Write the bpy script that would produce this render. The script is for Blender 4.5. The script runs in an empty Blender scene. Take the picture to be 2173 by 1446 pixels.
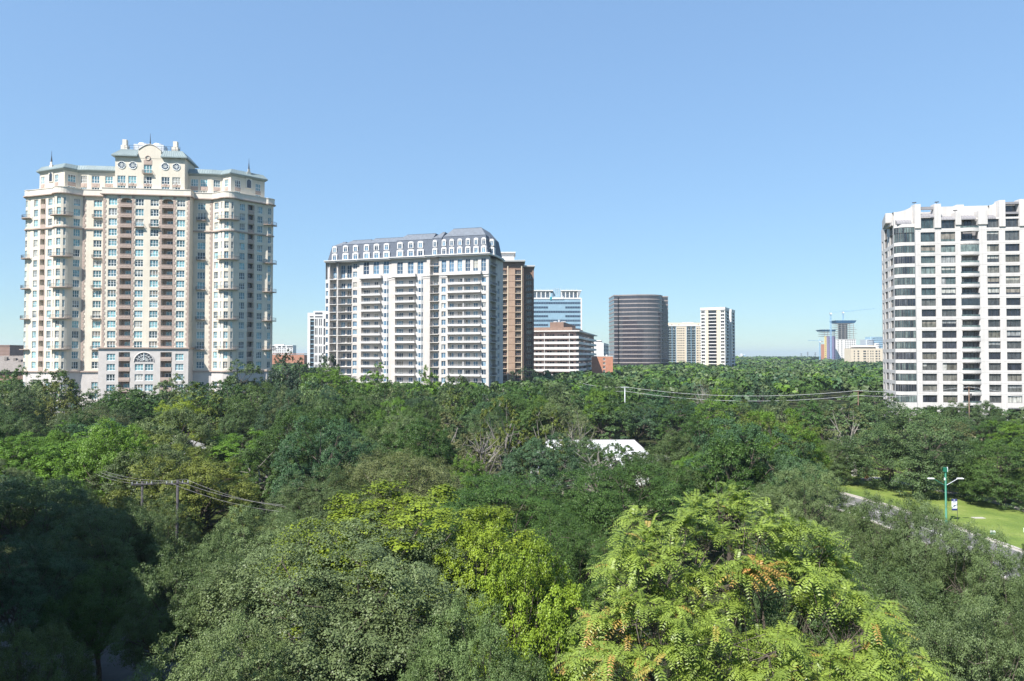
import bpy, math, random
import numpy as np
from mathutils import Vector, Matrix

R = math.radians
scene = bpy.context.scene
C = scene.collection

# ------------------------------------------------------------------ camera
CAM_H = 21.0
FPX = 1448.7           # focal length in pixels of the 2173 px wide photograph
PITCH = 1.34
cam_data = bpy.data.cameras.new('camera')
cam = bpy.data.objects.new('camera', cam_data)
C.objects.link(cam)
cam_data.sensor_width = 36.0
cam_data.lens = 24.0
cam_data.clip_start = 0.5
cam_data.clip_end = 40000
cam.location = (0, 0, CAM_H)
cam.rotation_euler = (R(90 + PITCH), 0, 0)
scene.camera = cam

# ------------------------------------------------------------------ sky and sun
SUN_AZ = 40.0          # degrees to the left of straight behind the camera
SUN_EL = 50.0
world = bpy.data.worlds.new('World')
scene.world = world
world.use_nodes = True
wn = world.node_tree.nodes
wl = world.node_tree.links
wn.clear()
sky = wn.new('ShaderNodeTexSky')
sky.sky_type = 'NISHITA'
sky.sun_disc = False
sky.sun_elevation = R(SUN_EL)
sky.sun_rotation = R(180 + SUN_AZ)
sky.altitude = 150
sky.air_density = 0.7
sky.dust_density = 0.0
sky.ozone_density = 2.5
bg = wn.new('ShaderNodeBackground')
bg.inputs['Strength'].default_value = 0.10
wo = wn.new('ShaderNodeOutputWorld')
# the camera's tone curve holds the bright horizon back: the whole sky is compressed by its own luminance
bw = wn.new('ShaderNodeRGBToBW')
pw = wn.new('ShaderNodeMath'); pw.operation = 'POWER'; pw.inputs[1].default_value = -0.60
ml = wn.new('ShaderNodeMath'); ml.operation = 'MULTIPLY'; ml.inputs[1].default_value = 1.80
sc_ = wn.new('ShaderNodeVectorMath'); sc_.operation = 'SCALE'
wl.new(sky.outputs[0], bw.inputs[0]); wl.new(bw.outputs[0], pw.inputs[0]); wl.new(pw.outputs[0], ml.inputs[0])
wl.new(sky.outputs[0], sc_.inputs[0]); wl.new(ml.outputs[0], sc_.inputs['Scale'])
wb = wn.new('ShaderNodeVectorMath'); wb.operation = 'MULTIPLY'; wb.inputs[1].default_value = (1.02, 1.10, 1.0)
wl.new(sc_.outputs[0], wb.inputs[0])
hsv = wn.new('ShaderNodeHueSaturation'); hsv.inputs['Saturation'].default_value = 0.96
wl.new(wb.outputs[0], hsv.inputs['Color'])
wl.new(hsv.outputs[0], bg.inputs['Color'])
wl.new(bg.outputs[0], wo.inputs['Surface'])

sun_data = bpy.data.lights.new('sun', 'SUN')
sun_data.energy = 5.0
sun_data.angle = R(0.53)
sun_data.color = (1.0, 0.955, 0.89)
sun = bpy.data.objects.new('sun', sun_data)
C.objects.link(sun)
_a, _e = R(SUN_AZ), R(SUN_EL)
SUN_DIR = Vector((math.sin(_a) * math.cos(_e), math.cos(_a) * math.cos(_e), -math.sin(_e)))
sun.rotation_euler = SUN_DIR.to_track_quat('-Z', 'Y').to_euler()
sun.location = (-60, -60, 120)

scene.view_settings.view_transform = 'Standard'
scene.view_settings.look = 'None'
scene.view_settings.gamma = 1.0
scene.view_settings.use_curve_mapping = False
scene.view_settings.exposure = 1.0
scene.render.engine = 'CYCLES'
scene.cycles.use_denoising = True
scene.cycles.denoiser = 'OPENIMAGEDENOISE'
scene.cycles.denoising_input_passes = 'RGB_ALBEDO_NORMAL'
scene.cycles.denoising_prefilter = 'ACCURATE'
scene.cycles.max_bounces = 6
scene.cycles.diffuse_bounces = 3
scene.cycles.glossy_bounces = 2
scene.cycles.transmission_bounces = 4
scene.cycles.transparent_max_bounces = 4
scene.cycles.volume_bounces = 0
scene.cycles.caustics_reflective = False
scene.cycles.caustics_refractive = False

# ------------------------------------------------------------------ helpers
_cp, _sp = math.cos(R(PITCH)), math.sin(R(PITCH))


def at(px, py, D):
    """world point at distance D (along +Y) seen at a pixel of the 2173 px photograph"""
    u = (px - 1086.5) / FPX
    v = (723.0 - py) / FPX
    yy = _cp - v * _sp
    zz = _sp + v * _cp
    k = D / yy
    return Vector((u * k, D, CAM_H + zz * k))


def ground_at(px, py):
    """point of the flat ground seen at a pixel"""
    v = (723.0 - py) / FPX
    yy = _cp - v * _sp
    zz = _sp + v * _cp
    D = -CAM_H / zz * yy
    return at(px, py, D)


def tag(o, label=None, cat=None, group=None, kind=None):
    if label: o['label'] = label
    if cat: o['category'] = cat
    if group: o['group'] = group
    if kind: o['kind'] = kind
    return o


def empty(name, loc, rz=0.0):
    o = bpy.data.objects.new(name, None)
    o.empty_display_size = 0.5
    C.objects.link(o)
    o.location = loc
    o.rotation_euler = (0, 0, rz)
    return o


def link(name, mesh, parent=None, loc=None, rz=None):
    o = bpy.data.objects.new(name, mesh)
    C.objects.link(o)
    if parent is not None:
        o.parent = parent
    if loc is not None:
        o.location = loc
    if rz is not None:
        o.rotation_euler = (0, 0, rz)
    return o


class MB:
    """collects faces; build() links them as ONE mesh object"""
    def __init__(self):
        self.v = []
        self.f = []
        self.m = []
        self.mi = 0
        self.var = {}

    def add(self, vs, fs):
        b = len(self.v)
        self.v.extend(vs)
        for f in fs:
            self.f.append(tuple(b + i for i in f))
            self.m.append(self.mi)

    def quad(self, a, b, c, d):
        self.add([tuple(a), tuple(b), tuple(c), tuple(d)], [(0, 1, 2, 3)])

    def box(self, x0, x1, y0, y1, z0, z1):
        v = [(x0, y0, z0), (x1, y0, z0), (x1, y1, z0), (x0, y1, z0), (x0, y0, z1), (x1, y0, z1), (x1, y1, z1), (x0, y1, z1)]
        self.add(v, [(0, 3, 2, 1), (4, 5, 6, 7), (0, 1, 5, 4), (1, 2, 6, 5), (2, 3, 7, 6), (3, 0, 4, 7)])

    def obox(self, p, d, u0, u1, n0, n1, z0, z1):
        """box along a wall: p base point, d unit direction, n outward"""
        nx, ny = d[1], -d[0]
        def q(u, n, z): return (p[0] + d[0] * u + nx * n, p[1] + d[1] * u + ny * n, z)
        v = [q(u0, n1, z0), q(u1, n1, z0), q(u1, n0, z0), q(u0, n0, z0), q(u0, n1, z1), q(u1, n1, z1), q(u1, n0, z1), q(u0, n0, z1)]
        self.add(v, [(0, 3, 2, 1), (4, 5, 6, 7), (0, 1, 5, 4), (1, 2, 6, 5), (2, 3, 7, 6), (3, 0, 4, 7)])

    def loft(self, pa, za, pb, zb, closed=True):
        n = len(pa)
        vs = [(p[0], p[1], za) for p in pa] + [(p[0], p[1], zb) for p in pb]
        fs = []
        for i in range(n if closed else n - 1):
            j = (i + 1) % n
            fs.append((i, j, n + j, n + i))
        self.add(vs, fs)

    def cap(self, poly, z, flip=False):
        f = tuple(range(len(poly)))
        self.add([(p[0], p[1], z) for p in poly], [f[::-1] if flip else f])

    def slab(self, poly, z0, z1):
        self.loft(poly, z0, poly, z1)
        self.cap(poly, z1)
        self.cap(poly, z0, True)

    def tube(self, pts, rad, n=6, capped=True):
        pts = [Vector(p) for p in pts]
        if not isinstance(rad, (list, tuple)):
            rad = [rad] * len(pts)
        vs = []
        for i, p in enumerate(pts):
            t = (pts[min(i + 1, len(pts) - 1)] - pts[max(i - 1, 0)])
            if t.length < 1e-9: t = Vector((0, 0, 1))
            t.normalize()
            a = t.cross(Vector((0, 0, 1)))
            if a.length < 0.05: a = t.cross(Vector((1, 0, 0)))
            a.normalize()
            b = t.cross(a)
            for k in range(n):
                w = 2 * math.pi * k / n
                vs.append(tuple(p + (a * math.cos(w) + b * math.sin(w)) * rad[i]))
        fs = []
        for i in range(len(pts) - 1):
            for k in range(n):
                k2 = (k + 1) % n
                fs.append((i * n + k, i * n + k2, (i + 1) * n + k2, (i + 1) * n + k))
        if capped:
            fs.append(tuple(range(n))[::-1])
            fs.append(tuple((len(pts) - 1) * n + k for k in range(n)))
        self.add(vs, fs)

    def mesh(self, name, mats, smooth=False):
        me = bpy.data.meshes.new(name)
        me.from_pydata(self.v, [], self.f)
        if not isinstance(mats, (list, tuple)): mats = [mats]
        for m in mats: me.materials.append(m)
        if len(mats) > 1:
            me.polygons.foreach_set('material_index', self.m)
        if smooth:
            me.polygons.foreach_set('use_smooth', [True] * len(self.f))
        if self.var:
            at_ = me.attributes.new('vari', 'FLOAT', 'FACE')
            at_.data.foreach_set('value', [self.var.get(i, 0.0) for i in range(len(self.f))])
        me.update()
        return me

    def build(self, name, mats, parent=None, smooth=False):
        return link(name, self.mesh(name, mats, smooth), parent)


def offset_poly(poly, d):
    """closed CCW polygon moved outward by d"""
    n = len(poly)
    out = []
    for i in range(n):
        p0, p1, p2 = poly[i - 1], poly[i], poly[(i + 1) % n]
        def nrm(a, b):
            dx, dy = b[0] - a[0], b[1] - a[1]
            l = math.hypot(dx, dy) or 1
            return (dy / l, -dx / l)
        n1, n2 = nrm(p0, p1), nrm(p1, p2)
        mx, my = n1[0] + n2[0], n1[1] + n2[1]
        den = 1 + n1[0] * n2[0] + n1[1] * n2[1]
        den = max(den, 0.35)
        out.append((p1[0] + mx * d / den, p1[1] + my * d / den))
    return out


# ------------------------------------------------------------------ materials
def new_mat(name):
    m = bpy.data.materials.new(name)
    m.use_nodes = True
    nt = m.node_tree
    nt.nodes.clear()
    out = nt.nodes.new('ShaderNodeOutputMaterial')
    return m, nt, out


def mat_plain(name, col, rough=0.8, var=0.10, scale=0.6, spec=0.3, metal=0.0, streak=0.0, bump=0.0, bscale=8.0):
    m, nt, out = new_mat(name)
    p = nt.nodes.new('ShaderNodeBsdfPrincipled')
    p.inputs['Roughness'].default_value = rough
    p.inputs['Metallic'].default_value = metal
    p.inputs['Specular IOR Level'].default_value = spec
    tc = nt.nodes.new('ShaderNodeTexCoord')
    nz = nt.nodes.new('ShaderNodeTexNoise')
    nz.inputs['Scale'].default_value = scale
    nz.inputs['Detail'].default_value = 5
    nt.links.new(tc.outputs['Object'], nz.inputs['Vector'])
    mr = nt.nodes.new('ShaderNodeMapRange')
    mr.inputs['From Min'].default_value = 0.3
    mr.inputs['From Max'].default_value = 0.7
    mr.inputs['To Min'].default_value = 1 - var
    mr.inputs['To Max'].default_value = 1 + var * 0.6
    nt.links.new(nz.outputs['Fac'], mr.inputs['Value'])
    val = mr.outputs['Result']
    if streak > 0:
        mp = nt.nodes.new('ShaderNodeMapping')
        mp.inputs['Scale'].default_value = (1.3, 1.3, 0.05)
        nt.links.new(tc.outputs['Object'], mp.inputs['Vector'])
        n2 = nt.nodes.new('ShaderNodeTexNoise')
        n2.inputs['Scale'].default_value = 1.0
        n2.inputs['Detail'].default_value = 4
        nt.links.new(mp.outputs['Vector'], n2.inputs['Vector'])
        m2 = nt.nodes.new('ShaderNodeMapRange')
        m2.inputs['From Min'].default_value = 0.35
        m2.inputs['From Max'].default_value = 0.75
        m2.inputs['To Min'].default_value = 1.0
        m2.inputs['To Max'].default_value = 1 - streak
        nt.links.new(n2.outputs['Fac'], m2.inputs['Value'])
        mm = nt.nodes.new('ShaderNodeMath')
        mm.operation = 'MULTIPLY'
        nt.links.new(val, mm.inputs[0])
        nt.links.new(m2.outputs['Result'], mm.inputs[1])
        val = mm.outputs[0]
    vm = nt.nodes.new('ShaderNodeVectorMath')
    vm.operation = 'SCALE'
    vm.inputs[0].default_value = col[:3]
    nt.links.new(val, vm.inputs['Scale'])
    nt.links.new(vm.outputs[0], p.inputs['Base Color'])
    if bump > 0:
        nb = nt.nodes.new('ShaderNodeTexNoise')
        nb.inputs['Scale'].default_value = bscale
        nt.links.new(tc.outputs['Object'], nb.inputs['Vector'])
        bp = nt.nodes.new('ShaderNodeBump')
        bp.inputs['Strength'].default_value = bump
        bp.inputs['Distance'].default_value = 0.05
        nt.links.new(nb.outputs['Fac'], bp.inputs['Height'])
        nt.links.new(bp.outputs['Normal'], p.inputs['Normal'])
    nt.links.new(p.outputs[0], out.inputs['Surface'])
    return m


def mat_pane(name, cols, rough=0.06, spec=0.6, metal=0.0):
    """glass seen from outside: the room, blind or curtain behind it differs from pane to pane"""
    m, nt, out = new_mat(name)
    p = nt.nodes.new('ShaderNodeBsdfPrincipled')
    p.inputs['Roughness'].default_value = rough
    p.inputs['Specular IOR Level'].default_value = spec
    p.inputs['Metallic'].default_value = metal
    oi = nt.nodes.new('ShaderNodeObjectInfo')
    at_ = nt.nodes.new('ShaderNodeAttribute')
    at_.attribute_name = 'vari'
    ad = nt.nodes.new('ShaderNodeMath'); ad.operation = 'ADD'
    nt.links.new(oi.outputs['Random'], ad.inputs[0])
    nt.links.new(at_.outputs['Fac'], ad.inputs[1])
    fr = nt.nodes.new('ShaderNodeMath'); fr.operation = 'FRACT'
    nt.links.new(ad.outputs[0], fr.inputs[0])
    rp = nt.nodes.new('ShaderNodeValToRGB')
    rp.color_ramp.interpolation = 'CONSTANT'
    els = rp.color_ramp.elements
    while len(els) < len(cols): els.new(0.5)
    for i, c in enumerate(cols):
        els[i].position = i / len(cols)
        els[i].color = (*c, 1)
    nt.links.new(fr.outputs[0], rp.inputs['Fac'])
    # soft unevenness inside each pane: curtains hang and things stand behind the glass
    tc = nt.nodes.new('ShaderNodeTexCoord')
    mp = nt.nodes.new('ShaderNodeMapping')
    mp.inputs['Scale'].default_value = (1.6, 1.6, 0.7)
    nt.links.new(tc.outputs['Object'], mp.inputs['Vector'])
    ox = nt.nodes.new('ShaderNodeVectorMath'); ox.operation = 'ADD'
    nt.links.new(mp.outputs[0], ox.inputs[0])
    nt.links.new(oi.outputs['Location'], ox.inputs[1])
    nz = nt.nodes.new('ShaderNodeTexNoise')
    nz.inputs['Scale'].default_value = 1.0
    nz.inputs['Detail'].default_value = 3
    nt.links.new(ox.outputs[0], nz.inputs['Vector'])
    mr = nt.nodes.new('ShaderNodeMapRange')
    mr.inputs['From Min'].default_value = 0.3
    mr.inputs['From Max'].default_value = 0.7
    mr.inputs['To Min'].default_value = 0.55
    mr.inputs['To Max'].default_value = 1.35
    nt.links.new(nz.outputs['Fac'], mr.inputs['Value'])
    vm = nt.nodes.new('ShaderNodeVectorMath'); vm.operation = 'SCALE'
    nt.links.new(rp.outputs['Color'], vm.inputs[0])
    nt.links.new(mr.outputs['Result'], vm.inputs['Scale'])
    nt.links.new(vm.outputs[0], p.inputs['Base Color'])
    nt.links.new(p.outputs[0], out.inputs['Surface'])
    return m


def mat_leaf(name, per_object=True, col=(0.08, 0.12, 0.05), alt=None, gloss=0.18, trans=0.16):
    m, nt, out = new_mat(name)
    if per_object:
        oi = nt.nodes.new('ShaderNodeObjectInfo')
        base = oi.outputs['Color']
    else:
        a0 = nt.nodes.new('ShaderNodeAttribute')
        a0.attribute_name = 'tint'
        base = a0.outputs['Color']
    va = nt.nodes.new('ShaderNodeAttribute')
    va.attribute_name = 'vari'
    mr = nt.nodes.new('ShaderNodeMapRange')
    mr.inputs['To Min'].default_value = 0.55
    mr.inputs['To Max'].default_value = 1.5
    nt.links.new(va.outputs['Fac'], mr.inputs['Value'])
    hs = nt.nodes.new('ShaderNodeHueSaturation')
    nt.links.new(base, hs.inputs['Color'])
    nt.links.new(mr.outputs['Result'], hs.inputs['Value'])
    mh = nt.nodes.new('ShaderNodeMapRange')
    mh.inputs['To Min'].default_value = 0.508
    mh.inputs['To Max'].default_value = 0.493
    nt.links.new(va.outputs['Fac'], mh.inputs['Value'])
    nt.links.new(mh.outputs['Result'], hs.inputs['Hue'])
    colr = hs.outputs['Color']
    if alt is not None:
        a2 = nt.nodes.new('ShaderNodeAttribute')
        a2.attribute_name = 'turn'
        rp = nt.nodes.new('ShaderNodeMix'); rp.data_type = 'RGBA'
        rp.inputs[7].default_value = (*alt, 1)
        nt.links.new(a2.outputs['Fac'], rp.inputs[0])
        nt.links.new(colr, rp.inputs[6])
        colr = rp.outputs[2]
    p = nt.nodes.new('ShaderNodeBsdfPrincipled')
    p.inputs['Roughness'].default_value = 0.42
    p.inputs['Specular IOR Level'].default_value = gloss
    nt.links.new(colr, p.inputs['Base Color'])
    t = nt.nodes.new('ShaderNodeBsdfTranslucent')
    gm = nt.nodes.new('ShaderNodeVectorMath'); gm.operation = 'MULTIPLY'
    gm.inputs[1].default_value = (1.1, 1.25, 0.6)
    nt.links.new(colr, gm.inputs[0])
    nt.links.new(gm.outputs[0], t.inputs['Color'])
    mx = nt.nodes.new('ShaderNodeMixShader')
    mx.inputs[0].default_value = trans
    nt.links.new(p.outputs[0], mx.inputs[1])
    nt.links.new(t.outputs[0], mx.inputs[2])
    nt.links.new(mx.outputs[0], out.inputs['Surface'])
    return m


M = {}
M['leaf'] = mat_leaf('leaf')
M['leaf_ail'] = mat_leaf('compound_leaf', alt=(0.46, 0.25, 0.08), gloss=0.4, trans=0.3)
M['leaf_wood'] = mat_leaf('wood_leaf', per_object=False)
M['bark'] = mat_plain('bark', (0.10, 0.085, 0.07), 0.95, 0.35, 3.0, 0.1)
M['bark_grey'] = mat_plain('bark_grey', (0.23, 0.21, 0.19), 0.95, 0.3, 3.0, 0.1)
M['soil'] = mat_plain('soil', (0.07, 0.075, 0.035), 0.95, 0.4, 0.15, 0.1)
M['asphalt'] = mat_plain('asphalt', (0.16, 0.155, 0.15), 0.9, 0.15, 0.8, 0.2)
M['concrete'] = mat_plain('concrete', (0.38, 0.355, 0.32), 0.9, 0.12, 0.9, 0.2)
M['paint'] = mat_plain('road_paint', (0.72, 0.70, 0.64), 0.8, 0.15, 2.0)
M['cream'] = mat_plain('cream_stucco', (0.64, 0.58, 0.485), 0.9, 0.07, 0.25, 0.15, streak=0.10)
M['cream_trim'] = mat_plain('cream_trim', (0.66, 0.61, 0.535), 0.9, 0.06, 0.3, 0.15, streak=0.08)
M['taupe'] = mat_plain('taupe_stone', (0.40, 0.315, 0.27), 0.9, 0.1, 1.0, 0.15)
M['greystone'] = mat_plain('grey_stone', (0.52, 0.485, 0.46), 0.85, 0.08, 0.7, 0.2, streak=0.06)
M['copper'] = mat_plain('verdigris_copper', (0.195, 0.245, 0.25), 0.55, 0.12, 0.8, 0.4)
M['white_frame'] = mat_plain('white_frame', (0.72, 0.74, 0.73), 0.5, 0.03, 1.0)
M['dark_metal'] = mat_plain('dark_metal', (0.05, 0.05, 0.055), 0.5, 0.1, 1.0, 0.4)
M['galv'] = mat_plain('galvanised_metal', (0.55, 0.57, 0.60), 0.45, 0.08, 0.8, 0.4, metal=0.3)
M['limestone'] = mat_plain('pale_limestone', (0.54, 0.505, 0.475), 0.9, 0.08, 0.3, 0.15, streak=0.10)
M['limestone_white'] = mat_plain('white_plaster', (0.63, 0.615, 0.60), 0.85, 0.04, 0.3, 0.15, streak=0.05)
M['slate'] = mat_plain('slate', (0.085, 0.103, 0.135), 0.7, 0.22, 1.6, 0.3)
M['slate_pale'] = mat_plain('pale_slate', (0.14, 0.158, 0.185), 0.7, 0.22, 1.2, 0.3)
M['white_conc'] = mat_plain('white_precast', (0.57, 0.545, 0.525), 0.9, 0.07, 0.25, 0.15, streak=0.16)
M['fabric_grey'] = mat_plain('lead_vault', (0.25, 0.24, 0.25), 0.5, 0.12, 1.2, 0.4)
M['brick_tan'] = mat_plain('tan_brick', (0.38, 0.27, 0.20), 0.9, 0.12, 0.5, 0.1, streak=0.08)
M['brick_brown'] = mat_plain('brown_brick', (0.235, 0.16, 0.125), 0.9, 0.14, 0.6, 0.1)
M['brick_red'] = mat_plain('red_brick', (0.42, 0.20, 0.13), 0.9, 0.14, 0.6, 0.1)
M['rose'] = mat_plain('rose_granite', (0.29, 0.25, 0.235), 0.7, 0.08, 0.5, 0.3)
M['offwhite'] = mat_plain('offwhite_panel', (0.66, 0.635, 0.605), 0.85, 0.05, 0.3, 0.2, streak=0.05)
M['tan'] = mat_plain('tan_panel', (0.61, 0.52, 0.395), 0.9, 0.06, 0.3, 0.15, streak=0.06)
M['mauve'] = mat_plain('mauve_brick', (0.33, 0.235, 0.21), 0.9, 0.1, 0.6, 0.1)
M['curtain_wall'] = mat_plain('blue_spandrel_glass', (0.26, 0.39, 0.48), 0.15, 0.1, 0.3, 0.6)
M['roof_grey'] = mat_plain('grey_shingle', (0.20, 0.18, 0.165), 0.9, 0.2, 1.5, 0.1)
M['tent'] = mat_plain('white_membrane', (0.56, 0.57, 0.58), 0.7, 0.04, 0.4, 0.2)
M['lamp_green'] = mat_plain('green_paint', (0.012, 0.14, 0.085), 0.45, 0.1, 2.0, 0.5)
M['wood_pole'] = mat_plain('pole_timber', (0.16, 0.11, 0.08), 0.9, 0.25, 4.0, 0.1)
M['pole_grey'] = mat_plain('pole_grey', (0.065, 0.06, 0.065), 0.7, 0.1, 2.0, 0.2)
M['wire'] = mat_plain('cable', (0.48, 0.49, 0.50), 0.5, 0.05, 1.0, 0.4)
M['orange'] = mat_plain('orange_paint', (0.70, 0.30, 0.14), 0.6, 0.06, 2.0, 0.3)
M['red'] = mat_plain('red_paint', (0.62, 0.08, 0.04), 0.4, 0.05, 2.0, 0.5)
M['crane_blue'] = mat_plain('crane_blue', (0.25, 0.42, 0.58), 0.6, 0.08, 1.0, 0.3)
M['net_blue'] = mat_plain('blue_net', (0.05, 0.19, 0.38), 0.8, 0.15, 0.3, 0.2)
M['yellow_board'] = mat_plain('yellow_sheathing', (0.66, 0.53, 0.20), 0.8, 0.1, 0.4)
M['purple_board'] = mat_plain('purple_sheathing', (0.22, 0.19, 0.30), 0.8, 0.12, 0.4)
M['navy'] = mat_plain('navy_print', (0.03, 0.04, 0.16), 0.6, 0.05, 2.0)
M['sign_white'] = mat_plain('sign_white', (0.78, 0.79, 0.82), 0.6, 0.03, 2.0)
M['sign_grey'] = mat_plain('sign_grey', (0.25, 0.25, 0.28), 0.6, 0.03, 2.0)
M['teal'] = mat_plain('teal_print', (0.02, 0.28, 0.33), 0.6, 0.05, 2.0)
M['tyre'] = mat_plain('tyre', (0.02, 0.02, 0.02), 0.9, 0.1, 2.0)
M['pane_teal'] = mat_pane('teal_glass', [(0.06, 0.13, 0.15), (0.16, 0.33, 0.36), (0.10, 0.22, 0.26), (0.20, 0.40, 0.43), (0.035, 0.06, 0.075), (0.13, 0.27, 0.31), (0.22, 0.36, 0.40), (0.08, 0.17, 0.22)])
M['pane_blue'] = mat_pane('blue_glass', [(0.05, 0.10, 0.16), (0.12, 0.22, 0.32), (0.035, 0.06, 0.10), (0.09, 0.17, 0.26), (0.18, 0.29, 0.38), (0.06, 0.11, 0.17)])
M['pane_smoke'] = mat_pane('smoked_glass', [(0.030, 0.034, 0.045), (0.10, 0.105, 0.10), (0.05, 0.055, 0.06), (0.17, 0.165, 0.145), (0.022, 0.025, 0.035), (0.08, 0.085, 0.085), (0.04, 0.045, 0.06), (0.12, 0.115, 0.095)])
M['pane_green'] = mat_pane('green_smoked_glass', [(0.05, 0.075, 0.08), (0.10, 0.135, 0.13), (0.03, 0.04, 0.05), (0.08, 0.11, 0.11), (0.15, 0.19, 0.18), (0.06, 0.085, 0.09)])
M['pane_dark'] = mat_pane('dark_glass', [(0.025, 0.03, 0.045), (0.05, 0.055, 0.07), (0.03, 0.035, 0.045), (0.08, 0.085, 0.10)])
M['pane_brown'] = mat_pane('bronze_glass', [(0.028, 0.024, 0.030), (0.045, 0.04, 0.048), (0.02, 0.018, 0.024)], rough=0.04, spec=0.9)
M['pane_steel'] = mat_pane('steel_glass', [(0.03, 0.05, 0.09), (0.045, 0.07, 0.11), (0.025, 0.04, 0.075)])
M['blind'] = mat_pane('window_blind', [(0.34, 0.33, 0.29), (0.26, 0.27, 0.27), (0.40, 0.40, 0.37), (0.22, 0.20, 0.17)], rough=0.25, spec=0.4)
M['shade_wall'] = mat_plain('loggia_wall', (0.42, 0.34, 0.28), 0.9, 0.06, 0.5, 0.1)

# ------------------------------------------------------------------ ground, road, lawn
def ground_material():
    m, nt, out = new_mat('ground')
    p = nt.nodes.new('ShaderNodeBsdfPrincipled')
    p.inputs['Roughness'].default_value = 0.95
    p.inputs['Specular IOR Level'].default_value = 0.1
    tc = nt.nodes.new('ShaderNodeTexCoord')
    nz = nt.nodes.new('ShaderNodeTexNoise')
    nz.inputs['Scale'].default_value = 0.08
    nz.inputs['Detail'].default_value = 8
    nt.links.new(tc.outputs['Object'], nz.inputs['Vector'])
    rp = nt.nodes.new('ShaderNodeValToRGB')
    e = rp.color_ramp.elements
    e[0].position = 0.35; e[0].color = (0.035, 0.032, 0.02, 1)
    e[1].position = 0.65; e[1].color = (0.055, 0.075, 0.022, 1)
    nt.links.new(nz.outputs['Fac'], rp.inputs['Fac'])
    nt.links.new(rp.outputs['Color'], p.inputs['Base Color'])
    nt.links.new(p.outputs[0], out.inputs['Surface'])
    return m


def lawn_material():
    m, nt, out = new_mat('lawn_grass')
    p = nt.nodes.new('ShaderNodeBsdfPrincipled')
    p.inputs['Roughness'].default_value = 0.9
    p.inputs['Specular IOR Level'].default_value = 0.15
    tc = nt.nodes.new('ShaderNodeTexCoord')
    nz = nt.nodes.new('ShaderNodeTexNoise')
    nz.inputs['Scale'].default_value = 0.16
    nz.inputs['Detail'].default_value = 9
    nz.inputs['Roughness'].default_value = 0.65
    nt.links.new(tc.outputs['Object'], nz.inputs['Vector'])
    rp = nt.nodes.new('ShaderNodeValToRGB')
    e = rp.color_ramp.elements
    e[0].position = 0.3; e[0].color = (0.085, 0.135, 0.028, 1)
    e[1].position = 0.72; e[1].color = (0.22, 0.25, 0.075, 1)
    x = e.new(0.52); x.color = (0.14, 0.19, 0.042, 1)
    nt.links.new(nz.outputs['Fac'], rp.inputs['Fac'])
    n2 = nt.nodes.new('ShaderNodeTexNoise')
    n2.inputs['Scale'].default_value = 5.0
    n2.inputs['Detail'].default_value = 6
    nt.links.new(tc.outputs['Object'], n2.inputs['Vector'])
    mr = nt.nodes.new('ShaderNodeMapRange')
    mr.inputs['To Min'].default_value = 0.6
    mr.inputs['To Max'].default_value = 1.4
    nt.links.new(n2.outputs['Fac'], mr.inputs['Value'])
    vm = nt.nodes.new('ShaderNodeVectorMath'); vm.operation = 'SCALE'
    nt.links.new(rp.outputs['Color'], vm.inputs[0])
    nt.links.new(mr.outputs['Result'], vm.inputs['Scale'])
    nt.links.new(vm.outputs[0], p.inputs['Base Color'])
    bp = nt.nodes.new('ShaderNodeBump')
    bp.inputs['Strength'].default_value = 0.6
    bp.inputs['Distance'].default_value = 0.08
    nt.links.new(n2.outputs['Fac'], bp.inputs['Height'])
    nt.links.new(bp.outputs['Normal'], p.inputs['Normal'])
    nt.links.new(p.outputs[0], out.inputs['Surface'])
    return m


M['ground'] = ground_material()
M['lawn'] = lawn_material()

mb = MB()
ring = [(11500 * math.cos(2 * math.pi * k / 48), 11500 * math.sin(2 * math.pi * k / 48)) for k in range(48)]
mb.cap(ring, 0.0)
tag(mb.build('ground', M['ground']), kind='structure')

KERB = [(57.0, -30), (56.5, 20), (55.8, 50), (55.2, 65), (54.9, 76), (54.4, 88), (52.6, 98), (50.0, 108), (45.5, 120), (38.0, 134), (28.0, 150), (16, 168)]


def kerb_x(y):
    for (x0, y0), (x1, y1) in zip(KERB, KERB[1:]):
        if y0 <= y <= y1:
            return x0 + (x1 - x0) * (y - y0) / (y1 - y0)
    return KERB[-1][0]


def strip(line, a, b, z):
    """sheet between sideways offsets a and b of a line (offset grows to the left of travel)"""
    m_ = MB()
    L = []
    for i, p in enumerate(line):
        q0, q1 = line[max(i - 1, 0)], line[min(i + 1, len(line) - 1)]
        dx, dy = q1[0] - q0[0], q1[1] - q0[1]
        l = math.hypot(dx, dy)
        L.append((p, (-dy / l, dx / l)))
    for (p, n), (q, k) in zip(L, L[1:]):
        m_.quad((p[0] + n[0] * b, p[1] + n[1] * b, z), (p[0] + n[0] * a, p[1] + n[1] * a, z), (q[0] + k[0] * a, q[1] + k[1] * a, z), (q[0] + k[0] * b, q[1] + k[1] * b, z))
    return m_


def kerb_strip(line, a, b, z0, z1):
    m_ = strip(line, a, b, z1)
    L = []
    for i, p in enumerate(line):
        q0, q1 = line[max(i - 1, 0)], line[min(i + 1, len(line) - 1)]
        dx, dy = q1[0] - q0[0], q1[1] - q0[1]
        l = math.hypot(dx, dy)
        L.append((p, (-dy / l, dx / l)))
    for (p, n), (q, k) in zip(L, L[1:]):
        for o in (a, b):
            m_.quad((p[0] + n[0] * o, p[1] + n[1] * o, z0), (q[0] + k[0] * o, q[1] + k[1] * o, z0), (q[0] + k[0] * o, q[1] + k[1] * o, z1), (p[0] + n[0] * o, p[1] + n[1] * o, z1))
    return m_


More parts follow.
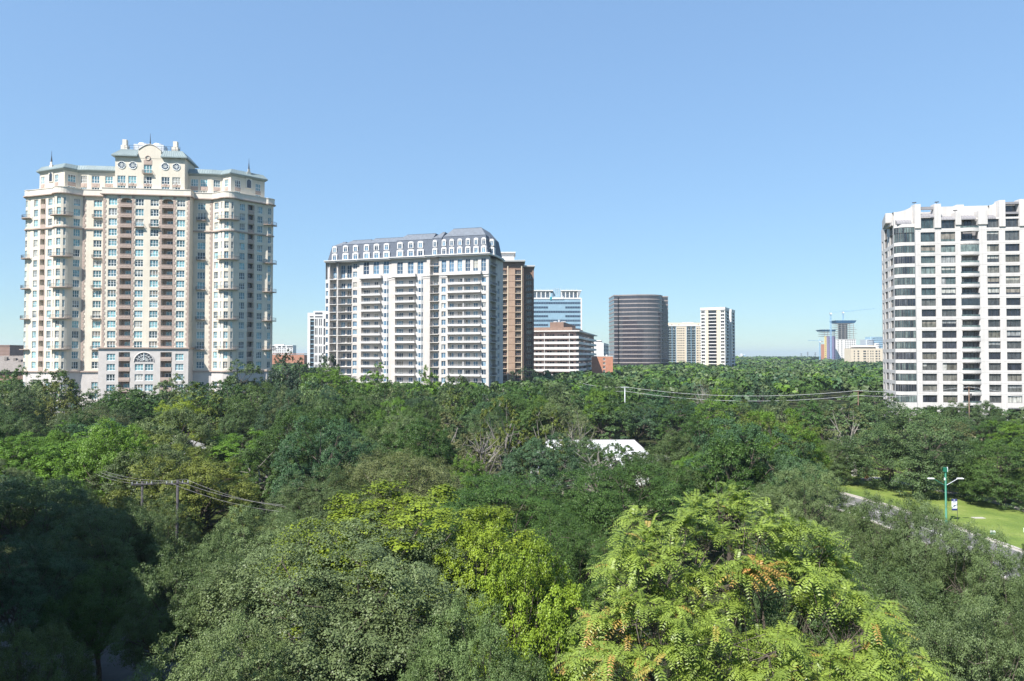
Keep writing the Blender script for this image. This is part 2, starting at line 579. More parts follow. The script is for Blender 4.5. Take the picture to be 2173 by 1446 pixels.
tag(strip(KERB, 0.0, 8.4, 0.008).build('road', M['asphalt']), kind='structure')
tag(kerb_strip(KERB, -0.35, 0.0, 0.0, 0.15).build('kerb', M['concrete']), kind='structure')
tag(kerb_strip(KERB, 8.4, 8.75, 0.0, 0.15).build('kerb', M['concrete']), kind='structure')
road_marks = strip(KERB, 4.1, 4.22, 0.013)
tag(road_marks.build('road_marking', M['paint']), kind='structure')
road_gutter = strip(KERB, 0.0, 0.5, 0.013)
tag(road_gutter.build('gutter', M['concrete']), kind='structure')

lawn_poly = [(x + 0.35, y) for x, y in KERB[1:10]] + [(60, 142), (120, 142), (120, 20)]
lawn_poly = lawn_poly[::-1]
mb = MB()
mb.cap(lawn_poly, 0.12)
tag(mb.build('lawn', M['lawn']), kind='structure')
path_pts = [ground_at(*q) for q in ((1850, 1014), (1893, 1023), (1943, 1032), (2030, 1050), (2114, 1068), (2169, 1083), (2260, 1110))]
path_line = [(p.x, p.y) for p in path_pts]
tag(strip(path_line, -0.9, 0.9, 0.126).build('footpath', M['concrete']), kind='structure')
# sewer cover slab and bare patch in the lawn
mb = MB(); mb.box(-0.75, 0.75, -0.35, 0.35, 0, 0.04)
o = mb.build('access_cover', M['concrete']); o.location = ground_at(2076, 1101.5); o.location.z = 0.12
tag(o, 'pale concrete access cover set flat in the lawn', 'cover')
mb = MB(); mb.cap([(-47, 38), (-17, 40), (-15, 57), (-49, 59)], 0.008)
tag(mb.build('driveway', M['asphalt']), kind='structure')

# ------------------------------------------------------------------ trees
rng = np.random.default_rng(11)


def unit(n, r=None):
    r = r or rng
    v = r.normal(size=(n, 3))
    return v / np.linalg.norm(v, axis=1)[:, None]


def np_quads(name, V, mat, vari, extra=None, tint=None):
    """V (N,4,3) quads -> one mesh"""
    N = len(V)
    me = bpy.data.meshes.new(name)
    me.vertices.add(N * 4)
    me.vertices.foreach_set('co', V.reshape(-1).astype(np.float32))
    me.loops.add(N * 4)
    me.loops.foreach_set('vertex_index', np.arange(N * 4, dtype=np.int32))
    me.polygons.add(N)
    me.polygons.foreach_set('loop_start', np.arange(0, N * 4, 4, dtype=np.int32))
    me.update(calc_edges=True)
    a = me.attributes.new('vari', 'FLOAT', 'FACE')
    a.data.foreach_set('value', vari.astype(np.float32))
    if extra is not None:
        a = me.attributes.new('turn', 'FLOAT', 'FACE')
        a.data.foreach_set('value', extra.astype(np.float32))
    if tint is not None:
        a = me.attributes.new('tint', 'FLOAT_COLOR', 'FACE')
        a.data.foreach_set('color', np.concatenate([tint, np.ones((N, 1))], axis=1).reshape(-1).astype(np.float32))
    me.materials.append(mat)
    return me


def leaves(P, Nrm, ln, wd, r):
    """kite shaped leaves at P with normals Nrm"""
    n = len(P)
    a = np.cross(Nrm, unit(n, r))
    a /= np.linalg.norm(a, axis=1)[:, None] + 1e-9
    b = np.cross(Nrm, a)
    L = (ln * r.uniform(0.65, 1.3, n))[:, None]
    W = (wd * r.uniform(0.65, 1.3, n))[:, None]
    V = np.empty((n, 4, 3))
    V[:, 0] = P - a * L * 0.5
    V[:, 1] = P - b * W * 0.5 + a * L * 0.06 + Nrm * W * 0.15
    V[:, 2] = P + a * L * 0.5
    V[:, 3] = P + b * W * 0.5 + a * L * 0.06 + Nrm * W * 0.15
    return V


def make_tree(seed, Rr, H, Hc, n_clump, n_sub, n_leaf, leaf, wd=None, low=-0.45, rc=(0.20, 0.30), rs=(0.30, 0.46), inner=0.35, gap=0.0, trunk_r=0.35, bark='bark', sparse=1.0, up=0.35, wander=0.18, spike=0.0, limbs=18):
    """one kind of tree at its real size: returns (trunk mesh, crown mesh)"""
    r = np.random.default_rng(seed)
    wd = wd or leaf * 0.62
    cz = H - Hc
    # uneven outline: a few broad lobes push the crown in and out
    lob = unit(7, r)
    la = r.uniform(-0.20, 0.24, 7)
    i = np.arange(n_clump)
    zz = low + (1 - low) * (i + r.uniform(0, 1, n_clump)) / n_clump
    ph = i * 2.399963 + r.normal(0, 0.35, n_clump)
    rr = np.sqrt(np.clip(1 - zz ** 2, 0, 1))
    d = np.stack([rr * np.cos(ph), rr * np.sin(ph), zz], 1)
    push = 1 + (np.clip(d @ lob.T, 0, 1) ** 2 @ la)
    fac = r.uniform(0.62, 0.92, n_clump) * push
    c = d * np.array([Rr, Rr, Hc]) * fac[:, None]
    c[:, 2] = np.where(c[:, 2] < 0, c[:, 2] * 0.75, c[:, 2])
    # inner clumps close the crown
    ni = int(n_clump * inner)
    if ni:
        ci = unit(ni, r) * np.array([Rr, Rr, Hc]) * r.uniform(0.25, 0.6, ni)[:, None]
        ci[:, 2] = np.abs(ci[:, 2]) * 0.9 - 0.1 * Hc
        c = np.concatenate([c, ci])
    c[:, 2] += cz
    n = len(c)
    keep = r.uniform(0, 1, n) > gap
    c = c[keep]; n = len(c)
    crad = Rr * r.uniform(rc[0], rc[1], n)
    out = c - np.array([0, 0, cz - 0.2 * Hc])
    out /= np.linalg.norm(out, axis=1)[:, None] + 1e-9
    # sub clumps
    k = n_sub
    sd = unit(n * k, r)
    oo = np.repeat(out, k, 0)
    dot = (sd * oo).sum(1)
    sd = np.where((dot < -0.25)[:, None], -sd, sd)
    sd[:, 2] = np.where(sd[:, 2] < -0.55, -sd[:, 2], sd[:, 2])
    srad = np.repeat(crad, k) * r.uniform(rs[0], rs[1], n * k)
    sc = np.repeat(c, k, 0) + sd * np.repeat(crad, k)[:, None] * r.uniform(0.55, 1.02, n * k)[:, None] * np.array([1, 1, 0.82])
    sv = np.repeat(r.uniform(0, 1, n), k) * 0.35 + r.uniform(0, 1, n * k) * 0.35
    # leaves
    q = n_leaf
    N = n * k * q
    ld = unit(N, r)
    ld[:, 2] = np.where(ld[:, 2] < -0.35, -ld[:, 2], ld[:, 2])
    rad = np.repeat(srad, q) * r.uniform(0, 1, N) ** 0.45
    if spike > 0:
        sp = r.uniform(0, 1, N) < spike
        rad = np.where(sp, rad * r.uniform(1.0, 1.9, N), rad)
    P = np.repeat(sc, q, 0) + ld * rad[:, None] * np.array([1, 1, 0.8])
    Nr = ld * 0.75 + np.repeat(np.repeat(out, k, 0), q, 0) * 0.40 + np.array([0, 0, up]) + unit(N, r) * 0.52
    Nr /= np.linalg.norm(Nr, axis=1)[:, None] + 1e-9
    va = np.repeat(sv, q) + r.uniform(0, 1, N) * 0.3
    if sparse < 1:
        kp = r.uniform(0, 1, N) < sparse
        P, Nr, va = P[kp], Nr[kp], va[kp]
    V = leaves(P, Nr, leaf, wd, r)
    crown = np_quads('crown', V, M['leaf'], va)
    # trunk, limbs and branches out to the clumps
    m_ = MB()
    fork = max(cz - Hc * 0.35, H * 0.16)
    jx, jy = r.normal(0, Rr * 0.03, 2)
    m_.tube([(0, 0, -0.3), (jx * 0.4, jy * 0.4, fork * 0.5), (jx, jy, fork)], [trunk_r * 1.25, trunk_r, trunk_r * 0.85], 7)
    order = r.permutation(n)
    limb_ends = []
    for t in order[:limbs]:
        e = c[t]
        mid = np.array([jx, jy, fork]) * 0.55 + e * 0.45 + r.normal(0, Rr * 0.06, 3)
        mid[2] += Hc * 0.06
        m_.tube([(jx, jy, fork - 0.2), tuple(mid), tuple(e)], [trunk_r * 0.55, trunk_r * 0.3, trunk_r * 0.1], 5, False)
        limb_ends.append((mid, e))
    for t in order[limbs:]:
        e = c[t]
        j = min(range(len(limb_ends)), key=lambda q_: np.linalg.norm(limb_ends[q_][0] - e))
        s0 = limb_ends[j][0]
        mid = s0 * 0.5 + e * 0.5 + r.normal(0, Rr * 0.05, 3)
        m_.tube([tuple(s0), tuple(mid), tuple(e)], [trunk_r * 0.24, trunk_r * 0.14, trunk_r * 0.05], 4, False)
    if wander > 0:
        for t in range(0, n * k, max(1, n * k // 90)):
            e = sc[t]; s0 = c[t // k]
            m_.tube([tuple(s0), tuple(e)], [trunk_r * 0.08, trunk_r * 0.03], 3, False)
    trunk = m_.mesh('trunk', M[bark])
    return trunk, crown


def place_tree(name, kind, loc, sx, sz, rz, col, label, group=None, cat='tree'):
    root = empty(name, loc, rz)
    root.scale = (sx, sx, sz)
    tr, cr = kind
    link('trunk', tr, root)
    o_ = link('crown', cr, root)
    o_.color = (*col, 1)
    tag(root, label, cat, group)
    return root


K = {}
# close range oaks: small leaves; mid range: coarser; distance: coarsest
K['oakN'] = [make_tree(s, 8.0, 12.0, 6.4, 58, 21, 78, 0.125, 0.084, rc=(0.18, 0.30), rs=(0.20, 0.35), spike=0.12, inner=0.42) for s in (21, 22, 23)]
K['mapleN'] = [make_tree(31, 6.5, 12.0, 6.2, 60, 12, 84, 0.17, 0.15, rc=(0.19, 0.28), rs=(0.28, 0.42), up=0.6, spike=0.08)]
K['oakM'] = [make_tree(s, 6.5, 12.0, 6.0, 36, 15, 80, 0.165, 0.12, rc=(0.22, 0.34), rs=(0.21, 0.37), spike=0.08) for s in (41, 42, 43)]
K['elmM'] = [make_tree(s, 6.0, 13.0, 7.6, 36, 15, 76, 0.175, 0.14, rc=(0.21, 0.34), rs=(0.21, 0.37), spike=0.06, up=0.5) for s in (51, 52)]
K['openM'] = [make_tree(61, 6.2, 13.0, 7.4, 34, 7, 48, 0.27, 0.20, rc=(0.15, 0.23), inner=0.2, gap=0.14, rs=(0.26, 0.40), bark='bark_grey', up=0.5)]
K['bareM'] = [make_tree(71, 5.8, 12.0, 7.0, 60, 7, 9, 0.22, 0.13, rc=(0.14, 0.22), inner=0.5, bark='bark_grey', trunk_r=0.42, limbs=30)]
K['domeM'] = [make_tree(45, 7.5, 12.5, 8.2, 60, 14, 74, 0.17, 0.125, low=-0.85, rc=(0.25, 0.35), rs=(0.22, 0.38), spike=0.08, trunk_r=0.5)]
K['oakF'] = [make_tree(s, 6.0, 12.0, 6.0, 28, 9, 26, 0.36, 0.27, rc=(0.23, 0.34), rs=(0.26, 0.42), spike=0.06, wander=0, limbs=8) for s in (81, 82, 83)]
K['elmF'] = [make_tree(s, 5.5, 12.5, 7.4, 28, 9, 26, 0.36, 0.27, rc=(0.23, 0.34), rs=(0.26, 0.42), spike=0.06, wander=0, limbs=8, up=0.5) for s in (91, 92)]

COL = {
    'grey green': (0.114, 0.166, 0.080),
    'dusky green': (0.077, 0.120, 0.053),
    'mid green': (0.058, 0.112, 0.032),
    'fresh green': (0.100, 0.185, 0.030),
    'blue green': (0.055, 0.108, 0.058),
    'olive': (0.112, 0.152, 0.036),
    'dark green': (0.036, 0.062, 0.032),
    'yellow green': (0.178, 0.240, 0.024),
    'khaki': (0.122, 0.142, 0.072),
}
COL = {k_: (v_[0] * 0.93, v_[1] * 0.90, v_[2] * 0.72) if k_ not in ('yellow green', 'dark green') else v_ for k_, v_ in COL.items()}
TREES = []     # (x, y, radius) of everything placed, to keep the rest clear


def tree_px(name, kind, idx, px, top, wpx, D, colour, label, rz=None, jit=0.05, baseR=None, baseH=None, group=None, dx=0.0):
    """a tree whose crown tops out at a pixel of the photograph, standing D metres out"""
    tr = K[kind][idx % len(K[kind])]
    dims = {'oakN': (8.0, 12.0), 'mapleN': (6.5, 12.0), 'oakM': (6.5, 12.0), 'elmM': (6.0, 13.0), 'openM': (6.2, 13.0), 'bareM': (5.8, 12.0), 'domeM': (7.5, 12.5), 'oakF': (6.0, 12.0), 'elmF': (5.5, 12.5)}[kind]
    p = at(px, top, D)
    h = p.z
    rad = wpx * 0.5 * D / FPX
    c0 = COL[colour]
    rnd = random.Random(int(px * 7 + D * 13))
    f = 1 + rnd.uniform(-jit, jit) * 2
    col = tuple(v * f * (1 + rnd.uniform(-jit, jit)) for v in c0)
    TREES.append((p.x, D, rad))
    return place_tree(name, tr, (p.x, D, 0), rad / dims[0], h / dims[1], rnd.uniform(0, 6.28) if rz is None else rz, col, label, group)

# ---- trees one can name in the photograph, nearest first
NT = [
    # name, kind, idx, px, top, width, D, colour, label
    ('live_oak', 'oakN', 0, 735, 1125, 640, 38, 'grey green', 'big rounded grey green oak filling the bottom middle in front of the yellow maple'),
    ('live_oak', 'oakN', 1, 415, 1160, 300, 41, 'dusky green', 'dusky oak at the edge of the dark shade, left of the big bottom oak'),
    ('live_oak', 'oakN', 2, 1010, 1290, 330, 29, 'grey green', 'low grey green oak at the bottom edge between big oak and lower yellow maple'),
    ('live_oak', 'oakN', 1, 470, 1330, 380, 29, 'grey green', 'grey green oak at the bottom edge beside the dark driveway gap'),
    ('maple_tree', 'mapleN', 0, 800, 1068, 500, 47, 'yellow green', 'vivid yellow green maple rising behind the big bottom oak'),
    ('maple_tree', 'mapleN', 0, 1130, 1195, 240, 34, 'yellow green', 'vivid yellow green maple at the bottom, left of the compound leaved tree'),
    ('maple_tree', 'mapleN', 0, 1010, 1120, 220, 43, 'yellow green', 'small yellow green maple between the two larger yellow maples'),
    ('live_oak', 'oakN', 2, 1060, 1010, 380, 62, 'mid green', 'broad green oak behind the yellow maples, below the tallest olive trees'),
    ('live_oak', 'oakN', 0, 1320, 985, 380, 63, 'mid green', 'broad green oak directly behind the compound leaved tree, below the white tent'),
    ('live_oak', 'oakN', 1, 1200, 1100, 300, 50, 'mid green', 'green oak with bare dark limbs between yellow maple and compound leaved tree'),
    ('live_oak', 'oakN', 2, 1703, 992, 225, 62, 'grey green', 'grey green oak at the left end of the lawn and road'),
    ('live_oak', 'oakN', 0, 1885, 1054, 230, 48, 'dusky green', 'dusky oak in front of the road, right of the compound leaved tree'),
    ('live_oak', 'oakN', 1, 1978, 1078, 220, 46, 'grey green', 'grey green oak hiding the foot of the green lamp post'),
    ('live_oak', 'oakN', 2, 2085, 1120, 235, 42, 'grey green', 'grey green oak left of the visible stretch of road at the right edge'),
    ('live_oak', 'oakN', 0, 1900, 1215, 330, 36, 'dusky green', 'dusky oak below the lawn, right behind the compound leaved tree'),
    ('live_oak', 'oakN', 1, 2080, 1290, 330, 31, 'grey green', 'grey green oak in the bottom right corner, in front of the others'),
    ('live_oak', 'oakN', 2, 2235, 1250, 220, 33, 'dusky green', 'dusky oak cut by the right edge near the bottom right corner'),
    ('live_oak', 'oakN', 0, 1700, 1130, 300, 40, 'dusky green', 'dusky oak half hidden behind the compound leaved tree on its right'),
    ('live_oak', 'oakN', 2, 2213, 1125, 90, 58, 'dusky green', 'small oak cut by the right edge beside the road'),
    ('live_oak', 'oakN', 1, 555, 1085, 260, 55, 'grey green', 'grey green oak below the sagging wires, left of the yellow maple'),
    ('live_oak', 'oakN', 0, 850, 965, 320, 72, 'khaki', 'khaki grey oak above the yellow maple, left of the olive trees'),
    ('live_oak', 'oakN', 1, 690, 1010, 260, 68, 'dusky green', 'dusky oak above the yellow maple on its left'),
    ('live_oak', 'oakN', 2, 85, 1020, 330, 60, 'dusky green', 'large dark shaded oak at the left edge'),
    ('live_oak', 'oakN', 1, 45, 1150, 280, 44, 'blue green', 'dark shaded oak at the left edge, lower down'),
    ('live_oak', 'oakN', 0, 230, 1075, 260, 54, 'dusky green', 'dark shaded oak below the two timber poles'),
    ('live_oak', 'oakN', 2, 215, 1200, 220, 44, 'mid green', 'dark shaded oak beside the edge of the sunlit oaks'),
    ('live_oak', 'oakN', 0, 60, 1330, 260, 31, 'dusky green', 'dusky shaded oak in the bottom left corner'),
    ('live_oak', 'oakN', 1, 330, 1060, 180, 60, 'dusky green', 'dusky oak around the foot of the nearer timber pole'),
    ('broadleaf_tree', 'elmM', 0, 385, 838, 110, 135, 'yellow green', 'bright yellow green tree below the cream tower arch'),
    ('broadleaf_tree', 'openM', 0, 560, 935, 210, 92, 'dusky green', 'open tree with pale glossy leaves left of centre'),
    ('broadleaf_tree', 'elmM', 1, 190, 905, 230, 92, 'fresh green', 'fresh green tree with upright sprays at the left, above the dark shade'),
    ('broadleaf_tree', 'elmM', 0, 440, 960, 150, 84, 'olive', 'olive tree just above the sagging wires'),
    ('broadleaf_tree', 'elmM', 1, 690, 772, 120, 215, 'fresh green', 'rounded bright green tree at the left foot of the mansard block'),
    ('broadleaf_tree', 'elmM', 0, 1272, 812, 85, 160, 'fresh green', 'bright green rounded tree left of the grey power pole'),
    ('broadleaf_tree', 'openM', 0, 1065, 832, 130, 104, 'olive', 'tallest olive tree, with ragged upright crown in the middle'),
    ('broadleaf_tree', 'openM', 0, 1155, 853, 110, 100, 'olive', 'olive tree right of the tallest ragged olive tree'),
    ('broadleaf_tree', 'openM', 0, 945, 868, 150, 106, 'khaki', 'khaki tree left of the tallest ragged olive tree'),
    ('broadleaf_tree', 'elmM', 1, 1000, 958, 100, 84, 'fresh green', 'small fresh green tree at the foot of the ragged olive trees'),
    ('bare_tree', 'bareM', 0, 1222, 868, 110, 112, 'khaki', 'thin grey tree of mostly bare twigs left of the white tent'),
    ('bare_tree', 'bareM', 0, 1492, 800, 46, 205, 'khaki', 'pale leafless tree standing in the wood below the power wires'),
    ('bare_tree', 'bareM', 0, 1020, 890, 130, 96, 'khaki', 'grey branched tree behind the ragged olive trees'),
    ('live_oak', 'bareM', 0, 1265, 940, 210, 96, 'mid green', 'thin crowned oak through which the white tent shows'),
    ('live_oak', 'openM', 0, 1195, 928, 130, 101, 'dusky green', 'thin oak before the left end of the white tent'),
    ('live_oak', 'openM', 0, 1330, 938, 130, 97, 'mid green', 'thin oak before the right end of the white tent'),
    ('live_oak', 'oakM', 1, 1232, 926, 115, 104, 'dusky green', 'dusky oak covering the left half of the white tent'),
    ('live_oak', 'oakM', 2, 1298, 940, 84, 101, 'mid green', 'low oak covering the middle of the white tent'),
    ('live_oak', 'elmM', 0, 1415, 935, 110, 104, 'mid green', 'green tree just right of the white tent'),
    ('broadleaf_tree', 'elmM', 0, 1600, 868, 140, 105, 'olive', 'olive tree right of centre below the power wires'),
    ('broadleaf_tree', 'elmM', 1, 1690, 878, 130, 102, 'olive', 'second olive tree right of centre, nearer the lawn'),
    ('broadleaf_tree', 'oakM', 0, 1500, 900, 160, 100, 'mid green', 'dark green rounded tree right of the white tent'),
    ('broadleaf_tree', 'openM', 0, 1795, 850, 120, 128, 'khaki', 'pale leaved open tree left of the big lawn oak'),
    ('live_oak', 'domeM', 0, 1955, 858, 245, 106, 'dusky green', 'largest dark rounded oak standing on the lawn'),
    ('live_oak', 'domeM', 0, 1772, 925, 100, 113, 'dusky green', 'dusky bushy tree at the left end of the lawn'),
    ('live_oak', 'domeM', 0, 2125, 925, 190, 96, 'mid green', 'lawn oak with a visible forked trunk near the right edge'),
    ('live_oak', 'oakM', 0, 2030, 960, 110, 112, 'fresh green', 'fresh green tree between the two lawn oaks'),
    ('live_oak', 'oakM', 1, 2085, 850, 95, 150, 'dusky green', 'dusky tree before the white tower, behind the timber pole'),
    ('live_oak', 'oakM', 2, 2030, 852, 60, 158, 'dusky green', 'small dusky tree before the white tower, left of the timber pole'),
    ('live_oak', 'elmM', 0, 2150, 885, 120, 130, 'fresh green', 'fresh green low tree before the white tower near the right edge'),
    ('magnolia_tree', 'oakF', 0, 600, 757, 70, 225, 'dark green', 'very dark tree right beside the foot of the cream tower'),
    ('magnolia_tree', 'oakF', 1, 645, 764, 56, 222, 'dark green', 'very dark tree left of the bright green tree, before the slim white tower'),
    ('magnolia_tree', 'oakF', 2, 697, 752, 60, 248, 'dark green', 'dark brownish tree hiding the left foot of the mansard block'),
    ('magnolia_tree', 'oakF', 0, 1122, 788, 76, 250, 'dark green', 'very dark rounded tree at the foot of the brown brick tower'),
    ('magnolia_tree', 'oakF', 1, 1188, 796, 62, 255, 'dark green', 'very dark rounded tree at the foot of the white banded block'),
    ('broadleaf_tree', 'elmF', 0, 795, 782, 80, 200, 'fresh green', 'fresh green tree before the middle pavilion of the mansard block'),
    ('broadleaf_tree', 'elmF', 1, 905, 778, 60, 215, 'fresh green', 'fresh green tree before the gap between mansard pavilions'),
    ('broadleaf_tree', 'oakF', 2, 970, 797, 90, 190, 'dusky green', 'dusky tree before the right pavilion of the mansard block'),
    ('broadleaf_tree', 'oakF', 0, 520, 778, 110, 195, 'dusky green', 'wide dusky tree before the right wing of the cream tower'),
    ('broadleaf_tree', 'oakF', 1, 360, 797, 66, 205, 'grey green', 'grey green tree before the stone base of the cream tower'),
    ('broadleaf_tree', 'oakF', 2, 115, 785, 110, 195, 'mid green', 'green tree before the left wing of the cream tower'),
    ('broadleaf_tree', 'oakF', 0, 25, 790, 90, 190, 'mid green', 'green tree before the grey roof at the left edge'),
]
for t in NT:
    tree_px(*t)

# ---- the compound leaved tree in the near right foreground
def compound_tree():
    r = np.random.default_rng(5)
    base = at(1545, 1035, 19.0)
    X0, Y0, top = base.x, 19.0, base.z
    # boughs: (px, py, D, size) of the leafy tips as they stand in the picture
    bough = []
    outline = [(1545, 1060, 0), (1500, 1075, 0), (1590, 1080, 0), (1620, 1110, 0), (1450, 1110, 0), (1400, 1125, 0), (1350, 1105, 0), (1335, 1150, 0), (1300, 1190, 0), (1330, 1220, 0), (1380, 1190, 0), (1440, 1170, 0), (1500, 1140, 0), (1560, 1150, 0), (1640, 1150, 0), (1700, 1130, 0), (1730, 1150, 0), (1760, 1185, 0), (1780, 1220, 0), (1740, 1230, 0), (1690, 1190, 0), (1640, 1200, 0), (1580, 1210, 0), (1520, 1215, 0), (1460, 1230, 0), (1400, 1245, 0), (1350, 1270, 0), (1300, 1300, 0.3), (1260, 1330, 0.38), (1330, 1340, 0.3), (1290, 1385, 0.2), (1370, 1400, 0.3), (1250, 1420, 0.12), (1440, 1320, 0), (1480, 1310, 0), (1510, 1345, 0), (1450, 1370, 0), (1480, 1410, 0), (1560, 1400, 0), (1610, 1340, 0), (1650, 1350, 0), (1680, 1370, 0), (1600, 1420, 0), (1670, 1430, 0), (1700, 1270, 0), (1740, 1260, 0), (1800, 1270, 0), (1850, 1290, 0), (1890, 1320, 0), (1830, 1330, 0), (1780, 1310, 0), (1750, 1390, 0), (1800, 1400, 0), (1850, 1390, 0), (1900, 1400, 0), (1950, 1410, 0), (1760, 1440, 0), (1850, 1440, 0), (1620, 1205, 0.5), (1610, 1190, 0), (1410, 1300, 0), (1550, 1270, 0)]
    tips = []
    for px, py, tn in outline:
        # the crown bulges towards the camera lower down
        D = 20.5 - 4.2 * max(0.0, (py - 1050) / 400.0) + r.uniform(-0.9, 0.9)
        for q in range(4):
            p = at(px + r.normal(0, 20), py + r.normal(0, 13), D + r.normal(0, 0.45))
            tips.append((np.array(p), tn))
        # and the far side of the crown
        for q in range(1):
            p = at(px + r.normal(0, 25), py + abs(r.normal(25, 25)), D + r.uniform(0.8, 3.6))
            tips.append((np.array(p), 0))
    V = []; va = []; tu = []
    centre = np.array([X0, Y0 + 0.6, top - 4.0])
    for P, tn in tips:
        n_fr = r.integers(12, 18)
        od = P - centre; od[2] *= 0.5; od /= np.linalg.norm(od)
        tipv = r.uniform(0, 0.35)
        young = r.uniform() < 0.35
        for f in range(n_fr):
            az = r.uniform(0, 2 * math.pi)
            el = r.uniform(-0.3, 0.9)
            P0 = P + r.normal(0, 0.06, 3)
            d0 = np.array([math.cos(az) * math.cos(el), math.sin(az) * math.cos(el), math.sin(el)]) + od * 0.55
            d0 /= np.linalg.norm(d0)
            L = r.uniform(0.42, 0.78)
            droop = r.uniform(0.5, 1.3)
            npair = r.integers(8, 11)
            s = np.linspace(0.14, 1.0, npair)
            hor = np.array([d0[0], d0[1], 0]); hl = np.linalg.norm(hor) + 1e-6; hor /= hl
            pos = P0[None] + d0[None] * (s * L)[:, None] + np.array([0, 0, -1])[None] * (droop * L * 0.55 * s ** 2)[:, None]
            tang = d0[None] + np.array([0, 0, -1])[None] * (droop * 1.1 * s)[:, None]
            tang /= np.linalg.norm(tang, axis=1)[:, None]
            side = np.cross(tang, np.array([0, 0, 1.0])); side /= np.linalg.norm(side, axis=1)[:, None] + 1e-6
            nrm = np.cross(side, tang)
            fv = tipv + r.uniform(0, 0.35)
            turn = 0.0
            if tn > 0 and r.uniform() < tn: turn = r.uniform(0.35, 1.0)
            elif r.uniform() < 0.02: turn = r.uniform(0.3, 0.8)
            for sg in (-1, 1):
                ll = 0.125 * r.uniform(0.85, 1.2) * (1 - 0.35 * s ** 3)
                ww = ll * 0.36
                ax = side * sg + tang * 0.55 - nrm * 0.28 + r.normal(0, 0.12, (npair, 3))
                ax /= np.linalg.norm(ax, axis=1)[:, None]
                bx = np.cross(ax, nrm) ; bx /= np.linalg.norm(bx, axis=1)[:, None] + 1e-6
                Q = np.empty((npair, 4, 3))
                Q[:, 0] = pos
                Q[:, 1] = pos + ax * (ll * 0.42)[:, None] + bx * (ww * 0.5)[:, None]
                Q[:, 2] = pos + ax * ll[:, None]
                Q[:, 3] = pos + ax * (ll * 0.42)[:, None] - bx * (ww * 0.5)[:, None]
                V.append(Q); va.append(np.full(npair, fv) + r.uniform(0, 0.3, npair)); tu.append(np.full(npair, turn))
    V = np.concatenate(V); va = np.concatenate(va); tu = np.concatenate(tu)
    root = empty('compound_leaf_tree', (X0, Y0, 0))
    V = V - np.array([X0, Y0, 0])
    cr = link('crown', np_quads('crown', V, M['leaf_ail'], va, tu), root)
    cr.color = (0.195, 0.262, 0.046, 1)
    m_ = MB()
    m_.tube([(0, 0.8, -0.3), (0.1, 0.9, 5), (-0.1, 0.7, 9.5)], [0.42, 0.34, 0.26], 8)
    hubs = []
    for k in r.permutation(len(tips))[:64]:
        P = tips[k][0]
        h = Vector((P[0] - X0, P[1] - Y0, P[2]))
        h = Vector((h.x * 0.86, 0.7 + (h.y - 0.7) * 0.86 + 0.35, h.z - r.uniform(0.7, 1.2)))
        hubs.append(h)
    limb_tops = []
    for k in range(9):
        a = 2 * math.pi * k / 9 + r.normal(0, 0.25)
        z0 = r.uniform(7.5, 9.4)
        e = Vector((math.cos(a) * r.uniform(1.2, 2.6), 0.9 + math.sin(a) * r.uniform(0.8, 1.8), r.uniform(11.0, 12.4)))
        m_.tube([(0, 0.8, z0), (e.x * 0.4, 0.8 + (e.y - 0.8) * 0.4, z0 + (e.z - z0) * 0.45), e], [0.16, 0.11, 0.07], 6, False)
        limb_tops.append(e)
    for h in hubs:
        s0 = min(limb_tops, key=lambda q: (q - h).length)
        mid = s0.lerp(h, 0.5) + Vector(r.normal(0, 0.12, 3)) + Vector((0, 0, -0.15))
        m_.tube([s0, mid, h], [0.048, 0.032, 0.018], 5, False)
    for P, tn in tips:
        p = Vector((P[0] - X0, P[1] - Y0, P[2]))
        h = min(hubs, key=lambda q: (q - p).length)
        mid = h.lerp(p, 0.55) + Vector((r.normal(0, 0.15), r.normal(0, 0.15), -0.18))
        m_.tube([h, mid, p], [0.015, 0.011, 0.007], 4, False)
        for q in range(2):
            e = mid + Vector(r.normal(0, 0.45, 3))
            m_.tube([mid, e], [0.014, 0.006], 3, False)
    link('trunk', m_.mesh('trunk', M['bark']), root)
    tag(root, 'light green compound leaved tree with drooping fronds and orange sprays, bottom right', 'tree')
    TREES.append((X0, Y0, 5.0))
    # a darker green understory fills the inside of the crown
    return root


compound_tree()
under = place_tree('undergrowth_shrub', K['oakN'][1], (at(1560, 1300, 22).x, 22.5, 0), 0.56, 1.02, 1.0, (0.05, 0.09, 0.03), 'dark green bushy tree glimpsed behind the fronds of the compound leaved tree', cat='tree')

# ---- trees of the wood between, filled in around the named ones
BLOCKS = [  # (x0, x1, y0, y1) kept clear
    (-178, -68, 205, 270), (-92, 2, 264, 340), (-14, 20, 335, 380), (100, 200, 193, 260), (5, 75, 400, 480),
    (6, 30, 108, 133), (-60, -46, 117, 126),
]


def clear(x, y, rad):
    for x0, x1, y0, y1 in BLOCKS:
        if x0 - rad < x < x1 + rad and y0 - rad < y < y1 + rad: return False
    if y < 150 and x > kerb_x(y) - 10.5 - rad * 0.5 and x < 92: return False
    return True


def skyline(px):
    """lowest picture row that crowns of the middle wood may reach at a column"""
    pts = [(-200, 795), (0, 795), (60, 795), (140, 800), (180, 815), (330, 830), (420, 815), (470, 785), (570, 780), (640, 790), (720, 800), (830, 810), (1000, 815), (1100, 810), (1230, 800), (1560, 795), (1660, 775), (1860, 780), (1880, 906), (2300, 906)]
    for (a, b), (c_, d_) in zip(pts, pts[1:]):
        if a <= px <= c_: return b + (d_ - b) * (px - a) / (c_ - a)
    return 906


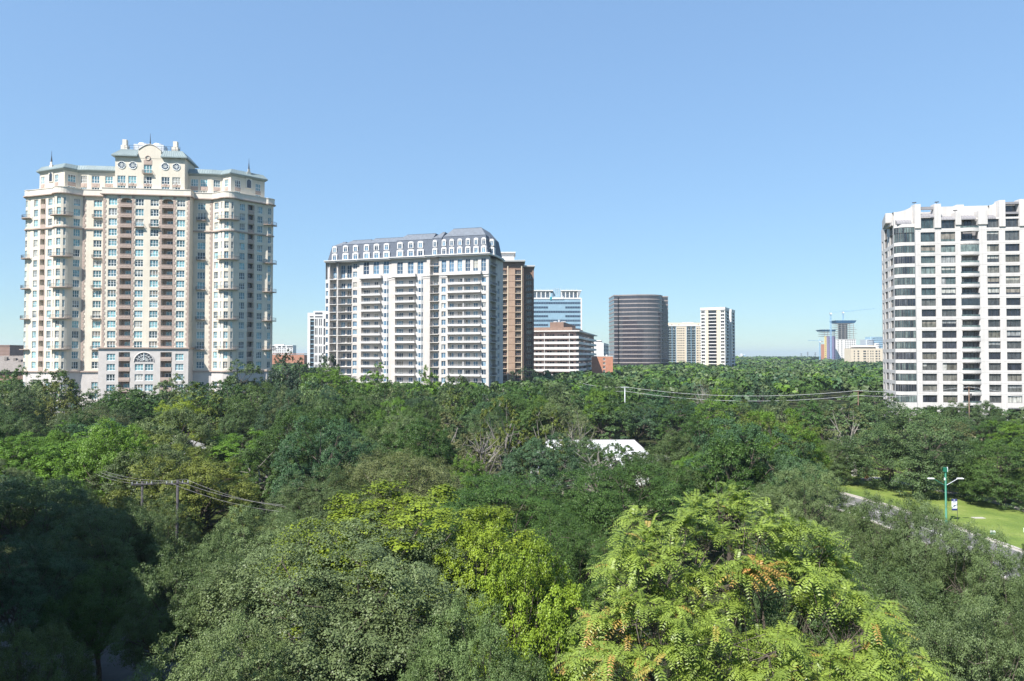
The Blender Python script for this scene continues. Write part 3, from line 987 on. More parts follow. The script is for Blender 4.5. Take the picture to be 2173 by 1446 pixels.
rf = random.Random(4)
cands = []
for ring_d in np.arange(58, 235, 6.6):
    half = ring_d * 0.80 + 6
    n = int(2 * half / 8.2)
    for k in range(n):
        x = -half + (k + rf.random()) * 2 * half / n
        y = ring_d + rf.uniform(-3, 3)
        cands.append((x, y))
fill = []
for x, y in sorted(cands, key=lambda q: q[1]):
    px = 1086.5 + x / y * FPX
    if px < -90 or px > 2260: continue
    rad = rf.uniform(3.9, 6.9)
    h = rf.uniform(8.2, 14.0) + (1.2 if y > 130 else 0)
    if px < 700 and y < 75: h = min(h, 11)
    lim = skyline(px) + rf.uniform(2, 16)
    h = min(h, CAM_H - (lim - 757) * y / FPX)
    if y < 62 and 250 < px < 1800: continue
    # keep the tent glimpsed
    if 1150 < px < 1400 and 75 < y < 112: continue
    if 1290 < px < 1860 and y < 205: h = min(h, CAM_H - (848 + rf.uniform(0, 14) - 757) * y / FPX)
    if h < 7: h = rf.uniform(7, 8.5)
    if px > 1690 and y < 140: continue
    if not clear(x, y, rad * 0.8): continue
    if any((x - a) ** 2 + (y - b) ** 2 < (0.61 * (rad + c_)) ** 2 for a, b, c_ in TREES): continue
    TREES.append((x, y, rad))
    fill.append((x, y, rad, h, px))

ORD = ['first', 'second', 'third', 'fourth', 'fifth', 'sixth', 'seventh', 'eighth', 'ninth', 'tenth', 'eleventh', 'twelfth', 'thirteenth', 'fourteenth', 'fifteenth', 'sixteenth', 'seventeenth', 'eighteenth', 'nineteenth', 'twentieth']
PAL = [('dusky green', 5), ('mid green', 6), ('fresh green', 3), ('blue green', 4), ('olive', 2), ('grey green', 3), ('khaki', 1)]
bag = [c_ for c_, w in PAL for _ in range(w)]


def zone(px):
    if px < 620: return 'below the cream tower'
    if px < 1100: return 'below the mansard block'
    if px < 1580: return 'below the office towers'
    return 'left of the white tower' if px < 1860 else 'before the white tower'


rows = {}
for x, y, rad, h, px in fill:
    c_ = rf.choice(bag)
    belt = 'near' if y < 105 else ('middle' if y < 160 else 'far')
    rows.setdefault((c_, zone(px), belt), []).append((px, x, y, rad, h))
n_fill = 0
for (c_, zn, belt), lst in rows.items():
    lst.sort()
    for i, (px, x, y, rad, h) in enumerate(lst):
        if n_fill >= 300 - len(NT): break
        n_fill += 1
        dist = 'F' if y > 150 else 'M'
        kind = rf.choice(['oak', 'oak', 'elm']) + dist
        kk = rf.choice(K[kind])
        dims = (6.5, 12.0) if kind == 'oakM' else (6.0, 13.0) if kind == 'elmM' else (6.0, 12.0) if kind == 'oakF' else (5.5, 12.5)
        b = COL[c_]
        f = rf.uniform(0.82, 1.18)
        col = tuple(v * f * rf.uniform(0.93, 1.07) for v in b)
        label = '%s from left of the %s trees, %s belt %s' % (ORD[i % 20], c_, belt, zn) if len(lst) > 1 else 'only %s tree in the %s belt %s' % (c_, belt, zn)
        place_tree('broadleaf_tree', kk, (x, y, 0), rad / dims[0], h / dims[1], rf.uniform(0, 6.28), col, label, 'trees of the wood')
print('fill trees', n_fill, 'named', len(NT))


# ---- the wood beyond, past counting
def far_wood():
    r = np.random.default_rng(77)
    T = []
    d = 185.0
    while d < 4200:
        sp = 8.5 if d < 500 else 12.0 if d < 1200 else 22.0
        half = d * 0.82
        n = int(2 * half / sp)
        for k in range(n):
            x = -half + (k + r.uniform()) * 2 * half / n
            y = d + r.uniform(-0.5, 0.5) * sp
            px = 1086.5 + x / y * FPX
            if d > 330 and not (-160 < px < 70 or 545 < px < 730 or 960 < px < 2010): continue
            if d > 700 and not (-60 < px < 60 or 560 < px < 700 or 1180 < px < 1960): continue
            if d > 245 and (75 < px < 540 or px > 1895): continue
            rad = r.uniform(0.45, 0.68) * sp
            if not clear(x, y, rad * 0.7): continue
            if d < 240 and any((x - a) ** 2 + (y - b) ** 2 < (0.6 * (rad + c_)) ** 2 for a, b, c_ in TREES): continue
            h = r.uniform(9.5, 14.0)
            if d > 900: h += r.uniform(0, 1.5) + 1.5 * math.sin(x * 0.011 + y * 0.004) ** 2
            lim = skyline(px) if d < 300 else 762
            if px < 1250 or d < 300: h = min(h, CAM_H - (lim - 757) * y / FPX)
            if d < 1500 and 1690 < px < 1870 and d > 800: h = min(h, 13)
            h = max(h, 7.5)
            T.append((x, y, rad, h))
        d += sp * (0.92 if d < 1200 else 1.4)
    T = np.array(T)
    cols = np.array([COL[c_] for c_ in ('dusky green', 'mid green', 'mid green', 'blue green', 'fresh green', 'dusky green', 'grey green')])
    Vs, va, ti = [], [], []
    for lo, hi, nq, qs in ((0, 330, 207, 0.16), (330, 700, 126, 0.175), (700, 1400, 45, 0.34), (1400, 9999, 9, 0.62)):
        S = T[(T[:, 1] >= lo) & (T[:, 1] < hi)]
        if not len(S): continue
        n = len(S)
        # clump directions per tree, then quads round them
        nc = 9
        cd = unit(n * nc, r); cd[:, 2] = np.abs(cd[:, 2])
        rep = np.repeat(S, nc, 0)
        cc = np.stack([rep[:, 0], rep[:, 1], rep[:, 3] * 0.62], 1) + cd * np.stack([rep[:, 2], rep[:, 2], rep[:, 3] * 0.36], 1) * r.uniform(0.55, 0.85, n * nc)[:, None]
        q = max(1, nq // nc)
        ld = unit(n * nc * q, r); ld[:, 2] = np.where(ld[:, 2] < -0.3, -ld[:, 2], ld[:, 2])
        RR = np.repeat(rep[:, 2], q)
        P = np.repeat(cc, q, 0) + ld * (RR * 0.34)[:, None] * np.array([1, 1, 0.9])
        Nr = ld + unit(len(P), r) * 0.6 + np.array([0, 0, 0.2])
        Nr /= np.linalg.norm(Nr, axis=1)[:, None]
        a = np.cross(Nr, unit(len(P), r)); a /= np.linalg.norm(a, axis=1)[:, None]
        b = np.cross(Nr, a)
        L = (RR * qs * r.uniform(0.6, 1.3, len(P)))[:, None]
        V = np.stack([P - a * L - b * L * 0.2, P - b * L * 0.8, P + a * L, P + b * L * 0.8], 1)
        base = cols[r.integers(0, len(cols), n)] * r.uniform(0.85, 1.22, (n, 1))
        Vs.append(V)
        va.append(0.15 + np.repeat(r.uniform(0, 0.4, n * nc), q) + r.uniform(0, 0.3, len(P)))
        ti.append(np.repeat(base, nc * q, 0))
    V = np.concatenate(Vs)
    print('far wood trees', len(T), 'quads', len(V))
    o_ = link('far_wood', np_quads('far_wood', V, M['leaf_wood'], np.concatenate(va), tint=np.concatenate(ti)))
    tag(o_, 'hazy green wood of countless crowns stretching to the horizon', 'wood', kind='stuff')


far_wood()

# ------------------------------------------------------------------ buildings
WIN_CACHE = {}
BL = random.Random(12)


def window_meshes(w, h, nx, ny, bar, split, depth=0.12, arched=False):
    """frame and pane of a window, local: x along the wall, -y outward, z up from the sill"""
    key = (round(w, 2), round(h, 2), nx, ny, bar, split, arched)
    if key in WIN_CACHE: return WIN_CACHE[key]
    f = MB()
    x0, x1 = -w / 2, w / 2
    f.box(x0, x1, -depth, 0, 0, bar)
    f.box(x0, x1, -depth, 0, h - bar, h)
    f.box(x0, x0 + bar, -depth, 0, bar, h - bar)
    f.box(x1 - bar, x1, -depth, 0, bar, h - bar)
    for i in range(1, nx):
        x = x0 + w * i / nx
        f.box(x - bar * 0.5, x + bar * 0.5, -depth * 0.8, 0, bar, h - bar)
    if ny > 1:
        for j in range(1, ny):
            z = h * (split if ny == 2 else j / ny)
            for i in range(nx):
                xa = x0 + w * i / nx + bar * 0.5
                f.box(xa, x0 + w * (i + 1) / nx - bar * 0.5, -depth * 0.7, 0, z - bar * 0.4, z + bar * 0.4)
    p = MB()
    p.quad((x0 + 0.02, -0.01, 0.02), (x1 - 0.02, -0.01, 0.02), (x1 - 0.02, -0.01, h - 0.02), (x0 + 0.02, -0.01, h - 0.02))
    WIN_CACHE[key] = (f, p, {})
    return WIN_CACHE[key]


class Bld:
    def __init__(s, name, label, cat, px, D, rz=0.0):
        u = (px - 1086.5) / FPX
        s.X0, s.D0, s.rz = u * D, D, R(rz)
        s.c, s.s = math.cos(s.rz), math.sin(s.rz)
        s.root = empty(name, (s.X0, D, 0), s.rz)
        tag(s.root, label, cat)
        s.wins = []

    def x(s, px, off=0.0):
        """local x of the photo column px on the plane local y = off"""
        u = (px - 1086.5) / FPX
        return (u * (s.D0 + off * s.c) - s.X0 + off * s.s) / (s.c - u * s.s)

    def z(s, py, x=0.0, off=0.0):
        return CAM_H + (757.0 - py) * (s.D0 + x * s.s + off * s.c) / FPX

    def y_on(s, px, x):
        """local y of the photo column px on the plane local x = x"""
        u = (px - 1086.5) / FPX
        return (s.X0 + x * s.c - u * (s.D0 + x * s.s)) / (u * s.c + s.s)

    def wall(s, mb, p0, p1, z0, z1, ops=(), depth=0.3):
        """flat wall from p0 to p1 (left to right seen from outside) with real openings (u0,u1,z0,z1)"""
        dx, dy = p1[0] - p0[0], p1[1] - p0[1]
        L = math.hypot(dx, dy)
        d = (dx / L, dy / L)
        n = (d[1], -d[0])
        ops = [(max(0.0, a), min(L, b), max(z0, c_), min(z1, e)) for a, b, c_, e in ops if b > 0 and a < L and e > z0 and c_ < z1]
        us = sorted({0.0, L} | {o[0] for o in ops} | {o[1] for o in ops})
        zs = sorted({z0, z1} | {o[2] for o in ops} | {o[3] for o in ops})
        def q(u, z, k=0.0): return (p0[0] + d[0] * u - n[0] * k, p0[1] + d[1] * u - n[1] * k, z)
        for i in range(len(us) - 1):
            um = (us[i] + us[i + 1]) / 2
            col = [o for o in ops if o[0] < um < o[1]]
            zb = None
            for j in range(len(zs) - 1):
                zm = (zs[j] + zs[j + 1]) / 2
                hole = any(o[2] < zm < o[3] for o in col)
                if not hole and zb is None: zb = zs[j]
                if zb is not None and (hole or j == len(zs) - 2):
                    zt = zs[j] if hole else zs[j + 1]
                    if zt > zb: mb.quad(q(us[i], zb), q(us[i + 1], zb), q(us[i + 1], zt), q(us[i], zt))
                    zb = None
        for a, b, c_, e in ops:
            mb.quad(q(a, c_), q(a, c_, depth), q(a, e, depth), q(a, e))
            mb.quad(q(b, c_, depth), q(b, c_), q(b, e), q(b, e, depth))
            mb.quad(q(a, c_), q(b, c_), q(b, c_, depth), q(a, c_, depth))
            mb.quad(q(a, e, depth), q(b, e, depth), q(b, e), q(a, e))

    def win(s, p0, p1, u, z, w, h, depth=0.3, nx=3, ny=2, bar=0.13, split=0.42, pane='pane_teal', frame='white_frame', name='window', kids=True):
        """a window in the opening centred at u with its sill at z"""
        dx, dy = p1[0] - p0[0], p1[1] - p0[1]
        L = math.hypot(dx, dy)
        d = (dx / L, dy / L)
        n = (d[1], -d[0])
        s.wins.append((w * h, p0[0] + d[0] * u - n[0] * (depth - 0.02), p0[1] + d[1] * u - n[1] * (depth - 0.02), z, math.atan2(dy, dx), w, h, nx, ny, bar, split, pane, frame, name, kids))

    def flush(s, cap=300):
        byname = {}
        for w in s.wins: byname.setdefault(w[13], []).append(w)
        for name, lst in byname.items():
            order = sorted(range(len(lst)), key=lambda i: (-round(lst[i][0], 1), -lst[i][3]))
            stuff_f, stuff_p = {}, {}
            for rank, i in enumerate(order):
                a, x, y, z, ang, w, h, nx, ny, bar, split, pane, frame, nm, kids = lst[i]
                f, p, cache = window_meshes(w, h, nx, ny, bar, split)
                if rank < cap:
                    if kids:
                        if (frame,) not in cache:
                            cache[(frame,)] = f.mesh(nm, M[frame])
                        if (pane, 'p') not in cache:
                            cache[(pane, 'p')] = p.mesh('pane', M[pane])
                        o_ = link(nm, cache[(frame,)], s.root, (x, y, z), ang)
                        link('pane', cache[(pane, 'p')], o_)
                        roll = BL.random()
                        if roll < 0.34 and h > 1.2:
                            fr_ = (0.3, 0.5, 0.75, 1.0)[int(roll / 0.34 * 4)]
                            half_ = BL.random() < 0.4
                            kb = ('blind', fr_, half_)
                            if kb not in cache:
                                g = MB()
                                xa_, xb_ = (-w / 2 + 0.05, w / 2 - 0.05) if not half_ else (-w / 2 + 0.05, -w / 2 + 0.05 + (w - 0.1) / max(nx, 2) * max(1, nx // 2))
                                g.quad((xa_, -0.025, h - h * fr_ + 0.05), (xb_, -0.025, h - h * fr_ + 0.05), (xb_, -0.025, h - 0.05), (xa_, -0.025, h - 0.05))
                                cache[kb] = g.mesh('blind', M['blind'])
                            link('blind', cache[kb], o_)
                    else:
                        if (frame, pane) not in cache:
                            g = MB()
                            g.add(f.v, f.f); g.mi = 1; g.add(p.v, p.f)
                            cache[(frame, pane)] = g.mesh(nm, [M[frame], M[pane]])
                        link(nm, cache[(frame, pane)], s.root, (x, y, z), ang)
                else:
                    ca, sa = math.cos(ang), math.sin(ang)
                    g = stuff_f.setdefault((frame, pane), MB())
                    for src, mi in ((f, 0), (p, 1)):
                        g.mi = mi
                        b = len(g.f)
                        g.add([(x + vx * ca - vy * sa, y + vx * sa + vy * ca, z + vz) for vx, vy, vz in src.v], src.f)
                        if mi == 1: g.var[b] = (rank * 0.6180339) % 1.0
            for (frame, pane), g in stuff_f.items():
                o_ = g.build('further_windows', [M[frame], M[pane]], s.root)
                o_['kind'] = 'stuff'
        s.wins = []

    def balcony(s, poly, z, t=0.22, rail=1.05, slab='limestone', railm='dark_metal', gap=0.28, bar=0.035, solid=None, open_idx=()):
        """slab on a closed CCW outline; a railing runs along every edge but those in open_idx"""
        b = MB(); b.slab(poly, z, z + t)
        o_ = b.build('balcony', M[slab], s.root)
        g = MB()
        n = len(poly)
        for i in range(n):
            if i in open_idx: continue
            p, q = poly[i], poly[(i + 1) % n]
            L = math.hypot(q[0] - p[0], q[1] - p[1])
            if L < 0.05: continue
            d = ((q[0] - p[0]) / L, (q[1] - p[1]) / L)
            if solid:
                g.obox(p, d, 0.05, L - 0.05, -0.14, -0.02, z + t, z + t + rail * solid)
                if solid < 1: g.obox(p, d, 0.05, L - 0.05, -0.10, -0.05, z + t + rail - 0.05, z + t + rail)
            else:
                g.obox(p, d, 0, L, -0.11, -0.05, z + t + rail - 0.06, z + t + rail)
                g.obox(p, d, 0, L, -0.10, -0.06, z + t + 0.08, z + t + 0.12)
                k = max(1, int(L / gap))
                for j in range(k + 1):
                    u = L * j / k
                    g.obox(p, d, u - bar / 2, u + bar / 2, -0.10, -0.10 + bar, z + t + 0.12, z + t + rail - 0.06)
        r_ = g.build('railing', M[railm], o_)
        return o_

    def part(s, mb, name, mat, parent=None, smooth=False):
        return mb.build(name, M[mat] if isinstance(mat, str) else [M[m] for m in mat], parent or s.root, smooth)


def arc(cx, cy, r, a0, a1, n):
    return [(cx + r * math.cos(R(a0 + (a1 - a0) * i / n)), cy + r * math.sin(R(a0 + (a1 - a0) * i / n))) for i in range(n + 1)]


def lerp2(p, q, t): return (p[0] + (q[0] - p[0]) * t, p[1] + (q[1] - p[1]) * t)


# ================================================================= the cream tower
def cream_tower():
    B = Bld('apartment_tower', 'tall cream apartment tower with green copper eaves and rounded bays, at the left', 'tower', 308, 225, 7.5)
    Z = lambda py: B.z(py)
    ZC = 74.6                # underside of the parapet band
    ZP = 76.4                # top of the parapet band
    FL = 3.37
    ROWS = [73.2 - FL * k for k in range(22)]     # heads of the window rows
    WH = 2.35
    ZB = 16.0                # stone base below this on the wings
    ZPOD = 23.6              # top of the stone block in the middle
    # ---- outline, CCW
    cb = 13.5
    yb = 3.6
    RB = (19.8, yb)
    
    rbay = arc(25.4, 3.3, 3.15, 210, 335, 9)
    wr0 = (28.5, 2.5); ang = R(40); lr = 9.6
    wr1 = (wr0[0] + lr * math.cos(ang), wr0[1] + lr * math.sin(ang))
    rend = [(wr1[0] + 2.0 * math.sin(ang) * 0 + dx, wr1[1] + dy) for dx, dy in ((0.9, 0.1), (1.9, 0.9), (2.3, 2.1))]
    LB = (-21.4, yb)
    
    lbay = arc(-26.7, 3.3, 3.1, 205, 327, 9)
    wl0 = (-29.7, 2.5); angl = R(26); ll = 10.8
    wl1 = (wl0[0] - ll * math.cos(angl), wl0[1] + ll * math.sin(angl))
    lend = [(wl1[0] - 2.3, wl1[1] + 2.1), (wl1[0] - 1.9, wl1[1] + 0.9), (wl1[0] - 0.9, wl1[1] + 0.1)]
    front = lend + [wl1, wl0] + lbay + [LB, (-cb, yb), (-cb, 0), (cb, 0), (cb, yb), RB] + rbay + [wr0, wr1] + rend
    back = [(33.0, 18.0), (18, 24), (-20, 24), (wl1[0] - 2.3, wl1[1] + 16)]
    poly = front + back
    nf = len(front)
    i_l = len(lend)
    # ---- walls with openings
    wall = MB()
    base = MB()
    def col(p0, p1, us, w, rows, h=WH, stone=False, mbx=None, z0=0.0, z1=ZC, depth=0.3, nx=3, bar=0.12):
        ops = []
        for u in us:
            for zt in rows:
                if zt - h > z0 and zt <= z1:
                    ops.append((u - w / 2, u + w / 2, zt - h, zt))
                    B.win(p0, p1, u, zt - h, w, h, depth, nx, 2, bar)
        B.wall(mbx or wall, p0, p1, z0, z1, ops, depth)
    seg = lambda a, b: math.hypot(b[0] - a[0], b[1] - a[1])
    # rows above the stone base
    up = [z for z in ROWS if z - WH > ZB + 0.2]
    dn = [z for z in ROWS if z < ZB - 0.4 and z - WH > 1]
    def both(p0, p1, us, w, nx=3, bar=0.12):
        col(p0, p1, us, w, up, z0=ZB, nx=nx, bar=bar)
        col(p0, p1, us, w, dn, mbx=base, z0=0, z1=ZB, nx=nx, bar=bar)
    # centre block
    A, Bp = (-cb, 0), (cb, 0)
    cw = [B.x(q) + cb for q in (235.5, 292.5, 324.5, 381)]
    rc = [B.x(264) + cb, B.x(352.5) + cb]
    rw = 3.5
    ops = []
    for u in cw:
        for z in [z for z in ROWS if z - 1.2 > ZPOD]:
            hh = WH if z - WH > ZPOD else z - ZPOD - 0.05
            ops.append((u - 1.3, u + 1.3, z - hh, z))
            B.win(A, Bp, u, z - hh, 2.6, hh, 0.3)
    for u in rc:
        ops.append((u - rw / 2, u + rw / 2, ZPOD, 73.4))
    B.wall(wall, A, Bp, ZPOD, ZC, ops, 2.0)
    # loggias: back wall, parapets, glass doors
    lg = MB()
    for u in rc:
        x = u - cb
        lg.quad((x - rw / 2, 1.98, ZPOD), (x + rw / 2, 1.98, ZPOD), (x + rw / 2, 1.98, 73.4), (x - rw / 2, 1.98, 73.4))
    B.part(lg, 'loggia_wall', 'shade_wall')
    for u in rc:
        x = u - cb
        for i, z in enumerate(ROWS[:15]):
            zf = z - FL + 0.95
            if zf < ZPOD - 1.5: continue
            b = MB()
            b.box(x - rw / 2 + 0.01, x + rw / 2 - 0.01, -0.12, 1.95, zf - 0.45, zf - 0.1)
            b.box(x - rw / 2 + 0.01, x + rw / 2 - 0.01, -0.15, 0.12, zf - 0.1, zf + 0.75)
            b.box(x - rw / 2 + 0.01, x + rw / 2 - 0.01, -0.22, 0.18, zf + 0.75, zf + 0.88)
            for q in (-0.9, 0, 0.9):
                b.box(x + q - 0.3, x + q + 0.3, -0.19, -0.15, zf + 0.1, zf + 0.55)
            B.part(b, 'loggia_parapet', 'taupe')
            B.win((x - rw / 2, 1.9), (x + rw / 2, 1.9), rw / 2 + 0.35, zf - 0.08, 2.2, 2.3, 0.0, 2, 1, 0.10, name='balcony_door', kids=False)
        # arched head on the top loggia
        b = MB()
        n = 8
        for k in range(n):
            t0, t1 = -1 + 2 * k / n, -1 + 2 * (k + 1) / n
            za, zb_ = 73.4 - 0.75 * (t0 ** 2), 73.4 - 0.75 * (t1 ** 2)
            b.add([(x + t0 * rw / 2, -0.04, za), (x + t1 * rw / 2, -0.04, zb_), (x + t1 * rw / 2, -0.04, 73.42), (x + t0 * rw / 2, -0.04, 73.42), (x + t0 * rw / 2, 0.3, za), (x + t1 * rw / 2, 0.3, zb_)], [(0, 1, 2, 3), (0, 4, 5, 1)])
        B.part(b, 'arch', 'cream')
    # quoins: alternating stones at the edges of the block and of the loggias
    def quoin(p, d, u, side, z0, z1, name='quoin'):
        b = MB()
        z = z0; k = 0
        while z < z1 - 0.5:
            w = 0.95 if k % 2 else 0.6
            a, e = (u, u + w) if side > 0 else (u - w, u)
            b.obox(p, d, a, e, 0.0, 0.09, z, z + 0.80)
            z += 0.84; k += 1
        B.part(b, name, 'taupe')
    for u in rc:
        quoin(A, (1, 0), u + rw / 2 + 0.02, 1, ZPOD + 0.3, ZC - 0.3)
        quoin(A, (1, 0), u - rw / 2 - 0.02, -1, ZPOD + 0.3, ZC - 0.3)
    quoin(A, (1, 0), 0.0, 1, ZPOD + 0.3, ZC - 0.3)
    quoin(A, (1, 0), 2 * cb, -1, ZPOD + 0.3, ZC - 0.3)
    # block sides
    B.wall(wall, (-cb, yb), (-cb, 0), ZB, ZC)
    B.wall(wall, (cb, 0), (cb, yb), ZB, ZC)
    # recess bays
    both(LB, (-cb, yb), [seg(LB, (-cb, yb)) / 2 + 0.7], 2.6)
    both((cb, yb), RB, [seg((cb, yb), RB) / 2 - 0.5], 2.6)
    quoin(LB, (1, 0), 0.05, 1, ZB + 0.3, ZC - 0.3)
    quoin((cb, yb), (1, 0), seg((cb, yb), RB) - 0.05, -1, ZB + 0.3, ZC - 0.3)
    # returns
    both(lbay[-1], LB, [seg(lbay[-1], LB) / 2], 1.9, 3, 0.10)
    both(RB, rbay[0], [seg(RB, rbay[0]) / 2], 1.9, 3, 0.10)
    # rounded bays: windows in facets
    for bay, cols in ((lbay, {1: 0.6, 3: 0.8, 4: 0, 6: 0.8}), (rbay, {1: 0.55, 3: 0.8, 6: 0.7})):
        n = len(bay) - 1
        k = 0
        while k < n:
            p, q = bay[k], bay[k + 1]
            if k in (3, 6) or k == 1:
                w = min(1.75 if k == 3 else 0.95 if k == 1 else 1.2, seg(p, q) + 0.9)
                if k == 3 and k + 2 <= n:
                    q = bay[k + 2]; k += 1
                w = min(w, seg(p, q) - 0.08)
                both(p, q, [seg(p, q) / 2], w, 2, 0.09)
            else:
                both(p, q, [], 1)
            k += 1
    # wings
    def wing(p0, p1, us_w, lg_u):
        L = seg(p0, p1)
        d = ((p1[0] - p0[0]) / L, (p1[1] - p0[1]) / L)
        for rows, z0, z1, mbx in ((up, ZB, ZC, wall), (dn, 0, ZB, base)):
            ops = []
            for u, w in us_w:
                for zt in rows:
                    ops.append((u - w / 2, u + w / 2, zt - WH, zt))
                    B.win(p0, p1, u, zt - WH, w, WH, 0.3, 3 if w > 1.6 else 2, 2, 0.10)
            for zt in rows:
                ops.append((lg_u - 0.95, lg_u + 0.95, zt - 1.75, zt + 0.05))
            B.wall(mbx, p0, p1, z0, z1, ops, 0.3 if mbx is base else 1.2)
        b = MB(); g = MB()
        for zt in up:
            b.obox(p0, d, lg_u - 1.1, lg_u + 1.1, 0, 0.10, zt - 3.2, zt - 1.8)
            b.obox(p0, d, lg_u - 1.25, lg_u - 0.97, 0, 0.07, zt - 1.8, zt + 0.1)
            b.obox(p0, d, lg_u + 0.97, lg_u + 1.25, 0, 0.07, zt - 1.8, zt + 0.1)
            g.obox(p0, d, lg_u - 0.95, lg_u + 0.95, -1.19, -1.15, zt - 1.75, zt + 0.05)
        B.part(b, 'loggia_surround', 'taupe')
        B.part(g, 'loggia_glass', 'pane_dark')
    L = seg(wl1, wl0)
    wing(wl1, wl0, [(L * 0.24, 1.9), (L * 0.84, 1.9)], L * 0.54)
    L = seg(wr0, wr1)
    wing(wr0, wr1, [(L * 0.14, 1.9), (L * 0.80, 1.9)], L * 0.46)
    # rounded ends
    le = lend + [wl1]
    both(lend[2], wl1, [], 1); both(lend[0], lend[1], [], 1)
    both(lend[1], lend[2], [seg(lend[1], lend[2]) / 2], 1.25, 2, 0.1)
    both(wr1, rend[0], [], 1); both(rend[1], rend[2], [], 1)
    both(rend[0], rend[1], [seg(rend[0], rend[1]) / 2], 1.2, 2, 0.1)
    both(rbay[-1], wr0, [], 1); both(wl0, lbay[0], [], 1)
    bk = [rend[-1]] + back + [lend[0]]
    for p, q in zip(bk, bk[1:]):
        L = seg(p, q)
        us = [L * (i + 0.5) / max(1, int(L / 5)) for i in range(max(1, int(L / 5)))]
        ops = [(u - 1.2, u + 1.2, z - WH, z) for u in us for z in up]
        B.wall(wall, p, q, ZB, ZC, ops, 0.3)
        bb = MB()
        d = ((q[0] - p[0]) / L, (q[1] - p[1]) / L)
        for a, e, c_, z in ops: bb.obox(p, d, a, e, -0.28, -0.24, c_, z)
        B.part(bb, 'rear_glazing', 'pane_dark')
        B.wall(base, p, q, 0, ZB, [], 0.3)
    B.part(wall, 'wall', 'cream')
    B.part(base, 'stone_base', 'greystone')
    # ---- bands: parapet, cornice, string courses
    def ring_band(name, out, z0, z1, mat='cream_trim', inn=0.0, src=poly):
        b = MB()
        b.slab(offset_poly(src, out), z0, z1)
        return B.part(b, name, mat)
    ring_band('cornice', 0.75, ZC - 0.35, ZC, 'taupe')
    ring_band('parapet', 0.35, ZC + 0.002, ZP, 'cream_trim')
    ring_band('parapet_cap', 0.5, ZP + 0.002, ZP + 0.18, 'cream_trim')
    # string course on wings and recesses only
    for name, z0, hgt, outx in (('string_course', 63.2, 0.42, 0.35), ('base_course', ZB - 0.2, 0.45, 0.4)):
        b = MB()
        for a, bq in list(zip(front, front[1:])):
            if a == (-cb, 0) or (a == (-cb, yb) and bq == (-cb, 0)) or a == (cb, 0): continue
            L = seg(a, bq)
            d = ((bq[0] - a[0]) / L, (bq[1] - a[1]) / L)
            b.obox(a, d, -0.08, L + 0.08, 0.0, outx, z0, z0 + hgt)
        B.part(b, name, 'taupe')
    # ---- stone block in the middle with the fan window
    pod = MB()
    p0, p1 = (-cb - 0.4, -1.1), (cb + 0.4, -1.1)
    off = cb + 0.4
    ops = []
    prow = [21.9, 18.55, 15.2, 11.85, 8.5]
    for q in (235.5, 381):
        u = B.x(q, -1.1) + off
        for z in prow:
            ops.append((u - 1.3, u + 1.3, z - 2.2, z)); B.win(p0, p1, u, z - 2.2, 2.6, 2.2, 0.3)
    for q in (264, 352.5):
        u = B.x(q, -1.1) + off
        ops.append((u - rw / 2, u + rw / 2, 4.0, 22.4))
        x = u - off
        for z in (22.4, 19.05, 15.7, 12.35, 9.0):
            zf = z - FL + 0.95
            b = MB()
            b.box(x - rw / 2 + 0.01, x + rw / 2 - 0.01, -1.2, 0.5, zf - 0.45, zf - 0.1)
            b.box(x - rw / 2 + 0.01, x + rw / 2 - 0.01, -1.24, -1.0, zf - 0.1, zf + 0.85)
            B.part(b, 'loggia_parapet', 'taupe')
            B.win((x - rw / 2, 0.75), (x + rw / 2, 0.75), rw / 2 + 0.3, zf - 0.08, 2.2, 2.2, 0.0, 2, 1, 0.10, name='balcony_door', kids=False)
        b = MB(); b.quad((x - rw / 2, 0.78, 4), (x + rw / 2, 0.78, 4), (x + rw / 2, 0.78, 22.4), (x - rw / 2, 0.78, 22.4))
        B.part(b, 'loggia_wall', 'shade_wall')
    um = off + B.x(306, -1.1)
    for du in (-1.55, 1.55):
        for z in prow[1:]:
            ops.append((um + du - 1.3, um + du + 1.3, z - 2.2, z)); B.win(p0, p1, um + du, z - 2.2, 2.6, 2.2, 0.3)
    B.wall(pod, p0, p1, 0, ZPOD, ops, 1.9)
    B.wall(pod, (-cb - 0.4, yb), p0, 0, ZPOD)
    B.wall(pod, p1, (cb + 0.4, yb), 0, ZPOD)
    pod.cap([(p0[0], p0[1]), p1, (cb + 0.4, 0.0), (-cb - 0.4, 0.0)], ZPOD)
    B.part(pod, 'stone_block', 'greystone')
    # the fan light: dark half disc, white bars, stone surround proud of the wall
    fx = um - off; fr = 2.85; fz = 19.3
    b = MB()
    pts = [(fx + fr * math.cos(math.pi * k / 16), fz + fr * math.sin(math.pi * k / 16)) for k in range(17)]
    b.add([(x, -1.13, z) for x, z in pts], [tuple(range(17))])
    fan = B.part(b, 'fan_window', 'pane_dark')
    b = MB()
    for k in range(1, 8):
        a = math.pi * k / 8
        b.tube([(fx + 0.5 * math.cos(a), -1.16, fz + 0.5 * math.sin(a)), (fx + fr * math.cos(a), -1.16, fz + fr * math.sin(a))], 0.06 if k != 4 else 0.17, 4)
    for rr_ in (1.2, 2.1):
        b.tube([(fx + rr_ * math.cos(math.pi * k / 12), -1.16, fz + rr_ * math.sin(math.pi * k / 12)) for k in range(13)], 0.06, 4)
    B.part(b, 'glazing_bars', 'white_frame', fan)
    b = MB()
    b.tube([(fx + (fr + 0.2) * math.cos(math.pi * k / 16), -1.12, fz + (fr + 0.2) * math.sin(math.pi * k / 16)) for k in range(17)], 0.24, 4)
    B.part(b, 'arch_surround', 'greystone', fan)
    b = MB(); b.box(p0[0] - 0.4, p1[0] + 0.4, -1.6, yb, ZPOD + 0.003, ZPOD + 0.4)
    B.part(b, 'cornice', 'taupe')
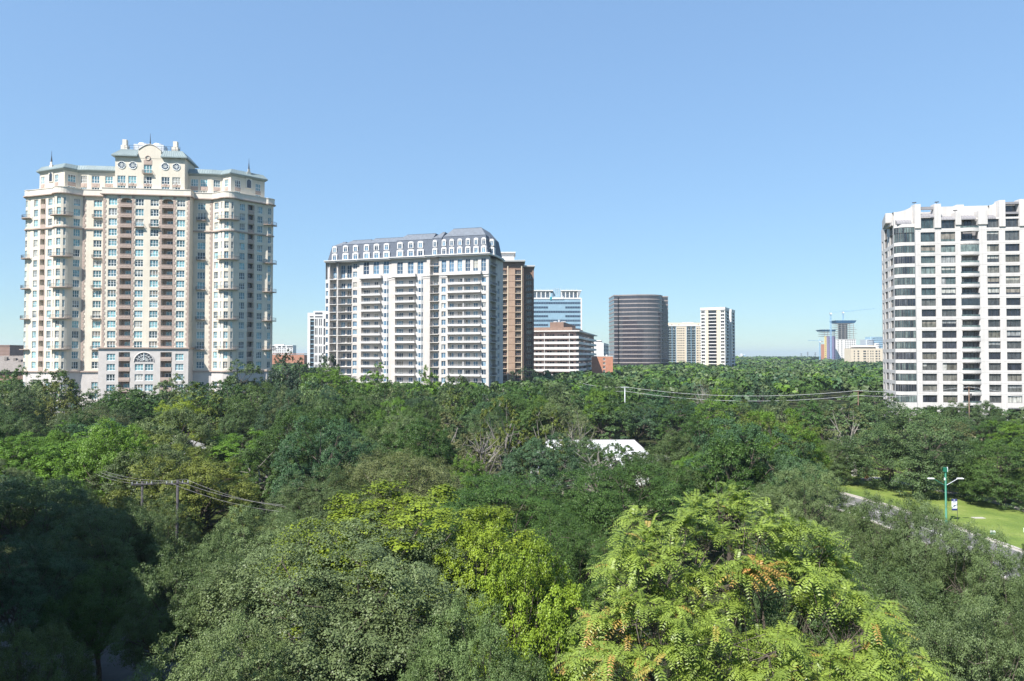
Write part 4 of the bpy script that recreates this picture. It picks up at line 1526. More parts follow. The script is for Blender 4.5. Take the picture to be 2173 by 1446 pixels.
    # ---- french balconies on single windows
    def juliet(p0, p1, u, z, w=2.9):
        L = seg(p0, p1); d = ((p1[0] - p0[0]) / L, (p1[1] - p0[1]) / L); n = (d[1], -d[0])
        def q(uu, k): return (p0[0] + d[0] * uu + n[0] * k, p0[1] + d[1] * uu + n[1] * k)
        B.balcony([q(u - w / 2, 0.9), q(u + w / 2, 0.9), q(u + w / 2, 0.02), q(u - w / 2, 0.02)], z, 0.16, 1.0, 'taupe', open_idx=(2,))
    brow = [1, 5, 8, 11, 14]
    for r_ in brow:
        z = ROWS[r_] - WH - 0.45
        juliet(LB, (-cb, yb), seg(LB, (-cb, yb)) / 2 + 0.7, z)
        juliet((cb, yb), RB, seg((cb, yb), RB) / 2 - 0.5, z)
    for u in cw[1:3]:
        juliet(A, Bp, u, ROWS[2] - WH - 0.45)
    # curved balconies on the bays and at the far ends
    for r_ in brow:
        z = ROWS[r_] - WH - 0.45
        for bay, (cx, cy), a0, a1 in ((lbay, (-26.7, 3.3), 205, 327), (rbay, (25.4, 3.3), 210, 335)):
            outer = arc(cx, cy, 4.2, a0 - 2, a1 + 2, 12)
            inner = arc(cx, cy, 3.0, a1 + 2, a0 - 2, 8)
            B.balcony(outer + inner, z, 0.22, 1.05, 'taupe', gap=0.3, open_idx=tuple(range(12, 22)))
        for (cx, cy), a0, a1 in (((wl1[0] - 0.2, wl1[1] + 2.2), 170, 282), ((wr1[0] + 0.2, wr1[1] + 2.2), 258, 370)):
            outer = arc(cx, cy, 3.3, a0, a1, 10)
            inner = arc(cx, cy, 1.6, a1, a0, 5)
            B.balcony(outer + inner, z, 0.22, 1.05, 'taupe', gap=0.3, open_idx=tuple(range(10, 17)))
    # ---- upper storeys, set back
    uw = MB()
    ub = B.x(239, 1.6), B.x(388, 1.6)
    ZE = 83.2
    lpts = [(wl1[0] + 1.4, wl1[1] + 2.6), (-27.1, 3.4), (-24.2, 6.0), (-20.6, 5.4), (ub[0], 5.4)]
    rpts = [(ub[1], 5.4), (18.6, 5.4), (22.1, 6.0), (25.6, 3.4), (wr1[0] - 0.8, wr1[1] + 2.2)]
    upw = [z for z in (82.0, 77.75)]
    def upper(p, q, us, w=2.5):
        ops = []
        for u in us:
            for z, h in ((81.7, 2.5), (77.8, 1.4)):
                ops.append((u - w / 2, u + w / 2, z - h, z)); B.win(p, q, u, z - h, w, h, 0.25)
            L = seg(p, q); d = ((q[0] - p[0]) / L, (q[1] - p[1]) / L)
            b = MB(); b.obox(p, d, u - w / 2, u + w / 2, 0, 0.06, 77.82, 79.16)
            b.obox(p, d, u - 0.45, u + 0.45, 0.06, 0.12, 78.1, 78.9)
            B.part(b, 'spandrel', 'taupe')
        B.wall(uw, p, q, ZP, ZE, ops, 0.25)
    upper(lpts[0], lpts[1], [1.6, 8.6], 1.9)
    upper(lpts[1], lpts[2], [2.1], 2.3)
    upper(lpts[2], lpts[3], [2.0], 2.2)
    upper(lpts[3], lpts[4], [2.2, 6.4])
    upper(rpts[0], rpts[1], [1.9, 5.0], 2.4)
    upper(rpts[1], rpts[2], [1.8], 2.1)
    upper(rpts[2], rpts[3], [2.1], 2.0)
    L = seg(rpts[3], rpts[4])
    upper(rpts[3], rpts[4], [L * 0.2, L * 0.8], 1.9)
    bkl = [(wr1[0] - 5, wr1[1] + 9), (16, 21), (-18, 21), (wl1[0] + 2, wl1[1] + 12)]
    full = [*lpts, *rpts, *bkl]
    for p, q in zip([rpts[-1]] + bkl, bkl + [lpts[0]]): B.wall(uw, p, q, ZP, ZE)
    B.part(uw, 'upper_wall', 'cream')
    ev = MB()
    e1 = offset_poly(full, 0.9); e2 = offset_poly(full, -0.4)
    ev.loft(full, ZE - 0.5, e1, ZE + 0.1); ev.loft(e1, ZE + 0.1, e1, ZE + 0.4); ev.loft(e1, ZE + 0.4, e2, ZE + 2.0); ev.cap(e2, ZE + 2.0)
    roof = B.part(ev, 'copper_roof', 'copper')
    seams = MB()
    for (p, q), (p2, q2) in zip(zip(e1, e1[1:]), zip(e2, e2[1:])):
        L = seg(p, q)
        for k in range(int(L / 0.8)):
            t = (k + 0.5) / int(L / 0.8)
            a = lerp2(p, q, t); b_ = lerp2(p2, q2, t)
            seams.tube([(a[0], a[1], ZE + 0.43), (b_[0], b_[1], ZE + 2.03)], 0.06, 3, False)
    B.part(seams, 'standing_seams', 'copper', roof)
    # small arched loggias and finials on the wings
    for p, q, t in ((lpts[0], lpts[1], 0.47), (rpts[3], rpts[4], 0.52)):
        L = seg(p, q); d = ((q[0] - p[0]) / L, (q[1] - p[1]) / L); u = L * t
        b = MB()
        b.obox(p, d, u - 1.1, u + 1.1, 0.0, 0.25, 79.4, 84.2)
        b.obox(p, d, u - 0.7, u + 0.7, 0.0, 0.25, 84.2, 85.2)
        b.obox(p, d, u - 0.4, u + 0.4, 0.0, 0.25, 85.2, 86.2)
        gable = B.part(b, 'gable', 'cream_trim')
        b = MB()
        b.obox(p, d, u - 0.75, u + 0.75, 0.26, 0.27, 79.6, 81.9)
        for k in range(7):
            a0 = math.pi * k / 7; a1 = math.pi * (k + 1) / 7
            xm = (math.cos(a0) + math.cos(a1)) / 2
            b.obox(p, d, u - 0.75 * abs(math.cos(min(a0, a1) if k < 4 else max(a0, a1))) if False else u - 0.72 * math.sin(math.pi * (k + 0.5) / 14 + math.pi / 2), u + 0.72 * math.sin(math.pi * (k + 0.5) / 14 + math.pi / 2), 0.26, 0.27, 81.9 + 0.1 * k, 82.0 + 0.1 * k)
        B.part(b, 'arched_opening', 'pane_dark', gable)
        x, y = p[0] + d[0] * u, p[1] + d[1] * u
        b = MB(); b.tube([(x, y, 86.1), (x, y, 87.2), (x, y, 88.4), (x, y, 90.0)], [0.28, 0.2, 0.08, 0.03], 6)
        B.part(b, 'finial', 'dark_metal', gable)
    # ---- centre top block
    ct = MB()
    y0 = 1.6
    xa, xb = ub
    ZT = Z(333) + 0.6
    A2, B2 = (xa, y0), (xb, y0)
    ops = []
    xs = [B.x(q, y0) for q in (253, 276, 309, 347, 370)]
    for i, x in enumerate(xs):
        u = x - xa
        for z, h in ((Z(370), 2.5), (77.8, 1.4)):
            ops.append((u - 1.3, u + 1.3, z - h, z)); B.win(A2, B2, u, z - h, 2.6, h, 0.25)
        b = MB(); b.box(x - 1.3, x + 1.3, y0 - 0.06, y0, 77.82, Z(370) - 2.52)
        b.tube([(x + 0.42 * math.cos(k * math.pi / 5), y0 - 0.1, 78.5 + 0.42 * math.sin(k * math.pi / 5)) for k in range(11)], 0.08, 4)
        B.part(b, 'spandrel', 'taupe')
    um_ = xs[2] - xa
    zt = Z(345)
    ops.append((um_ - 1.3, um_ + 1.3, zt - 2.9, zt)); B.win(A2, B2, um_, zt - 2.9, 2.6, 2.9, 0.25, 3, 2, 0.13, 0.45)
    B.wall(ct, A2, B2, ZP, ZT, ops, 0.25)
    B.wall(ct, (xa, 12), A2, ZP, ZT); B.wall(ct, B2, (xb, 12), ZP, ZT); B.wall(ct, (xb, 12), (xa, 12), ZP, ZT)
    B.part(ct, 'upper_wall', 'cream')
    juliet(A2, B2, um_, zt - 3.1, 3.1)
    b = MB(); b.box(xs[2] - 1.3, xs[2] + 1.3, y0 - 0.08, y0, zt + 0.05, zt + 1.6); B.part(b, 'spandrel', 'taupe')
    for q in (253, 277, 346, 370):
        x = B.x(q, y0); z = Z(347.5)
        b = MB(); b.add([(x + 1.15 * math.cos(k * math.pi / 10), y0 - 0.02, z + 1.15 * math.sin(k * math.pi / 10)) for k in range(20)], [tuple(range(20))])
        rw_ = B.part(b, 'round_window', 'pane_steel')
        b = MB()
        b.tube([(x + 1.2 * math.cos(k * math.pi / 10), y0 - 0.05, z + 1.2 * math.sin(k * math.pi / 10)) for k in range(21)], 0.15, 4)
        b.tube([(x + 0.5 * math.cos(k * math.pi / 6), y0 - 0.06, z + 0.5 * math.sin(k * math.pi / 6)) for k in range(13)], 0.07, 4)
        for k in range(8):
            a = math.pi * k / 4
            b.tube([(x, y0 - 0.05, z), (x + 1.15 * math.cos(a), y0 - 0.05, z + 1.15 * math.sin(a))], 0.055, 4)
        B.part(b, 'glazing_bars', 'white_frame', rw_)
    # copper mansards left and right of the shaped gable
    for x0, x1, hip0, hip1 in ((xa - 0.9, B.x(288, y0), 2.2, 0), (B.x(338, y0), xb + 0.9, 0, 2.2)):
        b = MB()
        lo = [(x0, y0 - 1.0), (x1, y0 - 1.0), (x1, 13), (x0, 13)]
        hi = [(x0 + hip0, y0 + 1.4), (x1 - hip1, y0 + 1.4), (x1 - hip1, 11), (x0 + hip0, 11)]
        b.cap(lo, ZT, True); b.loft(lo, ZT, lo, ZT + 0.35); b.loft(lo, ZT + 0.35, hi, ZT + 2.9); b.cap(hi, ZT + 2.9)
        mr_ = B.part(b, 'mansard', 'copper')
        b = MB()
        n = int((x1 - x0) / 0.7)
        for k in range(n):
            t = (k + 0.5) / n
            xl = x0 + (x1 - x0) * t; xh = x0 + hip0 + (x1 - hip1 - x0 - hip0) * t
            b.tube([(xl, y0 - 1.0, ZT + 0.4), (xh, y0 + 1.4, ZT + 2.95)], 0.06, 3, False)
        B.part(b, 'standing_seams', 'copper', mr_)
    # shaped gable
    gx0, gx1 = B.x(288, y0) + 0.05, B.x(337, y0)
    gm = (gx0 + gx1) / 2
    b = MB()
    pf = [(gx0, ZT - 0.3), (gx1, ZT - 0.3), (gx1, ZT + 2.4)]
    for k in range(1, 12):
        t = k / 12
        x = gx1 + (gx0 - gx1) * t
        pf.append((x, ZT + 2.4 + 1.9 * math.sin(math.pi * t)))
    pf.append((gx0, ZT + 2.4))
    n = len(pf)
    b.add([(x, y0 - 0.06, z) for x, z in pf] + [(x, y0 + 1.0, z) for x, z in pf], [tuple(range(n)), tuple(range(n, 2 * n))[::-1]] + [(i, n + i, n + (i + 1) % n, (i + 1) % n) for i in range(n)])
    gb = B.part(b, 'shaped_gable', 'cream')
    b = MB(); b.tube([(x, y0 - 0.1, z + 0.1) for x, z in pf[2:]], 0.18, 4); B.part(b, 'coping', 'greystone', gb)
    b = MB(); b.tube([(xs[2] + 0.75 * math.cos(k * math.pi / 8), y0 - 0.12, Z(330.5) + 0.75 * math.sin(k * math.pi / 8)) for k in range(17)], 0.16, 5); B.part(b, 'medallion', 'taupe', gb)
    b = MB(); b.tube([(gm, y0 + 0.3, ZT + 4.2), (gm, y0 + 0.3, ZT + 5.4), (gm, y0 + 0.3, ZT + 8.2)], [0.3, 0.14, 0.03], 6); B.part(b, 'finial', 'dark_metal', gb)
    # chimneys
    for q, w in ((260, 1.0), (368, 1.0)):
        x = B.x(q, 5)
        b = MB()
        b.box(x - w, x + w, 4.0, 6.0, ZT + 0.5, ZT + 4.6); b.box(x - w * 0.65, x + w * 0.65, 4.3, 5.7, ZT + 4.6, ZT + 6.6)
        B.part(b, 'chimney', 'cream_trim')
    # cooling towers and guard rail on the roof
    for q in (299, 331):
        x = B.x(q, 9)
        b = MB(); b.box(x - 2.4, x + 2.4, 7, 11, ZT + 2.9, ZT + 6.0)
        ctw = B.part(b, 'cooling_tower', 'galv')
        b = MB(); n = 16
        ring_ = [(x + 1.9 * math.cos(2 * math.pi * k / n), 9 + 1.9 * math.sin(2 * math.pi * k / n)) for k in range(n)]
        rin = [(x + 1.5 * math.cos(2 * math.pi * k / n), 9 + 1.5 * math.sin(2 * math.pi * k / n)) for k in range(n)]
        b.loft(ring_, ZT + 6.0, rin, ZT + 6.7); b.cap(rin, ZT + 6.7)
        B.part(b, 'fan_stack', 'galv', ctw)
    b = MB()
    for z in (ZT + 3.6, ZT + 4.4):
        b.tube([(xa + 2.2, 3.4, z), (xb - 2.2, 3.4, z)], 0.05, 4)
    for k in range(13):
        x = xa + 2.2 + (xb - xa - 4.4) * k / 12
        b.tube([(x, 3.4, ZT + 2.8), (x, 3.4, ZT + 4.4)], 0.05, 4)
    B.part(b, 'guard_rail', 'dark_metal')
    # penthouses beside the top block
    for x0, x1, zt in ((B.x(161, 9), xa - 0.1, Z(338) - 0.3), (xb + 0.1, B.x(470, 10), Z(350) + 0.6)):
        b = MB(); b.box(x0, x1, 8.5, 17, ZE, zt)
        ph = B.part(b, 'penthouse', 'cream')
        b = MB(); b.box(x0 + 2.5, x1 - 1.5, 8.0, 8.5, zt - 3.0, zt - 2.6); B.part(b, 'ledge', 'taupe', ph)
    B.flush()
    return B


cream_tower()


# ================================================================= the mansard block
def mansard_block():
    B = Bld('apartment_block', 'pale stone apartment block with slate mansard roofs and white dormers, left of centre', 'apartment block', 985, 288, -15)
    ZE = 63.5
    FL = 3.52
    ZS = [51.7 - FL * k for k in range(14)]          # balcony slab tops
    ZTOP = 55.9
    seg = lambda a, b: math.hypot(b[0] - a[0], b[1] - a[1])
    xA0, xA1 = B.x(905), B.x(1037)
    oB, oC, oD = 1.5, 3.0, 4.2
    xB0, xC0, xD0 = B.x(830, oB), B.x(762, oC), B.x(690, oD)
    ydeep = 22.0
    wall = MB(); wallw = MB()
    def flr(p0, p1, items, z0=0.0, z1=ZE, mbx=None, depth=0.35, top=()):
        """items: (px centre, width m, head above slab, height, nx, ny)"""
        ops = []
        L = seg(p0, p1)
        for u, w, hd, h, nx, ny in items:
            for z in ZS:
                if z + hd > z1 or z + hd - h < z0: continue
                ops.append((u - w / 2, u + w / 2, z + hd - h, z + hd))
                B.win(p0, p1, u, z + hd - h, w, h, depth, nx, ny, 0.10, 0.72, 'pane_blue')
        for u, w, za, zb in top:
            ops.append((u - w / 2, u + w / 2, za, zb))
            B.win(p0, p1, u, za, w, zb - za, depth, 2, 3, 0.10, 0.5, 'pane_blue')
        B.wall(mbx or wall, p0, p1, z0, z1, ops, depth)
    # --- pavilion A
    P0, P1 = (xA0, 0), (xA1, 0)
    U = lambda q, o=0.0, x0=xA0: B.x(q, o) - x0
    xs1, xs2 = B.x(912), B.x(931)                     # the narrow loggia strip
    xb1, xb2 = B.x(950), B.x(1020)                    # the wide balconies
    za, zb = B.z(577), B.z(549)
    flr((xA0, 0), (xs1, 0), [])
    flr((xs1, 1.6), (xs2, 1.6), [((xs2 - xs1) / 2, 2.2, 2.5, 2.45, 2, 1)], top=[((xs2 - xs1) / 2, 2.2, za + 0.3, zb - 1)])
    B.wall(wall, (xs1, 0), (xs1, 1.6), 0, ZE); B.wall(wall, (xs2, 1.6), (xs2, 0), 0, ZE)
    flr((xs2, 0), (xb1, 0), [(B.x(941) - xs2, 1.9, 2.6, 2.3, 2, 1)], top=[(B.x(941.5) - xs2, 2.1, za, zb)])
    rec = 0.9
    dz = [B.x(q, rec) - xb1 for q in (958, 975.5, 992.5, 1009)]
    flr((xb1, rec), (xb2, rec), [(u, 2.0, 2.5, 2.45, 2, 1) for u in dz], z1=ZTOP)
    flr((xb1, 0), (xb2, 0), [], z0=ZTOP, top=[(B.x(q) - xb1, 2.1, za, zb) for q in (958, 975.5, 992.5, 1009)])
    B.wall(wall, (xb1, 0), (xb1, rec), 0, ZTOP); B.wall(wall, (xb2, rec), (xb2, 0), 0, ZTOP)
    flr((xb2, 0), (xA1, 0), [(B.x(1026.5) - xb2, 1.9, 2.6, 2.3, 2, 1)], top=[(B.x(1026) - xb2, 2.1, za, zb)])
    for z in ZS:
        B.balcony([(xb1 - 0.2, -1.7), (xb2 + 0.2, -1.7), (xb2 + 0.2, rec - 0.02), (xb1 - 0.2, rec - 0.02)], z - 0.25, 0.28, 1.0, 'limestone_white', 'limestone_white', solid=0.55, open_idx=(1, 2, 3))
        B.balcony([(xs1 + 0.03, -0.5), (xs2 - 0.03, -0.5), (xs2 - 0.03, 1.55), (xs1 + 0.03, 1.55)], z - 0.25, 0.22, 1.0, 'limestone', gap=0.3, open_idx=(1, 2, 3))
    B.balcony([(xb1 - 0.5, -1.9), (xb2 + 0.5, -1.9), (xb2 + 0.5, -0.02), (xb1 - 0.5, -0.02)], ZTOP - 0.4, 0.45, 1.0, 'limestone_white', 'limestone_white', solid=0.8, open_idx=(2,))
    for z in (ZTOP + 0.1, ZTOP + 4.0):
        B.balcony([(xs1 + 0.03, -0.5), (xs2 - 0.03, -0.5), (xs2 - 0.03, 1.55), (xs1 + 0.03, 1.55)], z - 0.25, 0.22, 1.0, 'limestone', gap=0.3, open_idx=(1, 2, 3))
    # dividing fins on the wide balconies
    xm = B.x(984, -0.6)
    for z in ZS:
        b = MB(); b.box(xm - 0.14, xm + 0.14, -1.4, rec - 0.05, z + 0.03, z + 2.3)
        B.part(b, 'balcony_divider', 'limestone_white')
    # right side of A, in its own shade
    ysb = [B.y_on(q, xA1) for q in (1040.5, 1052, 1055, 1061)]
    ys = [min(max(v, 0.5), 40) for v in ysb]
    yend = max(ys[3] + 1.5, 8)
    flr((xA1, 0), (xA1, ys[0]), [])
    flr((xA1 - 1.5, ys[0]), (xA1 - 1.5, ys[1]), [((ys[1] - ys[0]) / 2, 3.2, 2.5, 2.45, 2, 1)], top=[((ys[1] - ys[0]) / 2, 3.2, za, zb - 0.5)])
    B.wall(wall, (xA1, ys[0]), (xA1 - 1.5, ys[0]), 0, ZE); B.wall(wall, (xA1 - 1.5, ys[1]), (xA1, ys[1]), 0, ZE)
    flr((xA1, ys[1]), (xA1, yend), [((ys[2] + ys[3]) / 2 - ys[1], min(3.0, ys[3] - ys[2]), 2.6, 2.3, 2, 1)])
    flr((xA1, yend), (xA1, ydeep), [])
    for z in ZS + [ZTOP + 0.1, ZTOP + 4.0]:
        B.balcony([(xA1 + 0.7, ys[0] - 0.1), (xA1 + 0.7, ys[1] + 0.1), (xA1 - 1.45, ys[1] - 0.05), (xA1 - 1.45, ys[0] + 0.05)], z - 0.25, 0.22, 1.0, 'limestone', gap=0.35, open_idx=(2,))
    # --- pavilions B and C: wide balcony, then a white bay of windows
    for (x0, x1, o, qb0, qb1, qd1, qd2, qw0, qw1, dq, prev) in (
            (xB0, xA0, oB, 838, 882, 848, 871, 885, 898, (848, 870.8, 891.5), 0.0),
            (xC0, xB0, oC, 766, 809, 777, 797.5, 812, 825, (776.3, 797.5, 818.7), oB)):
        a0, a1 = B.x(qb0, o), B.x(qb1, o)
        w0, w1 = B.x(qw0, o), B.x(qw1, o)
        B.wall(wall, (x1, o), (x1, prev), 0, ZE)
        B.wall(wall, (x0, o), (a0, o), 0, ZTOP)
        flr((a0, o + rec), (a1, o + rec), [(B.x(qd1, o + rec) - a0, 3.2, 2.5, 2.45, 4, 1), (B.x(qd2, o + rec) - a0, 2.0, 2.5, 2.45, 2, 1)], z1=ZTOP)
        B.wall(wall, (a0, o), (a0, o + rec), 0, ZTOP); B.wall(wall, (a1, o + rec), (a1, o), 0, ZTOP)
        B.wall(wall, (a1, o), (w0, o), 0, ZTOP)
        # white bay, three facets bowing out
        bw = [(w0, o), lerp2((w0, o - 0.7), (w1, o - 0.7), 0.25), lerp2((w0, o - 0.7), (w1, o - 0.7), 0.75), (w1, o)]
        for k in range(3):
            L = seg(bw[k], bw[k + 1])
            flr(bw[k], bw[k + 1], [(L / 2, L - 0.12, 2.6, 2.15, 1, 1)], z1=ZTOP, mbx=wallw, depth=0.15)
        B.wall(wall, (w1, o), (x1, o), 0, ZTOP)
        zA, zB_ = B.z(582, (x0 + x1) / 2, o), B.z(555, (x0 + x1) / 2, o)
        flr((x0, o), (x1, o), [], z0=ZTOP, top=[(B.x(q, o) - x0, 2.7, zA, zB_) for q in dq])
        for z in ZS:
            B.balcony([(a0 - 0.1, o - 1.7), (a1 + 0.1, o - 1.7), (a1 + 0.1, o + rec - 0.02), (a0 - 0.1, o + rec - 0.02)], z - 0.25, 0.28, 1.0, 'limestone_white', 'limestone_white', solid=0.55, open_idx=(1, 2, 3))
        B.balcony([(a0 - 0.4, o - 1.9), (a1 + 0.4, o - 1.9), (a1 + 0.4, o - 0.02), (a0 - 0.4, o - 0.02)], ZTOP - 0.4, 0.45, 1.0, 'limestone_white', 'limestone_white', solid=0.8, open_idx=(2,))
    # --- pavilion D
    o = oD
    B.wall(wall, (xC0, o), (xC0, oC), 0, ZE)
    d1, d2, d3, d4 = B.x(699, o), B.x(713.5, o), B.x(716.5, o), B.x(746, o)
    lw = B.x(696.5, o)
    flr((xD0, o), (lw, o), [((lw - xD0) / 2, (lw - xD0) * 0.7, 2.6, 2.3, 1, 1)], z1=ZTOP, mbx=wallw)
    flr((xD0, o + 1.0), (lw, o + 1.0), [], z0=ZTOP, mbx=wallw)
    B.wall(wall, (lw, o), (d1, o), 0, ZE)
    for a0, a1, its, tp in ((d1, d2, [((d2 - d1) / 2, 2.3, 2.5, 2.45, 2, 1)], [((d2 - d1) / 2, 2.3, ZTOP + 0.6, ZTOP + 5.5)]),
                            (d3, d4, [(1.6, 2.2, 2.5, 2.45, 2, 1), (4.7, 2.2, 2.5, 2.45, 2, 1)], [(1.5, 2.3, ZTOP + 0.6, ZTOP + 6.5), (4.7, 2.3, ZTOP + 0.6, ZTOP + 6.5)])):
        flr((a0, o + 1.7), (a1, o + 1.7), its, top=tp)
        B.wall(wall, (a0, o), (a0, o + 1.7), 0, ZE); B.wall(wall, (a1, o + 1.7), (a1, o), 0, ZE)
        for z in ZS + [ZTOP + 0.1]:
            B.balcony([(a0 + 0.03, o - 0.35), (a1 - 0.03, o - 0.35), (a1 - 0.03, o + 1.65), (a0 + 0.03, o + 1.65)], z - 0.25, 0.22, 1.0, 'limestone_white', gap=0.35, open_idx=(1, 2, 3))
    B.wall(wall, (d2, o), (d3, o), 0, ZE)
    flr((d4, o), (xC0, o), [(B.x(752.5, o) - d4, 2.0, 2.6, 2.3, 2, 1)], top=[(B.x(752.5, o) - d4, 2.0, ZTOP + 0.8, ZTOP + 3.2), (B.x(752.5, o) - d4, 2.0, ZTOP + 4.4, ZTOP + 6.8)])
    # ends and back
    B.wall(wall, (xD0, ydeep), (xD0, o), 0, ZE); B.wall(wall, (xA1, ydeep), (xD0, ydeep), 0, ZE)
    B.part(wall, 'wall', 'limestone')
    B.part(wallw, 'bay_wall', 'limestone_white')
    # string course under the tall windows
    b = MB()
    for x0, x1, o_ in ((xA0, xs1, 0), (xs2, xb1, 0), (xb2, xA1, 0), (B.x(882.5, oB), xA0, oB), (xB0, B.x(837.5, oB), oB), (B.x(809.5, oC), xB0, oC), (xC0, B.x(765.5, oC), oC)):
        b.box(x0, x1, o_ - 0.3, o_ - 0.002, ZTOP - 0.3, ZTOP); b.box(x0, x1, o_ - 0.2, o_ - 0.002, ZTOP - 1.2, ZTOP - 1.0)
    B.part(b, 'string_course', 'limestone_white')
    # --- roofs: eave slab, steep slate slope with dormers, gentler upper slope
    DC = {}
    def dormer(x, y, z, w, h, parent):
        """white arched dormer box with its window"""
        k = (round(w, 2), round(h, 2))
        if k not in DC:
            g = MB()
            n = 6
            prof = [(-w / 2, 0), (w / 2, 0), (w / 2, h * 0.82)] + [(w / 2 * math.cos(math.pi * i / (2 * 3.0) if False else math.pi * i / n), h * 0.82 + h * 0.18 * math.sin(math.pi * i / n)) for i in range(1, n)] + [(-w / 2, h * 0.82)]
            m_ = len(prof)
            wi, hi = w * 0.64, h * 0.70
            inn = [(-wi / 2, 0.16), (wi / 2, 0.16), (wi / 2, hi)] + [(wi / 2 * math.cos(math.pi * i / n), hi) for i in range(1, n)] + [(-wi / 2, hi)]
            vs = [(px_, 0, pz) for px_, pz in prof] + [(px_, 0, pz) for px_, pz in inn] + [(px_, 2.4, pz) for px_, pz in prof] + [(px_, 0.2, pz) for px_, pz in inn]
            fs = []
            for i in range(m_):
                j = (i + 1) % m_
                fs.append((i, j, m_ + j, m_ + i))
                fs.append((j, i, 2 * m_ + i, 2 * m_ + j))
                fs.append((m_ + i, m_ + j, 3 * m_ + j, 3 * m_ + i))
            g.add(vs, fs)
            p = MB(); p.quad((-wi / 2, 0.18, 0.16), (wi / 2, 0.18, 0.16), (wi / 2, 0.18, hi), (-wi / 2, 0.18, hi))
            br = MB(); br.box(-0.05, 0.05, 0.08, 0.17, 0.16, hi); br.box(-wi / 2, wi / 2, 0.09, 0.17, hi * 0.74, hi * 0.74 + 0.08)
            DC[k] = (g.mesh('dormer', M['limestone_white']), p.mesh('pane', M['pane_blue']), br.mesh('glazing_bar', M['white_frame']))
        o_ = link('dormer', DC[k][0], B.root, (x, y, z))
        link('pane', DC[k][1], o_); link('glazing_bar', DC[k][2], o_)
    def roof(x0, x1, o_, zr, hipL, hipR, zbk, px_d, lowD=True, yb=ydeep, wide=2.3, offx=0.0):
        e = MB()
        ring_ = [(x0 - (1.2 if hipL else 0), o_ - 1.4), (x1 + (1.2 if hipR else 0), o_ - 1.4), (x1 + (1.2 if hipR else 0), yb), (x0 - (1.2 if hipL else 0), yb)]
        e.slab(ring_, ZE + 0.004, ZE + 0.5)
        ring2 = offset_poly(ring_, 0.35)
        e.slab([(ring_[0][0], o_ - 1.75), (ring_[1][0], o_ - 1.75), (ring_[1][0], yb), (ring_[0][0], yb)], ZE + 0.504, ZE + 0.85)
        B.part(e, 'eave', 'limestone_white')
        z0 = ZE + 0.86
        a = [(x0, o_ - 0.4), (x1, o_ - 0.4), (x1, yb), (x0, yb)]
        i1 = 1.5
        m_ = [(x0 + (i1 if hipL else 0), o_ - 0.4 + i1), (x1 - (i1 if hipR else 0), o_ - 0.4 + i1), (x1 - (i1 if hipR else 0), yb - 1), (x0 + (i1 if hipL else 0), yb - 1)]
        i2 = 3.2
        t = [(m_[0][0] + (i2 if hipL else 0), m_[0][1] + i2 + 1), (m_[1][0] - (i2 if hipR else 0), m_[1][1] + i2 + 1), (m_[2][0] - (i2 if hipR else 0), yb - 4), (m_[3][0] + (i2 if hipL else 0), yb - 4)]
        lo = MB(); lo.loft(a, z0, m_, zbk)
        rf_ = B.part(lo, 'mansard_roof', 'slate')
        up_ = MB(); up_.loft(m_, zbk, t, zr); up_.cap(t, zr)
        B.part(up_, 'upper_slope', 'slate_pale', rf_)
        rl = MB(); rl.tube([(p[0], p[1], zbk) for p in m_[:2]], 0.12, 4); rl.tube([(p[0], p[1], zr) for p in t[:2]], 0.12, 4)
        B.part(rl, 'ridge_flashing', 'slate', rf_)
        for px_ in px_d:
            for zz, hh, ww in ((z0 + 0.1, 3.2, wide), (z0 + 3.75, 3.0, wide * 0.82)):
                y = o_ - 0.4 + i1 * (zz - z0) / (zbk - z0) - 0.25
                dormer(B.x(px_, y), y, zz, ww, hh, rf_)
    roof(B.x(931), xA1 - 0.2, 0.0, 76.3, True, True, 72.3, (941.3, 957.8, 975, 992.4, 1009.7, 1026), wide=2.3)
    roof(B.x(908, 0.6), B.x(935, 0.6), 0.6, 75.2, True, False, 72.0, (922,), wide=2.2, yb=16)
    roof(xB0 + 0.4, B.x(915, oB), oB, 75.0, True, False, 71.8, (847.7, 870.8, 891.3), wide=3.1)
    roof(xC0 + 0.4, xB0 + 3, oC, 74.3, True, False, 71.6, (776.5, 797.6, 819), wide=3.1)
    roof(B.x(717, oD), xC0 + 3, oD - 0.5, 74.1, True, False, 71.6, (731.7, 753), wide=2.9)
    roof(xD0 + 1.2, B.x(722, oD), oD, 73.6, True, False, 71.2, (708.6,), wide=2.6)
    # side slope dormers seen edge-on above the right end
    roof(xA1 - 6, xA1 + 0.6, 4.2, 73.9, False, True, 72.0, (1043,), wide=2.2, yb=18)
    B.flush()


mansard_block()


